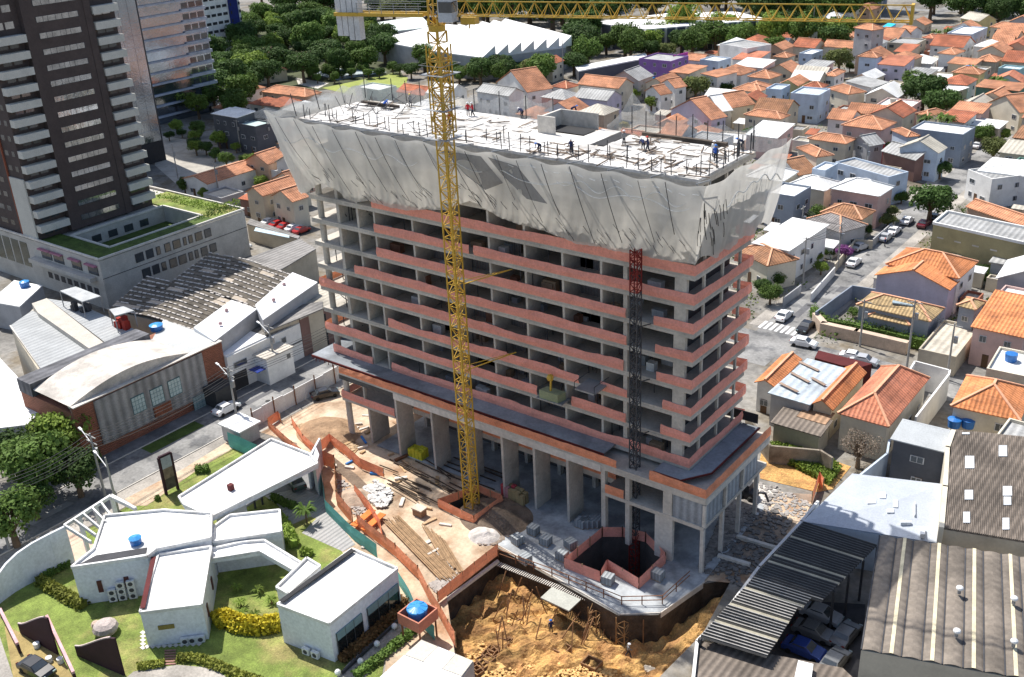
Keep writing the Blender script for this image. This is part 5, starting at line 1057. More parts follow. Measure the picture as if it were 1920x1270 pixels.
hedge([(340,520),(365,570),(395,640)],1.4,1.1,'pale green shrubs in the little courtyard of the pavilion',Lb,'J',350,leaf=.45); hedge([(290,400),(340,430),(400,450)],1.2,.8,'dark shrubs under the carport edge',Lm,'J',200,leaf=.45); hedge([(430,665),(480,680)],1,.7,'light green shrubs beside the linking roof',Lb,'J',120,leaf=.45)
hedge([(880,350),(940,345)],1.3,1.0,'round dark bush on the verge behind the carport',Lm,'I',160); hedge([(700,480),(720,470)],.8,.6,'small green bush under the advertising panel',Lm,'I',60); patch('verge_grass',[K('I',*q) for q in ((690,495),(800,410),(900,330),(1102,240),(1102,270),(960,350),(820,440),(720,505))],.02,grass); patch('sand_verge',[K('I',*q) for q in ((560,470),(830,330),(1050,195),(1060,235),(900,330),(660,500),(600,500))],.019,sand)
b=MB(); a=K('J',625,1250,.2); c=K('J',930,965,.2); b.bar(a,c,.18,.4); b.build('garden_kerb',dsteel,None,label='thin dark kerb between lawn and gravel path',cat='kerb',loc=tuple(a))
for i,(x,y) in enumerate(((880,1025),(795,1110),(715,1195),(605,1250))):
    p=K('J',x,y,.4); MB().ball((p.x,p.y,.5),.33,10).cyl((p.x,p.y,0),.06,0,.3,6).build('garden_lamp',white,None,label='round white garden globe lamp, '+('nearest the blue water tank','second from the blue water tank','third from the blue water tank','farthest from the blue water tank')[i],cat='garden lamp',group='globe lamps along the gravel path',loc=(p.x,p.y,0))
# small garden palms
def rosette(p,r,h,m,label,name='garden_palm',group=None,n=26,cat='plant'):
    t=root(name,label,cat,tuple(p),group); MB().cyl(p,.1,p.z,p.z+h*.6,6).build('trunk',mat('bark',(.16,.11,.07),var=.3),t); b=MB()
    for i in range(n):
        a=R.random()*6.28; l=r*R.uniform(.7,1.1); e=R.uniform(.1,1.0); d=Vector((math.cos(a),math.sin(a),0)); s_=Vector((-d.y,d.x,0))*r*.11; c0=Vector((p.x,p.y,p.z+h*.6)); c1=c0+d*l*.55+Vector((0,0,l*e*.55)); c2=c0+d*l+Vector((0,0,l*(e-.55)*.6))
        b.add([c0-s_*.4,c1-s_,c2,c1+s_,c0+s_*.4],[(0,1,3,4),(1,2,3)])
    b.build('crown',m,t,uv=False); return t
for i,(x,y,lb) in enumerate(((118,838,'upper left'),(218,850,'upper right'),(132,912,'middle left'),(285,900,'right'),(148,962,'lower left'),(205,975,'lower right'))): rosette(K('J',x,y+12),.85,.9,Lb,lb+' one of six small bright plants on the square lawn',group='small plants on the square lawn')
rosette(K('J',455,520),1.5,3.0,Lm,'slim young tree on the courtyard lawn by the grey paving',n=34)
# ---------------- advertising totem, white tent ----------------
t=root('advertising_totem','tall dark advertising panel with a pale top and red edge standing by the pavement','sign',tuple(K('I',775,440,0)))
a=K('I',748,450,0);c=K('I',800,425,0); a.z=c.z=0
for z0,z1,m_ in ((.6,2.2,mat('totem_dark',(.09,.08,.07),var=.4,scale=1.5)),(2.2,3.7,mat('totem_brown',(.22,.17,.13),var=.5,scale=1)),(3.7,5.4,mat('totem_grey',(.36,.38,.41),var=.15))): MB().bar((a.x,a.y,(z0+z1)/2),(c.x,c.y,(z0+z1)/2),.25,z1-z0-.01).build('panel',m_,t)
b=MB(); b.path([(a.x,a.y,0),(a.x,a.y,5.5),(c.x,c.y,5.5),(c.x,c.y,0)],.3); b.build('frame',maroon,t)
t=root('white_tent_roof','white panelled shed roof at the bottom centre beside the pit hoarding','shed',tuple(G(800,1250,0)))
P=[G(*q,3.6) for q in ((790,1200),(888,1240),(820,1330),(690,1290))]
MB().prism([(p.x,p.y) for p in P],0,3.5).build('wall',wall('grey'),t)
for i in range(3):
    for j in range(3):
        f=lambda u,v: P[0].lerp(P[1],u).lerp(P[3].lerp(P[2],u),v)
        q=[f(i/3,j/3),f((i+1)/3-.01,j/3),f((i+1)/3-.01,(j+1)/3-.01),f(i/3,(j+1)/3-.01)]; MB().prism([(v.x,v.y) for v in q],3.5,3.62).build('roof_panel',[mat('tent_white',(.8,.8,.8),var=.04),mat('tent_beige',(.55,.51,.44),var=.06)][0 if (j>0 or i==1) else 1],t)
# ---------------- left industrial buildings ----------------
fx=-75.4
def apt(nm,label,cat,loc): return root(nm,label,cat,loc)
brick=mat('brick_red',(.30,.125,.08),var=.2,scale=.5,stripe=(.3,.12,1,.25)); clad=mat('grey_cladding',(.34,.33,.32),var=.1,stripe=(1.3,.3,0),stain=.2)
t=root('arched_roof_hall','hall with an arched tan roof, grey ribbed front and red brick ends','building',(-80,-18,0))
y0_,y1_=K('H',400,1165,8.6).y,K('H',1255,785,8.6).y; fx=K('H',800,990,8.6).x
yA,yB=GX(*k('H',525,1130),fx).y,GX(*k('H',1140,860),fx).y
MB().box(fx-13.2,fx,y0_,y1_+.0,0,7.6).build('wall',brick,t)
MB().box(fx+.005,fx+.25,yA,yB,1.6,8.3).build('cladding',clad,t)
b=MB(); b.box(fx-.4,fx+.06,y0_,y1_,7.61,8.55); b.build('parapet',brick,t); MB().box(fx-.5,fx+.3,y0_,y1_,8.56,8.7).build('coping',concl,t)
for q in ((785,1140),(890,1095),(990,1045),(1130,1135)):
    p=GX(*k('H',*q),fx+.2); wn=MB().box(fx+.251,fx+.32,p.y-1.05,p.y+1.05,p.z-1.3,p.z+1.3).build('window',[MATS.get('win_edge') or mat('win_edge',(.08,.16,.17))],t)
    for i in range(4):
        for j in range(4): MB().box(fx+.321,fx+.34,p.y-.98+i*.5,p.y-.54+i*.5,p.z-1.2+j*.61,p.z-.65+j*.61).build('pane',cglass,wn)
p=GX(*k('H',920,1170),fx+.3); MB().box(fx+.26,fx+.6,p.y-1.4,p.y+1.4,p.z-.8,p.z+.8).build('brick_sign_panel',mat('sign_brown',(.25,.09,.05)),t)
yc=(y0_+y1_)/2
arch=[K('H',*q,8.9) for q in ((405,1160),(500,1060),(600,985),(700,915),(800,870),(870,850),(980,850),(1230,790),)]
b=MB()
Yn=18
for i in range(Yn):
    u,v=i/Yn,(i+1)/Yn; ya,yb_=y0_+(y1_-y0_)*.78*u,y0_+(y1_-y0_)*.78*v; za,zb_=8.4+2.0*math.sin(math.pi*min(1,u*.9+.05)),8.4+2.0*math.sin(math.pi*min(1,v*.9+.05))
    b.add([(fx-.5,ya,za-.0),(fx-.5,yb_,zb_),(fx-9.5,yb_,zb_),(fx-9.5,ya,za)],[(0,1,2,3)])
    b.add([(fx-.5,ya,7.6),(fx-.5,yb_,7.6),(fx-.5,yb_,zb_),(fx-.5,ya,za)],[(0,1,2,3)])
b.build('arched_roof',mat('tan_sheet',(.60,.55,.49),var=.2,stain=.3),t)
MB().box(fx-13,fx-9.6,y0_-.2,y1_-5.5,7.6,9.6).build('roof_screen',mat('dark_patched_sheet',(.13,.13,.14),var=.4,scale=.4,stripe=(1.2,.2,0)),t)
b=MB(); b.prism([(fx-9.2,y1_-6),(fx-.6,y1_-6),(fx-.6,y1_),(fx-14,y1_)],7.6,[8.3,8.3,8.8,8.8]) ; b.build('roof',mat('pale_roof',(.46,.47,.46),var=.08),t)
MB().box(fx-.2,fx+3.2,yB-1,yB+2.6,.2,3.0).build('canopy',mat('canopy_dark',(.05,.05,.05)),t)
# hedge by hall
patch('front_lawn',rect(-73.4,-71,-21,-12),.02,grass2)
# long sheet-metal hall
t=root('metal_roof_hall','long hall with two light grey sheet roofs and a cream ridge strip at the left','hall',(-95,-20,0))
P=[K('H',*q,8.5) for q in ((55,690),(270,995),(530,860),(185,605))]; 
PP=[K('H',*q,9) for q in ((58,690),(265,1000),(800,740),(435,560),(265,540),(180,570))]
MB().prism([(p.x,p.y) for p in PP],0,8.0).build('wall',wall('beige'),t)
mgr=mat('light_grey_roof',(.38,.39,.39),var=.06,stripe=(1,.05,0),stain=.12); csh=mat('cream_ridge',(.50,.46,.40),var=.1)
def fl(pts,z0,z1,m,nm='roof',par=None,crop='H',zz=None):
    P=[K(crop,*q,z1) for q in pts]; return MB().prism([(p.x,p.y) for p in P],z0,z1).build(nm,m,par)
fl(((62,695),(262,985),(525,858),(185,610)),8.0,8.5,mgr,par=t); fl(((190,600),(535,850),(545,790),(180,575)),8.0,9.0,csh,'ridge_strip',t) if 0 else None
fl(((180,572),(215,625),(545,855),(620,820),(265,542)),8.0,9.3,csh,'ridge_strip',t); fl(((270,545),(625,815),(820,745),(440,570)),8.0,8.7,mgr,par=t)
for z0 in range(9): p=K('H',75+z0*37,760+z0*52,6.5); 
MB().path([K('H',60,700,8.3),K('H',400,1165,8.3)],.3).build('gutter',concl,t)
for i,(q,lb) in enumerate(((((340,500),(430,476),(570,530),(465,562)),'larger grey flat canopy on posts above the machinery on the hall roof'),(((620,605),(700,588),(760,612),(650,642)),'smaller grey flat canopy on posts above red machinery'))):
    P=[K('H',*v,11.5) for v in q]; t=root('roof_canopy',lb,'canopy',(P[0].x,P[0].y,8.7),'canopies on the hall roof'); MB().prism([(p.x,p.y) for p in P],11.35,11.5).build('canopy_roof',mat('canopy_grey',(.42,.43,.43)),t)
    b=MB(); 
    for p in P: b.bar((p.x,p.y,8.7),(p.x,p.y,11.35),.12)
    b.build('post',steel,t); c=sum(P,Vector())/4; b=MB()
    for j in range(7): x,y=c.x+R.uniform(-1.3,1.3),c.y+R.uniform(-1,1); b.box(x-.4,x+.4,y-.35,y+.35,8.7,8.7+R.uniform(.6,1.8))
    b.build('machinery',[dsteel,mat('red_machine',(.3,.03,.02))][i],t)
p=K('H',885,700,9.2); t=root('water_tank','blue round tank between the grey roofs and the patched sawtooth roof','water tank',(p.x,p.y,8)); MB().cyl(p,.9,8.5,9.4,14,1.0).build('tank_body',tankb,t); MB().cyl(p,1.05,9.4,9.6,14,.5).build('lid',MATS['blue_lid'],t)
# sawtooth patched roofs
tdk=mat('mossy_sheet',(.135,.115,.09),var=.4,scale=.8,stain=.4,stripe=(.5,.2,0)); tw_=mat('whitewashed_joint',(.50,.46,.42),var=.35,scale=2)
def saw(pts,label,z=7.5):
    P=[K('H',*q,z) for q in pts]; t=root('sawtooth_factory',label,'factory',(P[0].x,P[0].y,0)); MB().prism([(p.x,p.y) for p in P],0,z-.3).build('wall',wall('beige'),t)
    f=lambda u,v: P[0].lerp(P[1],u).lerp(P[3].lerp(P[2],u),v)
    nu,nv=7,9
    for i in range(nu):
        for j in range(nv):
            zz=.5*(1-abs((i+.5)/nu*2-1)); ds=.06
            q=[f(i/nu,(j+ds)/nv),f((i+1)/nu,(j+ds)/nv),f((i+1)/nu,(j+1-ds)/nv),f(i/nu,(j+1-ds)/nv)]
            z2=[z-.3+.7*(1-abs((i+a)/nu*2-1)) for a in (0,1,1,0)]
            if R.random()<.93: MB().add and None
            b=MB(); b.add([(v.x,v.y,zz2) for v,zz2 in zip(q,z2)]+[(v.x,v.y,zz2-.12) for v,zz2 in zip(q,z2)],[(0,1,2,3),(0,4,5,1),(1,5,6,2),(2,6,7,3),(3,7,4,0)]); b.build('roof_sheet',tdk if R.random()<.9 else mat('beige_patch',(.40,.34,.27),var=.2),t)
    b=MB()
    for j in range(nv+1):
        for i in range(nu*3):
            if R.random()<.82: u0,u1=i/nu/3,(i+R.uniform(.5,.9))/nu/3; a=f(u0,j/nv);c=f(u1,j/nv); a.z=z-.2+.7*(1-abs(u0*2-1)); c.z=z-.2+.7*(1-abs(u1*2-1)); b.bar(a,c,R.uniform(.16,.34),.14)
    b.build('joint_patch',tw_,t,kind='stuff'); return t
saw(((830,412),(1440,592),(1110,718),(608,598)),'nearer patched dark sawtooth roof with rows of whitewashed joints')
saw(((1185,278),(1650,405),(1460,590),(960,448)),'farther patched dark sawtooth roof with rows of whitewashed joints')
for q,lb in ((((1315,565),(1455,600),(1215,782),(1100,722)),'nearer bright white sheet gable roof beside the patched roof'),(((1660,408),(1800,448),(1490,662),(1450,592)),'farther bright white sheet gable roof beside the patched roof')):
    P=[K('H',*v,9.0) for v in q]; t=root('white_roofed_shed',lb,'shed',(P[0].x,P[0].y,0),'white sheet gables beside the patched roofs')
    MB().prism([(p.x,p.y) for p in P],0,8.8).build('wall',wall('grey'),t); MB().prism([(p.x,p.y) for p in P],8.8,[9.4,8.9,8.9,9.4]).build('roof',mat('bright_sheet',(.80,.80,.80),var=.05),t)
    for j in range(2): p=P[0].lerp(P[2],.3+.35*j); MB().ball((p.x,p.y,9.5),.32,8).build('roof_vent',mat('vent_pink',(.5,.33,.33)),t)
t=root('grey_roof_sheds','low grey fibre-cement roofs between the patched roofs and the construction site','shed',tuple(K('H',1600,250,0)))
for q,z in ((((1365,330),(1700,205),(1790,262),(1560,400)),6.5),(((1440,620),(1830,560),(1830,600),(1500,735)),7.0),(((1400,120),(1420,90),(1700,190),(1690,205)),4)): fl(q,z-.2,z,corr('grey_fibre',(.27,.255,.24),1,.25,.4),par=t); fl(q,0,z-.21,wall('beige'),'wall',t)
MB().prism([(v.x,v.y) for v in [K('H',*q,5) for q in ((1440,160),(1640,200),(1640,185),(1450,140))]],4.9,5).build('skylight',mat('pale_blue_sheet',(.45,.55,.6)),t)
# white house with blue awning
fxw=K('H',1300,1000,0).x
A1=K('H',1285,880,6.5); B1=K('H',1690,700,6.5); t=root('white_workshop','white two-storey workshop with a small blue awning and a stair block facing the street','workshop',(A1.x,A1.y,0))
xf=-75.6; ya=GX(*k('H',1285,880),xf).y; yb2=GX(*k('H',1700,690),xf).y; zt_=GX(*k('H',1285,880),xf).z
MB().box(xf-7,xf,ya,yb2,0,zt_).build('wall',wall('white'),t); MB().box(xf-7.2,xf-.3,ya,ya+(yb2-ya)*.55,zt_,zt_+.25).build('roof',mat('bright_sheet',(.8,.8,.8)),t); MB().box(xf-7.2,xf-.3,ya+(yb2-ya)*.55,yb2,zt_,zt_+.2).build('roof',MATS['grey_fibre'],t)
y3,y4=GX(*k('H',1460,900),xf+2).y,GX(*k('H',1610,860),xf+2).y
MB().box(xf+.01,xf+3,y3+.9,y4+.9,0,zt_-1.6).build('stair_block',wall('white'),t); MB().box(xf-.1,xf+3.2,y3+.7,y4+1.1,zt_-1.59,zt_-1.4).build('roof',mat('beige_roof',(.5,.46,.4)),t)
MB().box(xf+.5,xf+2.6,y3-.8,y3+.88,2.7,2.8).build('awning',mat('blue_awning',(.015,.04,.25)),t); MB().box(xf+.01,xf+.05,ya+.6,y3-.8,.1,2.9).build('garage_opening',void,t)
for y_,z_,s in ((ya+2.2,zt_-1.8,1.3),(y4+1.9,zt_-1.5,.5)): w_=MB().box(xf+.01,xf+.1,y_-s,y_+s,z_-.5,z_+.5).build('window',frame,t); MB().box(xf+.101,xf+.12,y_-s+.1,y_+s-.1,z_-.42,z_+.42).build('pane',glass,w_)
MB().box(xf+3.01,xf+3.05,y4-.3,y4+.4,zt_-3.1,zt_-2.3).build('window',glass,t); MB().box(xf+.01,xf+.1,y4+1,yb2,2.9,3.1).build('grey_stripe',dsteel,t)
H((1690,700),(1700,690),(1830,610),5.5,'flat',C_g,'brown','x',crop='H') if 0 else None
t=root('brown_workshop','brown workshop with tall dark doors at the left edge of the tower','workshop',(xf-3,yb2+4,0)); MB().box(xf-8,xf,yb2+.1,yb2+12,0,6.6).build('wall',wall('brown'),t); MB().box(xf+.01,xf+.06,yb2+3,yb2+5.5,.1,5.6).build('door',void,t); MB().box(xf-8.2,xf+.2,yb2+.05,yb2+12.1,6.61,6.8).build('roof',C_ol,t)
# left edge roofs
for q,z,m_,lb in ((((-140,820),(-20,860),(260,1160),(150,1260),(-200,1300)),5,C_w,'large bright white roof at the left edge behind the big tree'),(((-60,560),(110,590),(240,470),(80,440)),5,C_w,'white roofed shed with a blue tank at the left edge below the podium')):
    P=[K('H',*v,z) for v in q]; t=root('white_roofed_shed',lb,'shed',(P[0].x,P[0].y,0)); MB().prism([(p.x,p.y) for p in P],0,z-.2).build('wall',wall('grey'),t); MB().prism([(p.x,p.y) for p in P],z-.2,z).build('roof',m_,t)
p=K('H',135,448,6); t=root('water_tank','small blue tank on the white shed at the left edge','water tank',(p.x,p.y,5)); MB().cyl(p,.8,5,6,12,.9).build('tank_body',tankb,t); MB().cyl(p,.9,6,6.2,12,.4).build('lid',MATS['blue_lid'],t)
# ---------------- podium building with roof garden ----------------
ph=10.0; C0=G(184.5,486,ph); C1=G(453,390,ph); C2=K('M',300,852,ph)
xe=C0.x; yn=C0.y; yf=C1.y; xw=xe-22
pg=wall('cream'); pgm=mat('podium_wall',(.50,.48,.44),var=.08,stain=.15)
t=root('podium_building','pale three-storey podium building with a planted roof round a sunken courtyard','building',(xe-10,(yn+yf)/2,0))
ci=(xe-17,xe-4.2,yn+5,yf-7)
for q in ((xw-40,xe,yn,ci[2]),(xw-40,xe,ci[3],yf),(ci[1],xe,ci[2],ci[3]),(xw-40,ci[0],ci[2],ci[3])): MB().box(*q,0,ph-.5).build('wall',pgm,t)
MB().box(ci[0],ci[1],ci[2],ci[3],ph-3.6,ph-3.5).build('courtyard_lawn',grass2,t)
for q,m_ in (((ci[0]-3,xe-.3,yn+.3,ci[2]-.3),grass2),((ci[1]+.3,xe-.3,ci[2]-.3,ci[3]),grass2),((ci[0]-8,xe-.3,ci[3],yf-.3),grass)): MB().box(*q,ph-.5,ph-.2).build('roof_lawn',m_,t)
b=MB(); b.path([(xw-40,yn,ph-.1),(xe,yn,ph-.1),(xe,yf,ph-.1),(xw-20,yf,ph-.1)],.35); b.build('parapet',mat('podium_trim',(.6,.57,.52)),t)
b=MB(); b.path([(ci[0],ci[2],ph-.2),(ci[1],ci[2],ph-.2),(ci[1],ci[3],ph-.2),(ci[0],ci[3],ph-.2),(ci[0],ci[2],ph-.2)],.4); b.build('courtyard_kerb',mat('podium_trim',(.6,.57,.52)),t)
yv=lambda x,y: GX(*k('H',x,y),xe).y
for (a_,c_,zz,hh) in ((770,820,ph-2.3,1.7),(830,875,ph-2.3,1.7),(888,912,ph-2.3,1.6),(935,970,ph-2.3,1.7),(982,1028,ph-2.3,1.7),(1040,1060,ph-2.3,1.6),(1070,1095,ph-2.3,1.6),(1108,1150,ph-2.3,1.7),(1160,1200,ph-2.3,1.7),(790,840,ph-5.6,1.8),(848,890,ph-5.6,1.8),(900,928,ph-5.6,1.7),(945,990,ph-5.6,1.8),(998,1045,ph-5.6,1.8),(1055,1080,ph-5.6,1.7),(1090,1112,ph-5.6,1.7),(1125,1165,ph-5.6,1.8),(1175,1215,ph-5.6,1.8)):
    ya_=yv(a_,330-(a_-770)*.36); yb_=yv(c_,330-(a_-770)*.36); w_=MB().box(xe+.001,xe+.08,ya_,yb_,zz-hh/2,zz+hh/2).build('window',dsteel,t); MB().box(xe+.081,xe+.1,ya_+.1,yb_-.1,zz-hh/2+.1,zz+hh/2-.1).build('pane',glass,w_)
MB().box(xe+.001,xe+.05,yn,yf,ph-3.95,ph-3.85).build('joint_line',dsteel,t)
xv=lambda x,y: GY(*k('M',x,y),yn).x
MB().box(xv(255,980),xv(700,1130),yn-1.4,yn-.01,ph-4.6,ph-3.8).build('balcony',pgm,t)
for x in (305,385,505,615):
    xa=xv(x,960);xb_=xv(x+75,990); w_=MB().box(xa,xb_,yn-.06,yn-.001,ph-3.5,ph-1.6).build('window',dsteel,t); MB().box(xa+.15,xb_-.15,yn-.08,yn-.061,ph-3.3,ph-1.8).build('pane',glass,w_); MB().box(xa-.1,xb_+.1,yn-.7,yn-.081,ph-1.7,ph-1.45).build('awning',mat('pink_awning',(.36,.16,.22)),t)
for i in range(8): x=xe-3-i*2.2; w_=MB().box(x-.7,x+.7,yn-.06,yn-.001,ph-7.4,ph-6.2).build('window',dsteel,t)
for i in range(5): x=xw-4-i*3.2; MB().box(x-1.3,x+1.3,yn-.06,yn-.001,ph-6.5,ph-1.5).build('window',mat('green_glass',(.03,.05,.045),rough=.15,spec=.8),t)
for i in range(5): y=ci[2]+1.5+i*3.6; w_=MB().box(ci[0]+.001,ci[0]+.06,y-1,y+1,ph-3,ph-1.6).build('window',dsteel,t); MB().box(ci[0]+.061,ci[0]+.08,y-.85,y+.85,ph-2.9,ph-1.7).build('pane',glass,w_)
weeds('roof_planting',900,'L',((-60,950),(200,1000),(560,1062),(720,1010),(735,1045),(520,1100),(330,1085),(0,990)),Lb,z=ph-.2,hh=.9,leaf=.55); weeds('roof_planting',500,'L',((430,1100),(740,1050),(740,1090),(300,1200)),Lm,z=ph-.2,hh=.5,leaf=.5)
# ---------------- dark tower with cream balconies ----------------
TX=C2.x+.2; ty0,ty1=C2.y+.3,C2.y+25.6; tz1=80
dk_=mat('dark_brown_render',(.078,.060,.056),var=.14,scale=.3); crm=mat('cream_balcony',(.55,.54,.49),var=.05,stain=.08)
t=root('dark_apartment_tower','dark brown apartment tower with cream balconies on both corners at the upper left','apartment tower',(TX-9,(ty0+ty1)/2,0))
MB().box(TX-22,TX-1.6,ty0,ty1,0,tz1).build('wall',dk_,t)
b=MB(); b.box(TX-1.6,TX-.3,ty0+6.2,ty0+7.6,ph,54); b.box(TX-1.6,TX-.3,ty1-7.0,ty1-5.6,ph,57); b.box(TX-1.6,TX-.4,ty0+7.6,ty1-7.0,ph,tz1); b.build('central_bay',dk_,t)
fh=2.85
pn=mat('pane_reflect',(.40,.42,.45),rough=.06,metal=.85,var=.3,scale=.5,bump=.04,bsc=1)
BAL=MB().box(-1.7,0,0,6.0,0,1.35).build('balcony',crm,t); BALR=MB().box(-1.7,0,0,5.4,0,1.35).build('balcony',crm,t); BM,BRM=BAL.data,BALR.data
for m_ in (BM,BRM): m_.transform(Matrix.Translation(ORG[t.name]))
bpy.data.objects.remove(BAL); bpy.data.objects.remove(BALR)
for f in range(23):
    z=ph+.4+f*fh
    if z<46: inst(BM,'balcony',t,(TX,ty0,z+.9))
    if z<49: inst(BRM,'balcony',t,(TX,ty1-5.4,z+.9))
    w_=MB().box(TX-.399,TX-.34,ty0+8.6,ty1-8.2,z+.9,z+2.0).build('window',dsteel,t)
    ya_=ty0+8.7
    for j in range(6):
        yb_=ya_+(ty1-8.3-ya_ if j==5 else R.uniform(.9,1.7)); 
        if yb_>ty1-8.3: yb_=ty1-8.3
        if yb_-ya_>.3: MB().box(TX-.339,TX-.32,ya_,yb_-.08,z+1.0,z+1.95).build('pane',pn,w_)
        ya_=yb_
    for y_ in (ty0+2.2,ty0+4.2,ty1-3.6,ty1-1.8): MB().box(TX-1.599,TX-1.55,y_-.8,y_+.8,z+(.0 if z<46 else .5),z+(.95 if z<46 else 1.7)).build('window',glass if z<46 else pn,t)
    for x_,s in ((TX-3.2,.5),(TX-5.6,.7),(TX-10,.7),(TX-13,1.2),(TX-17,1.2)): MB().box(x_-s,x_+s,ty0-.03,ty0-.001,z+1.0,z+2.0).build('window',glass,t)
MB().box(TX-6.6,TX-1.61,ty0-.3,ty0-.031,ph,ph+11.5).build('cream_corner',crm,t); MB().box(TX-7.0,TX-6.7,ty0-.32,ty0-.031,ph,tz1).build('brick_strip',mat('brick_strip',(.28,.09,.05)),t)
# mirrored office tower behind and banded tower
c=G(311,300,0); t=root('glass_office_tower','grey mirrored glass office tower right behind the dark apartment tower','office tower',(c.x-8,c.y-8,0))
MB().box(c.x-22,c.x,c.y-17,c.y,0,5.5).build('base',void,t)
for q in ((c.x-.5,c.y-.5),(c.x-.5,c.y-8),(c.x-.5,c.y-16)): MB().box(q[0]-.4,q[0]+.4,q[1]-.4,q[1]+.4,0,5.6).build('column',steel,t)
for f in range(26):
    z=5.6+f*3.1
    for j in range(6): y=c.y-17+j*2.83; MB().box(c.x-.1,c.x,y+.03,y+2.79,z+.02,z+3.05).build('glass_panel',mirror,t)
    MB().box(c.x-22,c.x-.11,c.y-17,c.y-.12,z,z+3.1).build('storey',mirror if f%1==0 else void,t)
MB().box(c.x-.15,c.x+.15,c.y-.1,c.y+.12,0,86).build('corner_fin',dsteel,t)
c=G(415,205,0); t=root('banded_glass_tower','glass apartment tower with thin white floor bands, half hidden by trees at the upper left','apartment tower',(c.x-8,c.y-14,0))
MB().box(c.x-16,c.x-.3,c.y-34,c.y-.3,0,95).build('wall',mirror,t)
for f in range(28):
    z=2+f*3.3
    MB().box(c.x-.3,c.x+.5,c.y-34,c.y-9,z,z+.5).build('floor_band',mat('band_grey',(.45,.47,.52)),t) if f%2 else MB().box(c.x-.3,c.x+.5,c.y-34,c.y,z,z+.5).build('floor_band',mat('band_grey',(.45,.47,.52)),t)
    MB().box(c.x-.299,c.x+.4,c.y-9,c.y,z,z+.9).build('balcony',mat('band_grey',(.45,.47,.52)),t)
    for j in range(3): MB().box(c.x-.29,c.x-.2,c.y-8.4+j*2.8,c.y-6.2+j*2.8,z+1.1,z+2.7).build('window',glass,t)
c=G(462,95,0); t=root('blue_white_tower','white apartment tower with dark blue stripe and rows of small windows at the top left','apartment tower',(c.x-8,c.y-8,0))
MB().box(c.x-20,c.x,c.y-19,c.y,0,90).build('wall',wall('white'),t); MB().box(c.x,c.x+.6,c.y-6,c.y-1.5,0,90).build('blue_stripe',mat('navy_stripe',(.02,.03,.16)),t)
for f in range(27):
    z=3+f*3.2
    for j in range(4): MB().box(c.x+.001,c.x+.1,c.y-18+j*3,c.y-15.8+j*3,z,z+1.1).build('window',void,t)
    for j in (-5.9,-1.4): MB().box(c.x+.601,c.x+.65,c.y+j+.3,c.y+j+1.1,z,z+1.2).build('window',void,t)
# ---------------- left middle houses (crop L) ----------------
H((300,772),(432,858),(885,685),4.2,'gy',T_or,'white','long low white house with one big orange gabled roof left of the tower',crop='L',rise=1.3)
H((805,628),(985,678),(1118,603),6,'gy',T_or,'peach','two-storey house with an orange gabled roof behind the long low house',crop='L')
H((540,190),(700,250),(830,195),9.6,'shed',C_w,'dark','dark grey building with a white sheet roof beside the avenue',crop='L',rise=.4)
H((700,300),(872,330),(1052,292),8,'flat',mat('mint_roof',(.42,.52,.50)),'dark','dark grey annexe with a pale green flat roof under the net corner',crop='L')
H((862,900),(938,968),(1235,850),6.5,'gy',T_or,'beige','beige two-storey house with a brownish orange gable near the tower corner',crop='L')
H((1108,935),(1210,1022),(1345,965),6.5,'gy',T_or,'cream','cream two-storey house with orange roof right beside the tower corner column',crop='L')
H((888,695),(1062,735),(1132,705),4.4,'flat',C_bl,'white','small white flat-roofed house between the orange gables',crop='L')
H((1110,535),(1230,600),(1300,520),5,'gy',T_or,'white','white house with orange gable half hidden by the net corner',crop='L')
H((1160,770),(1250,880),(1345,830),5.5,'gy',T_or,'cream','orange-roofed house squeezed behind the beige houses',crop='L')
H((770,965),(858,1012),(865,940),4,'shed',T_rd,'brown','tiny red-brown lean-to beside the beige house',crop='L')
H((520,900),(560,985),(720,910),3,'flat',C_ol,'grey','low beige roofed outhouse in front of the long white house',crop='L')
H((170,655),(470,700),(540,660),6,'hip',T_or,'peach','peach villa with a broad orange hip roof behind the left net corner',crop='B')
H((85,490),(120,532),(330,495),4,'gx',T_or,'cream','long thin orange roof in front of the park trees',crop='B')
H((845,620),(1000,650),(1142,620),4.5,'flat',C_w,'mint','green-walled pavilion with a bright white flat roof beside the lawn',crop='B')
H((495,705),(620,725),(700,700),5,'flat',C_bl,'grey','flat pale grey roof behind the raised net at the left',crop='B')
H((1200,640),(1320,690),(1400,650),5,'gx',T_rd,'cream','small red-orange roof behind the crane mast',crop='B')
H((0,770),(40,825),(75,800),6,'shed',C_w,'grey','white sloping roof at the far left of the grey houses',crop='B')
# crop C: behind the deck
H((0,625),(200,668),(335,640),7,'gx',C_g,'white','white house with windows in a row under a grey gabled roof, behind the deck',crop='C')
H((165,560),(325,640),(475,600),6.5,'gy',T_or,'white','white-walled house with an orange gable behind the deck centre',crop='C')
H((640,675),(880,700),(1012,662),7,'gx',C_g,'lavender','lilac house with a grey ribbed roof just behind the deck',crop='C')
H((505,595),(600,615),(725,595),5.5,'hip',T_rd,'white','low red hipped roof in the middle distance behind the deck',crop='C')
H((695,575),(960,615),(1055,575),6.5,'gx',T_or,'cream','wide orange-brown gabled roof behind the lilac house',crop='C')
H((740,625),(880,645),(920,620),5,'shed',T_or,'white','small orange lean-to roof in front of the wide gable',crop='C')
H((890,545),(1100,562),(1205,522),6.5,'gy',C_g,'grey','grey vaulted-looking workshop roof in front of the purple building',crop='C')
H((1130,395),(1320,425),(1435,385),9,'flat',C_g,'purple','purple block with a magenta side in the distance',crop='C',floors=3)
H((1320,492),(1445,512),(1592,468),7.5,'shed',T_or,'cream','cream house with a flat orange roof in front of the purple block',crop='C',rise=.5)
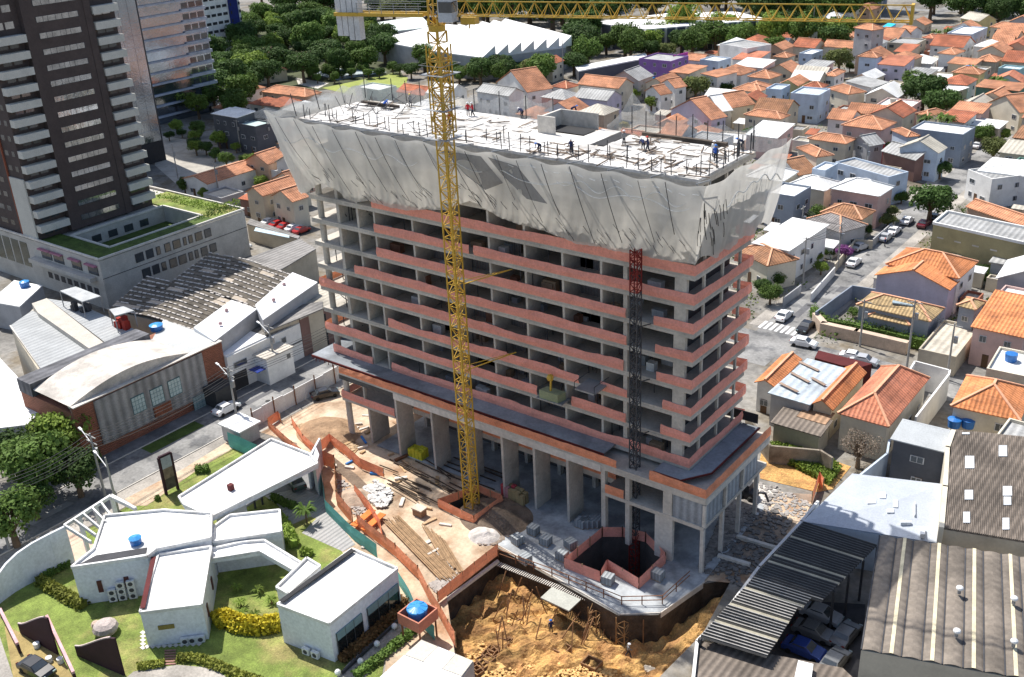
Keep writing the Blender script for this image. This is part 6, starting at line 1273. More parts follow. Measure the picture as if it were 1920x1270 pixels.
H((1570,500),(1640,535),(1750,500),7,'shed',T_or,'white','white house with a small orange roof right of the purple block',crop='C',rise=.5)
H((1160,625),(1250,660),(1315,640),6,'gy',T_or,'white','orange roofed house left of the street trees behind the deck',crop='C')
H((1275,575),(1350,612),(1410,590),6,'gy',T_or,'white','white gabled house behind the street trees',crop='C')
H((1365,748),(1600,832),(1665,795),6,'gy',T_or,'lavender','pale lilac gable house behind the right end of the deck',crop='C')
H((1560,705),(1665,775),(1725,752),6,'gy',C_w,'cream','cream house with a white sheet roof next to the lilac gable',crop='C')
H((1645,685),(1745,748),(1855,705),6,'gy',T_or,'cream','long cream house with orange roof and a row of windows behind the lilac gable',crop='C')
H((1668,300),(1850,335),(2010,305),9,'flat',C_g,'white','big plain white block with a grey flat roof in the distance',crop='C',wins=False)
H((1800,600),(1920,640),(1990,610),6,'hip',T_or,'cream','orange hip roofed house right of the long cream house',crop='C')
H((1430,405),(1540,425),(1580,400),6,'gx',T_or,'white','small orange roof right of the magenta wall',crop='C'); H((1560,400),(1650,425),(1740,400),7,'flat',C_w,'blue','pale blue flat house below the big white block',crop='C')
# crop D
for a,b_,c_,h,kd,rm,wc_,lb in (
((0,785),(235,828),(312,800),6,'hip',T_or,'cream','cream house with orange hip roof at the lower left of the blue-white house'),
((752,190),(872,212),(948,195),12.5,'hip',T_or,'grey','four-storey grey apartment house with a low orange roof'),
((122,618),(240,620),(300,585),7,'flat',C_bl,'blue','left cube of the pale blue-white modern house'),
((300,645),(500,660),(558,612),8,'flat',C_bl,'blue','right cube of the pale blue-white modern house'),
((30,522),(160,548),(262,520),6.5,'hip',T_or,'grey','orange hip roof with a shaded carport behind the blue-white house'),
((-40,605),(100,632),(178,592),6,'hip',T_or,'white','orange hip roof left of the blue-white house'),
((400,450),(540,472),(592,442),6.5,'shed',C_g,'pink','pink house with a grey ribbed roof'),
((530,522),(615,530),(672,492),6.5,'hip',T_or,'white','sharp orange hip roof right next to the pink house'),
((560,612),(705,655),(825,635),6.2,'hip',T_or,'cream','cream house with a broad orange hip roof below the skylit grey roof'),
((760,395),(905,402),(978,385),7,'hip',T_or,'blue','pale blue two-storey house with a thin orange roof'),
((680,562),(865,608),(990,588),6.5,'shed',C_g,'white','long grey roof with a row of white skylights'),
((675,855),(938,902),(1050,850),6.5,'hip',T_or,'pink','large pink house with bright orange hip roof and arched windows'),
((855,785),(1085,818),(1172,762),7,'gy',T_rd,'cream','cream house with a red gabled roof behind the large pink house'),
((1150,880),(1500,932),(1600,880),8,'flat',C_w,'slate','large blue-grey modern block with white roof and round tank'),
((1160,790),(1255,808),(1395,778),6,'hip',T_or,'cream','orange hip roof with a pale ridge left behind the blue-grey block'),
((1365,805),(1512,852),(1562,800),6,'shed',T_rd,'white','red sloping roof with white coping behind the blue-grey block'),
((1500,842),(1750,892),(1822,860),4.5,'shed',C_w,'beige','long white sloping roof with a beige wall at the right'),
((450,945),(690,998),(748,962),6.2,'hip',T_or,'cream','pale yellow house with mottled orange hip roof'),
((740,965),(850,1015),(930,985),5.6,'gy',C_g,'grey','grey gabled house beside the small red wall'),
((845,990),(905,1010),(965,985),5.2,'flat',C_g,'red','small crimson walled box beside the grey gable'),
((915,1048),(1170,1112),(1335,1082),5.2,'gx',C_g,'brown','wide grey roof with white patches over brown walls'),
((1080,1005),(1330,1062),(1345,1015),6.8,'gy',C_ol,'blue','large gable with orange edge and pale blue wall behind the wide grey roof'),
((350,1022),(482,1090),(602,1072),5.5,'hip',T_or,'cream','orange hip roof just right of the net tip'),
((215,1135),(362,1218),(447,1172),5.5,'gy',T_br,'white','brownish orange roof touching the right net tip'),
((455,1165),(545,1180),(655,1135),7.5,'flat',C_w,'blue','small white cube house with glass balcony beside the grey terrace'),
((640,1115),(985,1225),(1088,1180),6.5,'flat',C_g,'blue','long house with a grey roof terrace inside white parapets'),
((1430,495),(1615,518),(1642,490),7,'hip',T_or,'yellow','yellow two-storey house with orange hip roof'),
((1610,585),(1890,632),(1960,600),7,'shed',T_or,'green','dark green walled house with a long orange roof'),
((1750,465),(1890,482),(1960,462),8,'flat',C_bl,'teal','teal two-storey house with a flat roof at the right edge'),
((1640,655),(1780,690),(1830,640),6,'gy',T_or,'cream','orange gable below the dark green house'),
((1760,700),(1890,782),(1990,740),6,'gy',T_or,'cream','orange roof at the right edge with palms in front'),
((1480,722),(1640,748),(1705,695),5.5,'gy',C_ol,'grey','half orange, half beige gable with palms behind it'),
((1590,412),(1730,432),(1750,402),6,'hip',T_or,'beige','orange hip roof left of a small tree at the right'),
((1695,182),(1850,198),(1865,178),6,'hip',T_or,'cream','cream house with orange hip roof near the wood at the far right'),
((950,245),(1050,272),(1100,235),5.5,'gx',T_or,'white','first of a row of stepped orange roofs right of the grey apartment house'),
((1060,215),(1130,232),(1200,212),5.5,'gx',T_or,'white','second of a row of stepped orange roofs right of the grey apartment house'),
((1310,295),(1500,332),(1545,292),6,'gx',T_rd,'white','wide red-orange roof of parallel ridges in the right distance'),
((1350,358),(1445,380),(1512,352),6,'hip',T_or,'white','orange hip roof above the palm trees in the right distance'),
((618,240),(740,262),(752,235),6,'hip',T_or,'white','orange hip roof directly left of the grey apartment house'),
((160,305),(240,328),(305,310),5,'hip',T_or,'white','small orange hip roof right of the big white block'),
((345,310),(472,335),(545,305),5,'gx',T_rd,'cream','long dull red roof in front of the dark trees'),
((540,315),(745,338),(765,312),5,'gx',T_or,'cream','long orange roof at the foot of the grey apartment house'),
((378,362),(452,375),(518,345),6.5,'flat',C_w,'blue','pale blue two-storey box with small windows'),
((200,388),(282,402),(348,382),5.5,'hip',T_or,'beige','low orange hip roof over a beige wall in the middle distance'),
((382,600),(520,612),(582,590),6.5,'hip',T_rd,'blue','red hip roof behind the right blue-white cube'),
((1400,222),(1560,238),(1682,190),7.5,'flat',C_w,'blue','white and blue row of two-storey houses in the right distance'),
((1232,255),(1290,268),(1342,250),6,'hip',T_pk,'pink','small pink house in the right distance'),
((1520,120),(1610,150),(1700,130),6,'gx',C_ol,'yellow','pale yellow gabled hall near the far right wood'),
((1030,350),(1130,365),(1170,330),5.5,'shed',T_rd,'beige','brown-red roofs with dark balconies in the middle distance'),
((1350,610),(1440,640),(1512,615),5.5,'shed',C_w,'beige','beige annexe with a bright white roof beside the big dark tree'),
((1040,895),(1110,950),(1178,930),6.5,'hip',T_or,'blue','narrow pale blue house with a small orange pyramid roof'),
((1590,1165),(1700,1240),(1900,1190),6.5,'flat',C_g,'white','white walled block with plants on its roof terrace at the right edge'),
((1800,1150),(1900,1190),(1990,1100),6,'flat',C_w,'green','house with bright white roof at the right edge near the terrace block')):
    H(a,b_,c_,h,kd,rm,wc_,lb,crop='D',group=None)
# ---------------- factories in the distance ----------------
def bigbox(pts,h,m,wm_,label,crop=None,name='factory',teeth=0,z0=0):
    P=[G(*(k(crop,*q) if crop else q),h) for q in pts]; t=root(name,label,'factory',(P[0].x,P[0].y,0)); MB().prism([(p.x,p.y) for p in P],z0,h-.4).build('wall',wm_,t); MB().prism([(p.x,p.y) for p in P],h-.4,h).build('roof',m,t)
    c=sum(P,Vector())/len(P); USED.append((c.x,c.y,max((p-c).length for p in P)*.75,40,30,0)); return t,P
wr_=mat('white_factory_roof',(.80,.79,.77),var=.06,scale=.05,stain=.06)
t,P=bigbox(((700,75),(830,45),(1010,60),(1088,72),(1060,88),(905,108),(820,97)),8,wr_,wall('grey'),'huge white roofed sawtooth factory behind the crane mast')
f=lambda u: G(905,108,8).lerp(G(1072,86,8),u)
for i in range(7):
    a=f(i/7);c=f((i+1)/7); d=Vector((-.75,.66,0)); d=(G(840,66,8)-G(930,95,8)).normalized()
    q=[a,c,c+d*55,a+d*55]; MB().prism([(v.x,v.y) for v in q],8.01,[8.05,11.5,11.5,8.05]).build('roof_tooth',wr_,t)
    MB().face([(c.x,c.y,7.9),(c.x+d.x*54,c.y+d.y*54,7.9),(c.x+d.x*54,c.y+d.y*54,11.4),(c.x,c.y,11.4)]).build('clerestory_window',mat('grey_glazing',(.13,.15,.16)),t)
bigbox(((708,42),(790,30),(805,45),(800,52),(725,60)),7,mat('pale_green_roof',(.60,.66,.62),var=.08),wall('grey'),'curved pale green roof beyond the sawtooth factory',name='hall')
t,P=bigbox(((1108,42),(1210,55),(1440,36),(1380,22),(1260,24)),9,wr_,wall('dark'),'long white roofed parking hall with open dark bays in the distance',name='hall')
for i in range(12):
    a=P[1].lerp(P[2],i/12); MB().box(a.x-.4,a.x+.4,a.y-.5,a.y+.1,0,8.6).build('column',concl,t)
for i in range(5): a=P[0].lerp(P[1],i/5); MB().box(a.x-.4,a.x+.4,a.y-.5,a.y+.1,0,8.6).build('column',concl,t)
c=G(1640,24,0); t=root('office_block','tall pale blue-grey slab building at the top right behind the jib end','building',tuple(c)); MB().box(c.x-14,c.x+1,c.y,c.y+12,0,26).build('wall',wall('slate'),t); MB().box(c.x-14.2,c.x+1.2,c.y-.2,c.y+12.2,26.01,26.4).build('roof',wall('white'),t); USED.append((c.x-6,c.y+6,12,15,12,0))
bigbox(((1078,125),(1210,100),(1215,108),(1085,133)),4,wr_,wall('dark'),'long low market stall roof with white canopy in front of the purple block, farther part',name='market_canopy'); bigbox(((1058,120),(1150,108),(1150,114),(1060,127)),4,wr_,wall('dark'),'long low market stall roof behind the tree row, nearer part',name='market_canopy') if 0 else None
bigbox(((1175,133),(1200,131),(1252,139),(1225,146)),3.5,mat('blue_tarp',(.03,.28,.62),rough=.4),wall('blue'),'bright blue tarpaulin roof at the foot of the purple block',name='tarpaulin_roof')
MB().prism([(v.x,v.y) for v in (G(1262,104,9),G(1288,98,9),G(1290,97,9),G(1265,103,9))],0,8.9).build('magenta_wall',wall('magenta'),None,label='magenta side wall of the purple block',cat='wall',loc=tuple(G(1275,110,0)))
p=G(1662,47,6); bigbox(((1655,50),(1668,52),(1680,45),(1665,43)),6,mat('cyan_tarp',(.03,.45,.65)),wall('blue'),'small cyan covered pool roof at the far right of the jib',name='pool_cover')
# tennis court and lawn
patch('tennis_court',[K('B',*q) for q in ((530,530),(650,490),(1060,520),(700,580))],.03,mat('court_blue',(.36,.42,.44),var=.1)); patch('park_lawn',[K('B',*q) for q in ((590,635),(1100,530),(1210,560),(1190,620),(870,700))],.03,mat('park_grass',(.26,.30,.07),var=.2,scale=.2))
patch('park_ground',[G(*q) for q in ((440,60),(700,40),(760,150),(560,175),(480,150))],.025,mat('park_floor',(.06,.07,.03),var=.5,scale=.1)); patch('park_yard',[K('B',*q) for q in ((400,560),(640,600),(560,640),(420,610))],.03,concl)
# ---------------- fill-in houses farther away ----------------
SPLACE=[]
def free(x,y,r):
    if -21<x<-9.5 and y>45: return False
    for q in USED:
        if abs(x-q[0])<(q[3]/2+r) and abs(y-q[1])<(q[4]/2+r): return False
    return True
def inpx(px,py,poly):
    c=False; n=len(poly)
    for i in range(n):
        (x1,y1),(x2,y2)=poly[i],poly[(i+1)%n]
        if (y1>py)!=(y2>py) and px<(x2-x1)*(py-y1)/(y2-y1)+x1: c=not c
    return c
ZONES=[((1180,150),(1300,95),(1350,100),(1420,70),(1640,50),(1660,60),(1720,30),(1800,60),(1930,30),(1990,40),(1990,480),(1870,330),(1700,320),(1640,400),(1560,430),(1440,420),(1380,200)),
 ((440,170),(560,180),(600,210),(560,260),(640,330),(600,380),(480,390),(340,300),(420,220)),
 ((820,170),(1050,170),(1180,150),(1400,180),(1440,260),(1250,300),(1000,250),(820,230)),
 ((1700,560),(1990,480),(1990,900),(1790,780),(1760,700)),((1000,110),(1300,90),(1330,130),(1050,140)),((1500,0),(1640,5),(1640,25),(1560,40))]
EXC=[((290,230),(440,250),(590,262),(470,350),(400,345),(290,330)),((1690,140),(1790,150),(1790,215),(1690,210)),((1790,230),(1900,230),(1880,300),(1790,310)),((1160,160),(1250,160),(1260,230),(1160,230)),((1540,85),(1610,85),(1610,120),(1540,120)),((1420,500),(1560,500),(1560,640),(1420,640)),((1500,540),(1850,640),(1850,740),(1500,680)),((1270,140),(1380,140),(1380,180),(1270,180))]
desc={id(T_or):'orange tiled',id(T_rd):'dull red tiled',id(T_br):'brown tiled',id(C_w):'white sheet',id(C_g):'grey sheet',id(C_ol):'beige sheet',id(T_pk):'salmon tiled'}
kn={'hip':'hip roof','gx':'gabled roof','gy':'gabled roof','flat':'flat roof','shed':'sloping roof'}
cnt=0; seen={}
ys=list(range(30,480))
gx_=[]
y=28.0
while y<520:
    x=-300+R.uniform(-4,4)
    while x<190:
        w_=R.uniform(6,10.5); l_=R.uniform(7,11); cx2,cy2=x+w_/2,y+l_/2; px,py,dd=PJ((cx2,cy2,5)); x+=w_+R.uniform(.1,.9)
        if not any(inpx(px,py,z) for z in ZONES) or any(inpx(px,py,z) for z in EXC): continue
        if (cx2+500)%40<6.5 and cx2<-22: continue
        if not free(cx2,cy2,min(w_,l_)*.36): continue
        kd=R.choices(['hip','gx','gy','flat','shed'],[5,3,4,3,2])[0]; rm=R.choices([T_or,T_rd,T_br,C_w,C_g,C_ol,T_pk],[8,2,1.4,3,2.4,1.6,1.2])[0]
        if kd=='flat' and rm in (T_or,T_rd,T_br,T_pk): rm=R.choice([C_w,C_g,C_ol])
        wc_=R.choices(['white','cream','beige','pink','peach','blue','grey','yellow','lavender','slate'],[6,6,5,2,3,1,3,1,1,1])[0]
        where='in the far right quarter' if px>1640 else 'behind the tower end' if px>1330 else 'behind the deck' if px>700 else 'by the avenue'
        far='far' if dd>330 else 'nearer'
        lb=f"{far} {wc_} house, {desc[id(rm)]} {kn[kd]}, {where}"
        H(None,None,None,R.choice([3.4,5.8,6.2,6.5]),kd,rm,wc_,lb,org=(x-R.uniform(.2,1.4),y),ang=R.gauss(0,.05),L=w_,W=l_,parts=dd<260,tank=R.choice([0,0,'b',1]),group='houses of the town')
        cnt+=1
    y+=R.uniform(9.6,12)
for i in range(420):
    px,py=R.uniform(1200,1910),R.uniform(60,470); p=G(px,py,0); w_,l_=R.uniform(2.5,5),R.uniform(2.5,5)
    if cnt>480 or not any(inpx(px,py,z) for z in ZONES) or any(inpx(px,py,z) for z in EXC) or not free(p.x,p.y,.5*w_): continue
    kd,rm=R.choice([('flat',C_g),('shed',C_w),('shed',C_ol),('flat',C_ol),('shed',T_rd),('shed',C_br)]); wc_=R.choice(['white','beige','grey','cream','brick'])
    H(None,None,None,R.uniform(2.3,3.3),kd,rm,wc_,'low '+wc_+' backyard outbuilding with '+desc.get(id(rm),'mouldy brown')+' roof among the houses',org=(p.x+w_/2,p.y-l_/2),ang=R.gauss(0,.06),L=w_,W=l_,parts=False,wins=False,name='outbuilding',cat='outbuilding',group='backyard outbuildings'); cnt+=1
print('filled houses',cnt)
for i in range(160):
    px,py=R.uniform(1400,1915),R.uniform(330,640); p=G(px,py,0); w_,l_=R.uniform(1.6,3.6),R.uniform(1.8,4)
    if (-21.5<p.x<-9.8) or 49<p.y<60 or p.y<22 or not free(p.x,p.y,1.0): continue
    if inpx(px,py,((1480,560),(1560,530),(1850,650),(1830,740),(1500,690))): continue
    kd,rm=R.choice([('flat',C_g),('shed',C_w),('shed',C_ol),('flat',C_ol),('shed',T_rd),('shed',C_br),('shed',C_g)]); wc_=R.choice(['white','beige','grey','cream','brick'])
    H(None,None,None,R.uniform(2.0,3.0),kd,rm,wc_,'small '+wc_+' yard shed with '+desc.get(id(rm),'mouldy brown')+' roof near the road',org=(p.x+w_/2,p.y-l_/2),ang=R.gauss(0,.06),L=w_,W=l_,parts=False,wins=False,name='yard_shed',cat='shed',group='yard sheds near the road',ov=.15)
def plants(name,n,test,m,hh=1.1,leaf=.7):
    b=MB(); c_=0
    while c_<n:
        px,py=R.uniform(1330,1920),R.uniform(80,640); p=G(px,py,0); c_+=1
        if not free(p.x,p.y,.6) or (-21.4<p.x<-10) or 49<p.y<59 or p.y<16: continue
        for q_ in range(14):
            c=p+Vector((R.gauss(0,.8),R.gauss(0,.8),R.random()*hh)); e1=Vector((R.gauss(0,1),R.gauss(0,1),R.gauss(0,1))).normalized(); e2=e1.cross(Vector((R.gauss(0,1),R.gauss(0,1),R.gauss(0,1)))).normalized(); sz_=leaf*R.uniform(.4,1)
            b.face([c-e1*sz_*.5,c+e2*sz_*.3,c+e1*sz_*.5,c-e2*sz_*.3])
    b.build(name,m,kind='stuff',uv=False)
plants('yard_plants',700,None,Lm); plants('yard_plants',500,None,Lo)
# ---------------- trees ----------------
def crown(seed,nl=3200,lobes=9,leaf=.13,flat=.8):
    rr=random.Random(seed); b=MB(); Ls=[(Vector((0,0,0)),.62)]
    for i in range(lobes*2):
        a=rr.random()*6.28; e=rr.uniform(-.35,.85); q=rr.uniform(.4,.72); Ls.append((Vector((math.cos(a)*q*math.cos(e),math.sin(a)*q*math.cos(e),math.sin(e)*q*flat)),rr.uniform(.2,.4)))
    vs=[];fs=[]
    for i in range(nl):
        c,r_=rr.choice(Ls[1:]) if rr.random()<.86 else Ls[0]
        d=Vector((rr.gauss(0,1),rr.gauss(0,1),rr.gauss(.25,1))).normalized(); p=c+d*r_*rr.uniform(.72,1.1); p.z*=flat
        n=(d+Vector((rr.gauss(0,.5),rr.gauss(0,.5),rr.gauss(0,.5)+.25))).normalized(); e1=n.cross(Vector((rr.gauss(0,1),rr.gauss(0,1),rr.gauss(0,1)))).normalized(); e2=n.cross(e1); s=leaf*rr.uniform(.45,1)*.62
        k0=len(vs); vs+=[p-e1*s,p+e2*s*.7,p+e1*s,p-e2*s*.7]; fs.append((k0,k0+1,k0+2,k0+3))
    me=bpy.data.meshes.new('crown'); me.from_pydata(vs,[],fs); return me
CM={}
for nm,m_,args in (('dark',Lf,(1,4200,10,.12,.85)),('dark2',Lf,(2,4200,13,.12,.75)),('mid',Lm,(3,4000,10,.12,.85)),('mid2',Lm,(4,4000,12,.12,.9)),('bright',Lb,(5,3600,9,.13,.85)),('olive',Lo,(6,3600,11,.12,.8)),('purple',Lp,(7,2600,7,.15,.8)),('twig',Lr,(8,1500,9,.07,.9)),('yellow',Ly,(9,1500,6,.2,.8))):
    me=crown(*args); me.materials.append(m_); CM[nm]=me
bark=mat('bark',(.16,.11,.07),var=.3)
def trunkmesh():
    b=MB(); b.cyl((0,0,0),.11,0,.55,7,.075,cap=False)
    for i in range(5):
        a=i*1.26+.4; b.bar((0,0,.45),(math.cos(a)*.45,math.sin(a)*.45,1.0+.1*(i%2)),.05); b.bar((0,0,.5),(math.cos(a+.6)*.25,math.sin(a+.6)*.25,1.25),.04)
    o=b.build('trunk',bark); me=o.data; bpy.data.objects.remove(o); return me
TRK=trunkmesh()
def tree(loc,r,kind,label,group=None,hs=1.0,stem=1.0):
    t=root('tree',label,'tree',tuple(loc),group); t.rotation_euler=(0,0,R.random()*6)
    a=bpy.data.objects.new('trunk',TRK); S.collection.objects.link(a); a.parent=t; a.scale=(r,r,r*stem)
    c=bpy.data.objects.new('crown',CM[kind]); S.collection.objects.link(c); c.parent=t; c.scale=(r,r,r*hs); c.location=(0,0,r*(.45*stem+.55*hs)); return t
def treepx(px,py,rpx,kind,label,group=None,hs=1.0,stem=1.0):
    z=3
    for _ in range(4): p=G(px,py,z); d=(p-CAMP).length; r=rpx*d/FPX; z=r*(.45*stem+.55*hs)
    return tree((p.x,p.y,0),r,kind,label,group,hs,stem)
for a in ((66,862,74,'mid','largest leafy tree of the clump at the left edge above the villa wall'),(114,808,60,'bright','sunlit upper crown of the tree clump at the left edge'),(140,882,54,'dark','right-hand dark tree of the clump above the villa wall'),(25,845,60,'dark2','dark tree behind the clump at the left edge'),(15,968,62,'mid2','lower tree at the left edge above the curved wall'),(60,935,42,'dark','dark low tree between the clump and the street poles'),
 (1747,373,44,'dark','round dark green street tree at the end of the right-hand road',),(1733,168,42,'dark','huge dark spreading tree among the houses at the right'),(1768,188,36,'dark2','right half of the huge dark tree among the houses'),(1713,150,24,'mid','upper left part of the big tree among the houses'),
 (1845,250,22,'mid2','green tree left of the reddish shrub at the right edge'),(1865,275,28,'olive','broad olive tree in the lane at the right edge'),(1880,250,16,'bright','bright small tree at the right edge'),(1725,308,20,'mid','green tree right of the wide grey roof'),(1764,315,20,'dark','dark tree in the garden right of the wide grey roof'),
 (1585,470,19,'purple','purple blossoming street tree beside the road'),(1445,548,24,'mid2','dense shrubby tree between tower and road'),(1430,535,16,'dark','dark small tree directly right of the tower screens'),(1665,412,17,'olive','thin palm-like tree by the white parked cars'),(1620,430,15,'mid','green shrub tree behind the garden wall by the road'),(1600,585,12,'mid','small round tree in the villa yard'),(1850,520,14,'mid','small dark tree beside the grey curved shed'),(1540,500,16,'bright','green shrubs in front of the white walled row'),
 (1612,838,44,'twig','bare leafless tree with a tangle of brown twigs beside the waste ground'),(1190,175,15,'bright','left bright green street tree just behind the deck'),(1225,190,20,'bright','right bright green street tree just behind the deck'),(1305,160,30,'olive','large olive tree among the orange roofs behind the deck'),(1360,165,18,'dark','dark tree right of the olive one behind the deck'),(1575,108,28,'olive','rounded olive tree left of the pale blue house'),(1250,92,20,'olive','olive tree behind the purple block'),(1775,100,16,'mid','trees by the parked cars in the right distance'),(1868,112,12,'mid','small tree right of the orange hip roof in the distance'),
 (1170,235,12,'yellow','yellow-green bush behind the tall net peak'),
 (345,345,18,'mid','scruffy tree beside the roof garden'),(382,362,14,'bright','light shrub tree beside the roof garden'),(330,235,16,'bright','light green street tree by the avenue'),(370,240,18,'mid','street tree in the avenue planting'),(410,258,20,'bright','bright street tree beside the dark grey building'),(385,275,16,'dark','dark shrub in the avenue planting'),(1015,125,34,'mid','dark spreading tree behind the deck left of the market roofs'),(945,130,30,'dark','dark tree right of the crane mast in the distance'),(885,112,22,'dark2','dark tree close to the crane mast in the distance'),(1000,85,12,'dark','palm-like tree in front of the sawtooth roof'),(860,105,14,'dark','small dark tree left of the sawtooth roof'),(770,130,18,'dark','dark tree left of the crane mast'),(830,150,16,'olive','thin tree just behind the crane mast')):
    treepx(*a)
for q_,kd_,r_,lb_ in LATE: p=K('E',*q_,0); tree((p.x,p.y,0),r_,kd_,lb_,None,1,.7)
for i,(x_,y_) in enumerate(((1330,1000),(1380,1020),(1540,640),(1700,720),(1740,735),(1300,360),(1380,350),(1220,1010))): p=K('D',x_,y_,0); rosette(p,2.6,11,Lm,'tall feathery palm among the right-hand houses','palm_tree',None,40,'palm tree')
def grove(poly,n,rr,kinds,label,group,minr=.75):
    xs=[p[0] for p in poly]; ys_=[p[1] for p in poly]; pts=[]; tr=0
    while len(pts)<n and tr<n*60:
        tr+=1; px,py=R.uniform(min(xs),max(xs)),R.uniform(min(ys_),max(ys_))
        if not inpx(px,py,poly): continue
        p=G(px,py,4); r=R.uniform(*rr)
        if any((p.x-q[0])**2+(p.y-q[1])**2<(minr*(r+q[2]))**2 for q in pts): continue
        pts.append((p.x,p.y,r)); 
    mx=(min(xs)+max(xs))/2; wx=(max(xs)-min(xs))/6; my=(min(ys_)+max(ys_))/2
    for x,y,r in pts:
        kd=R.choice(kinds); px,py,_d=PJ((x,y,4)); tone={'dark':'dark green','dark2':'blackish green','mid':'green','mid2':'fresh green','bright':'bright green','olive':'olive green'}[kd]
        lb=('big ' if r>(rr[0]+rr[1])/2 else 'small ')+tone+' tree, '+('front' if py>my else 'back')+' '+('left' if px<mx-wx else 'right' if px>mx+wx else 'middle')+' of the '+label
        tree((x,y,0),r,kd,lb,group,R.uniform(.85,1.25),R.uniform(.8,1.3))
grove([(445,45),(560,25),(700,60),(735,95),(700,125),(600,130),(470,150)],52,(5,8.5),['dark','dark2','mid','mid','dark','bright'],'park wood','park wood trees')
grove([(320,150),(400,105),(470,95),(480,190),(440,205),(330,205)],26,(4.5,8),['dark','dark2','dark','mid','bright'],'banded tower clump','tree clump below the banded tower')
grove([(470,0),(800,0),(1000,0),(1620,0),(1610,30),(1440,45),(1380,20),(1100,38),(1000,50),(850,38),(700,30),(560,30)],66,(8,12.5),['dark','mid','mid2','olive','dark2'],'long top woodland belt','woodland belt at the top')
grove([(1060,85),(1110,60),(1230,70),(1300,62),(1440,50),(1600,62),(1590,80),(1440,95),(1330,90),(1220,95),(1100,112)],44,(5,8.5),['mid','dark','bright','mid2','dark'],'parking hall row','tree row before the parking hall')
grove([(1790,0),(1930,0),(1930,30),(1890,35),(1820,30),(1700,20)],24,(6,10),['dark','mid','olive','dark2'],'far right wood','wood at the far right')
grove([(320,220),(430,250),(520,330),(500,345),(400,290),(310,245)],14,(1.6,2.6),['mid','dark','bright'],'avenue strip','avenue strip trees')
grove([(1480,0),(1650,0),(1640,26),(1500,30)],16,(5,8),['bright','mid','mid2'],'slope behind the jib','slope trees behind the jib')
grove([(790,112),(800,112),(900,128),(1060,112),(1080,122),(940,145),(800,130)],34,(3,5.5),['dark','mid','dark2','mid2','olive'],'white factory belt','factory tree belt')
grove([(560,128),(800,106),(810,114),(600,140)],16,(2,3.4),['dark','mid'],'tennis court trees','tennis court trees')
# scattered garden trees
gp=[]
for i in range(105):
    px,py=R.uniform(1300,1920),R.uniform(60,480)
    p=G(px,py,0); r=R.uniform(1.3,3)
    if not free(p.x,p.y,r*.7) or not any(inpx(px,py,z) for z in ZONES): continue
    tree((p.x,p.y,0),r,(kq:=R.choice(['mid','dark','olive','bright','mid2'])),('big ' if r>2.1 else 'tiny ')+{'mid':'green','dark':'dark green','olive':'olive','bright':'bright green','mid2':'fresh green'}[kq]+' garden tree, '+('far ' if py<200 else 'near ')+('right' if px>1640 else 'left')+' part of town','small garden trees of the town'); gp.append(1)
# ---------------- cars ----------------
def carproto():
    t=root('parked_car','x','car',(0,0,0)); prof=[(-2.05,.35),(-2.1,.75),(-1.9,.95),(-1.35,1.02),(-.95,1.42),(.35,1.45),(1.0,1.0),(1.85,.85),(2.1,.6),(2.1,.35)]
    b=MB(); n=len(prof)
    def sec(y,s): return [(x,y,z if z<1.05 else 1.0+(z-1.0)*s) for x,z in prof]
    rows=[]
    for y,wf in ((-.86,0),(-.80,1),(.80,1),(.86,0)):
        rows.append([(x*(.985 if wf==0 else 1),y*(.84 if z>1.05 else 1),z if wf else (z*.97 if z<1.05 else z*.985)) for x,z in prof])
    vs=[v for r_ in rows for v in r_]; b.add(vs,[(j*n+i,j*n+(i+1)%n,(j+1)*n+(i+1)%n,(j+1)*n+i) for j in range(3) for i in range(n)]+[tuple(range(n))[::-1],tuple(range(3*n,4*n))]); body=b.build('body',mat('car_white',(.75,.75,.75),rough=.25,spec=.7,var=.03),t,uv=False)
    b=MB()
    b.face([(.40,-.64,1.41),(1.0,-.72,1.03),(1.0,.72,1.03),(.40,.64,1.41)]); b.face([(-1.0,.62,1.37),(-1.36,.7,1.05),(-1.36,-.7,1.05),(-1.0,-.62,1.37)])
    for s in (-1,1): b.add([(-1.15,s*.80,1.06),(.85,s*.80,1.06),(.3,s*.745,1.38),(-.85,s*.745,1.38)],[(0,1,2,3) if s<0 else (3,2,1,0)])
    b.v=[v+Vector((0,0,.015)) for v in b.v]; b.build('window',glass,t)
    for x in (-1.3,1.3):
        for s in (-1,1):
            w_=MB(); w_.add([(x+.31*math.cos(i*.5236),s*y_,.31+.31*math.sin(i*.5236)) for y_ in (.68,.89) for i in range(12)],[(i,(i+1)%12,12+(i+1)%12,12+i) for i in range(12)]+[tuple(range(12,24)),tuple(range(12))[::-1]]); w2=w_.build('wheel',blk,t,uv=False)
    for s in (-1,1): MB().box(2.04,2.12,s*.62-.18,s*.62+.18,.62,.76).build('headlight',cglass,t); MB().box(-2.13,-2.06,s*.66-.14,s*.66+.14,.7,.88).build('tail_light',redst,t)
    return t
CP=carproto(); CARN=[0]
CC=dict(white=(.75,.75,.75),silver=(.42,.43,.45),black=(.015,.015,.017),red=(.4,.02,.02),grey=(.16,.165,.17),blue=(.03,.06,.25),wine=(.12,.01,.02),green=(.06,.09,.07))
def car(px,py,rz,col,label,z=0,crop=None,sc_=1.0):
    p=G(*(k(crop,px,py) if crop else (px,py)),z+.6); p.z=z+.03
    c=dup(CP,tuple(p),rz,label,None,sc_)
    m_=mat('car_'+col,CC[col],rough=.25,spec=.7,var=.03)
    for ch in c.children:
        if ch.name.startswith('body'): ch.data=CAR_B[col] if col in CAR_B else CAR_B.setdefault(col,newmat(ch.data,m_))
    return c
CAR_B={}
def newmat(me,m_): m2=me.copy(); m2.materials.clear(); m2.materials.append(m_); return m2
N=math.pi/2
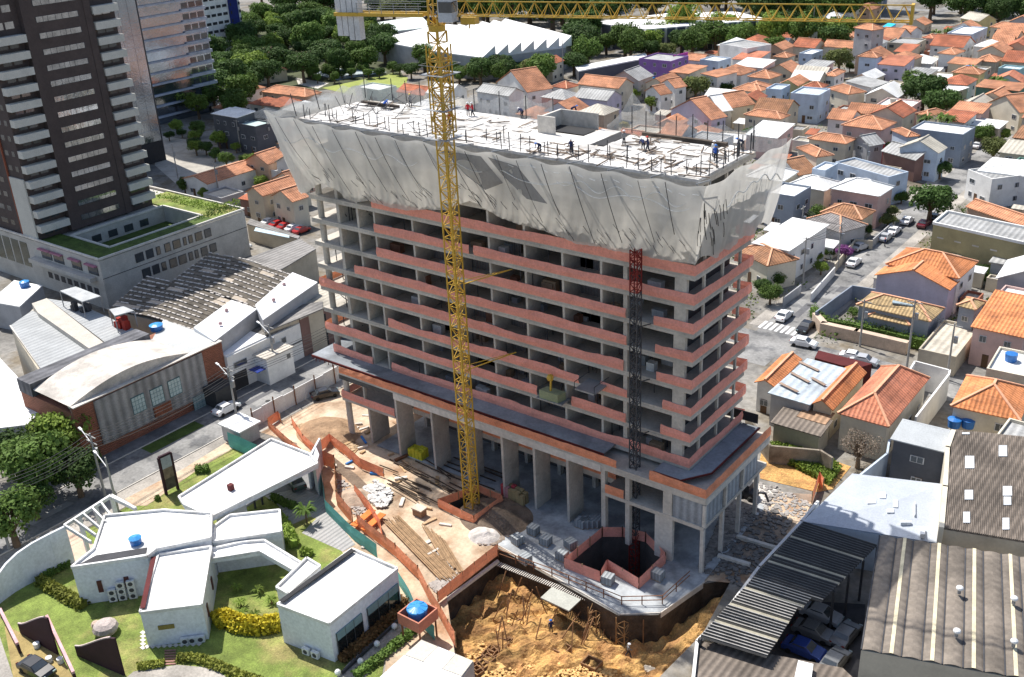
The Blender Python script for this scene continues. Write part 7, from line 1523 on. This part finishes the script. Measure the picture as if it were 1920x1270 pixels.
for a in ((1470,592,N,'white','white car parked by the tower end next to the shrubs'),(1511,613,-N,'black','black car waiting at the zebra crossing'),(1507,643,0.1,'white','white hatchback with blue roof reflections on the cross street by the hedge'),(1601,492,N,'white','white car parked under the purple tree'),(1613,463,N-.3,'silver','car parked in front of the garden wall, half hidden by the purple tree'),(1660,445,N,'silver','nearest silver car of the three parked on the left kerb'),(1676,433,N,'white','middle white car of the three parked on the left kerb'),(1701,414,N,'white','farthest white car of the three parked on the left kerb'),(1732,420,N,'wine','dark red car parked opposite the three cars'),(1752,408,N,'black','dark car in the shade of the round tree'),
 (1600,669,.1,'white','white car behind the hedge next to the dark red roof'),(1620,676,.1,'silver','silver car partly under the lamp post behind the hedge'),(609,738,N-.5,'black','black car parked inside the pale site fence'),(424,766,N,'white','white car parked in front of the arched hall'),(553,903,N+1.2,'green','dark green car under the white carport roof'),(68,1253,.1,'black','black car with a pale roof at the bottom left corner'),
 (1590,225,N,'white','white car in the lane beside the cream hip roofed house'),(1600,218,N,'red','red car in the lane between the houses'),(1613,211,N,'white','white car behind the red one in the lane'),(1832,273,N,'white','white car in the leafy lane at the right edge'),(455,460,0,'white','white car in the yard beside the podium building'),
 (1540,1152,0,'silver','silver van roof farthest up in the dark yard'),(1526,1184,0,'grey','grey car in the middle of the dark yard'),(1508,1217,0,'blue','blue car in the dark yard'),(1586,1190,1.5,'grey','grey car standing crosswise in the dark yard'),(1565,1240,1.5,'grey','grey car nearest the lean-to in the dark yard'),
 (250,412,.5,'white','white vehicle behind the dark tower'),(1300,935,N,'wine','x')):
    if a[4]!='x': car(*a)
for i in range(5): car(505+i*15,416+i*4,N,'red' if i%3 else 'white','car in the row behind the podium')
bpy.data.objects.remove  # proto kept below ground is not wanted
for ch in list(CP.children): bpy.data.objects.remove(ch)
bpy.data.objects.remove(CP)
t=root('loader','small dark site machine under the right end of the tower','machine',(4.5,8,0)); p=G(1405,928,.5); t.location=(p.x,p.y,0); ORG[t.name]=Vector((p.x,p.y,0))
b=MB(); b.box(p.x-1.2,p.x+.9,p.y-.7,p.y+.7,.45,1.2); b.box(p.x-.8,p.x+.2,p.y-.6,p.y+.6,1.2,2.1); b.build('body',dsteel,t); MB().path([(p.x+.8,p.y,1.1),(p.x+2.0,p.y,1.5),(p.x+2.5,p.y,.4)],.2).build('arm',dsteel,t)
for sx_ in (-.8,.5):
    for sy_ in (-.75,.75): MB().ball((p.x+sx_,p.y+sy_,.42),.42,8).build('wheel',blk,t)
# ---------------- poles, lamps, wires ----------------
polem=mat('pole_concrete',(.34,.33,.31),var=.15)
def pole(px,py,h,label,lamp=None,arms=1,crop=None,rz=0,base=None):
    p=G(*(k(crop,px,py) if crop else (px,py)),0) if base is None else Vector((*base,0)); t=root('utility_pole',label,'utility pole',tuple(p)); MB().cyl(p,.19,0,h,8,.11).build('shaft',polem,t)
    d=Vector((math.cos(rz),math.sin(rz),0))
    for i in range(arms): MB().bar(p+Vector((0,0,h-.4-i*.9))-d*1.1,p+Vector((0,0,h-.4-i*.9))+d*1.1,.12).build('crossarm',polem,t)
    if arms: b=MB(); b.cyl(p+Vector((.45,0,0)),.3,h-3,h-2,8); b.build('transformer',steel,t)
    if lamp is not None: q=p+Vector((0,0,h-1.6)); e=q+Vector((math.cos(lamp)*2.6,math.sin(lamp)*2.6,1.1)); MB().bar(q,e,.1).build('lamp_arm',white,t); MB().bar(e,e+Vector((math.cos(lamp)*.7,math.sin(lamp)*.7,.1)),.28,.14).build('lamp_head',white,t)
    return p+Vector((0,0,h-.4))
xs_=-66.6
L1=[pole(0,0,9.5,'concrete street pole with lamp nearest the big tree clump',3.0,2,base=(xs_,-44),rz=0),pole(0,0,9.5,'concrete street pole with lamp left of the advertising totem',3.0,2,base=(xs_,-31),rz=0),pole(0,0,9.5,'street pole with lamp in front of the arched hall, at the white car',3.0,2,base=(xs_,-9.5)),pole(0,0,9,'street pole at the near end of the pale site fence',3.0,1,base=(-73.9,4)),pole(0,0,9,'street pole behind the pale site fence',3.2,1,base=(xs_,20))]
L1=[Vector((xs_,-75,9)),Vector((xs_,-60,9.1))]+L1[:3]+[L1[4]]
pole(0,0,8,'slim street lamp post beside the advertising totem',3.0,0,base=(-62.3,-32))
def wires(P,label,nw=3,sag=.7,sp=.8,m=rope,w_=.045):
    b=MB()
    for a,c in zip(P,P[1:]):
        for j in range(nw):
            o=Vector((0,0,-.35*j)) if nw>3 and j>2 else Vector(((j-1)*sp,0,0)); b.path([a.lerp(c,i/8)+o-Vector((0,0,sag*4*(i/8)*(1-i/8))) for i in range(9)],w_)
    b.build('overhead_wire',m,None,label=label,cat='wires',loc=tuple(P[0]))
wires(L1,'bundle of overhead wires strung between the poles of the left street',6,.8)
L2=[]
for px,py,h,lb in ((1505,535,9,'utility pole in front of the white walled row'),(1570,505,9,'utility pole beside the purple tree'),(1612,650,8,'street lamp pole behind the hedge'),(1700,690,11,'tall concrete pole in front of the straw-roofed villa'),(1775,712,9,'pole at the corner of the villa hedge'),(1620,340,9,'pole beside the road farther up'),(1500,470,9,'pole near the tower end')):
    L2.append(pole(px,py,h,lb,None,1,rz=.0 if px>1590 else 1.57))
wires([L2[0],L2[1],L2[6]],'overhead wires crossing the right-hand road',3); wires([L2[2],L2[3],L2[4]],'overhead wires in front of the straw-roofed villa',3)
for px,py,h,lb in ((452,285,9,'pole by the dark grey building'),(508,285,9,'pale pole near the net corner'),(334,335,9,'pole at the foot of the mirrored tower'),(412,372,9,'pole in front of the long white house'),(1056,152,14,'tall lamp mast behind the deck'),(1336,100,16,'tall slender mast in front of the parking hall'),(1522,85,14,'tall mast before the dark trees'),(1410,180,8,'pole among the houses')): pole(px,py,h,lb,None,1 if h<10 else 0)
# billboard over guard hut, hut
p=K('J',140,110,0); t=root('guard_hut','small white roofed guard hut at the street corner of the site','hut',tuple(p)); MB().box(p.x-2,p.x+2,p.y-1.6,p.y+1.6,0,2.4).build('wall',mat('hut_grey',(.5,.5,.5)),t); MB().box(p.x-2.3,p.x+2.3,p.y-1.9,p.y+1.9,2.41,2.6).build('roof',white,t)
# crosswalk-side shed roof of the corner (dark red flat roof behind the hedge)
P=[K('F',*q,3) for q in ((545,60),(900,150),(830,170),(700,160),(520,110))]; t=root('dark_red_roof','dark red flat roof behind the hedge, beside the white car','roof',(P[0].x,P[0].y,0)); MB().prism([(v.x,v.y) for v in P],0,3).build('roof',mat('dark_red_roof',(.09,.015,.015)),t)
print('objects',len(bpy.data.objects))

ORD=['leftmost','second from the left','third from the left','fourth from the left','fifth from the left','sixth from the left','seventh from the left','eighth from the left','ninth from the left','tenth from the left','eleventh from the left','twelfth from the left','thirteenth from the left','rightmost']
bylab={}
for o in S.collection.objects:
    if o.parent is None and 'label' in o: bylab.setdefault(o['label'],[]).append(o)
bpy.context.view_layer.update()
for lb,L_ in bylab.items():
    if 1<len(L_)<=14:
        L_.sort(key=lambda o: PJ(o.matrix_world.translation)[0])
        for i,o in enumerate(L_): o['label']=lb+', '+('rightmost' if i==len(L_)-1 else ORD[i])
        if 'group' not in L_[0]:
            for o in L_: o['group']=lb[:60]
for o in S.collection.objects:
    if o.parent is None and 'label' in o and len(o['label'].split())>16: print('LONG',len(o['label'].split()),o['label'])
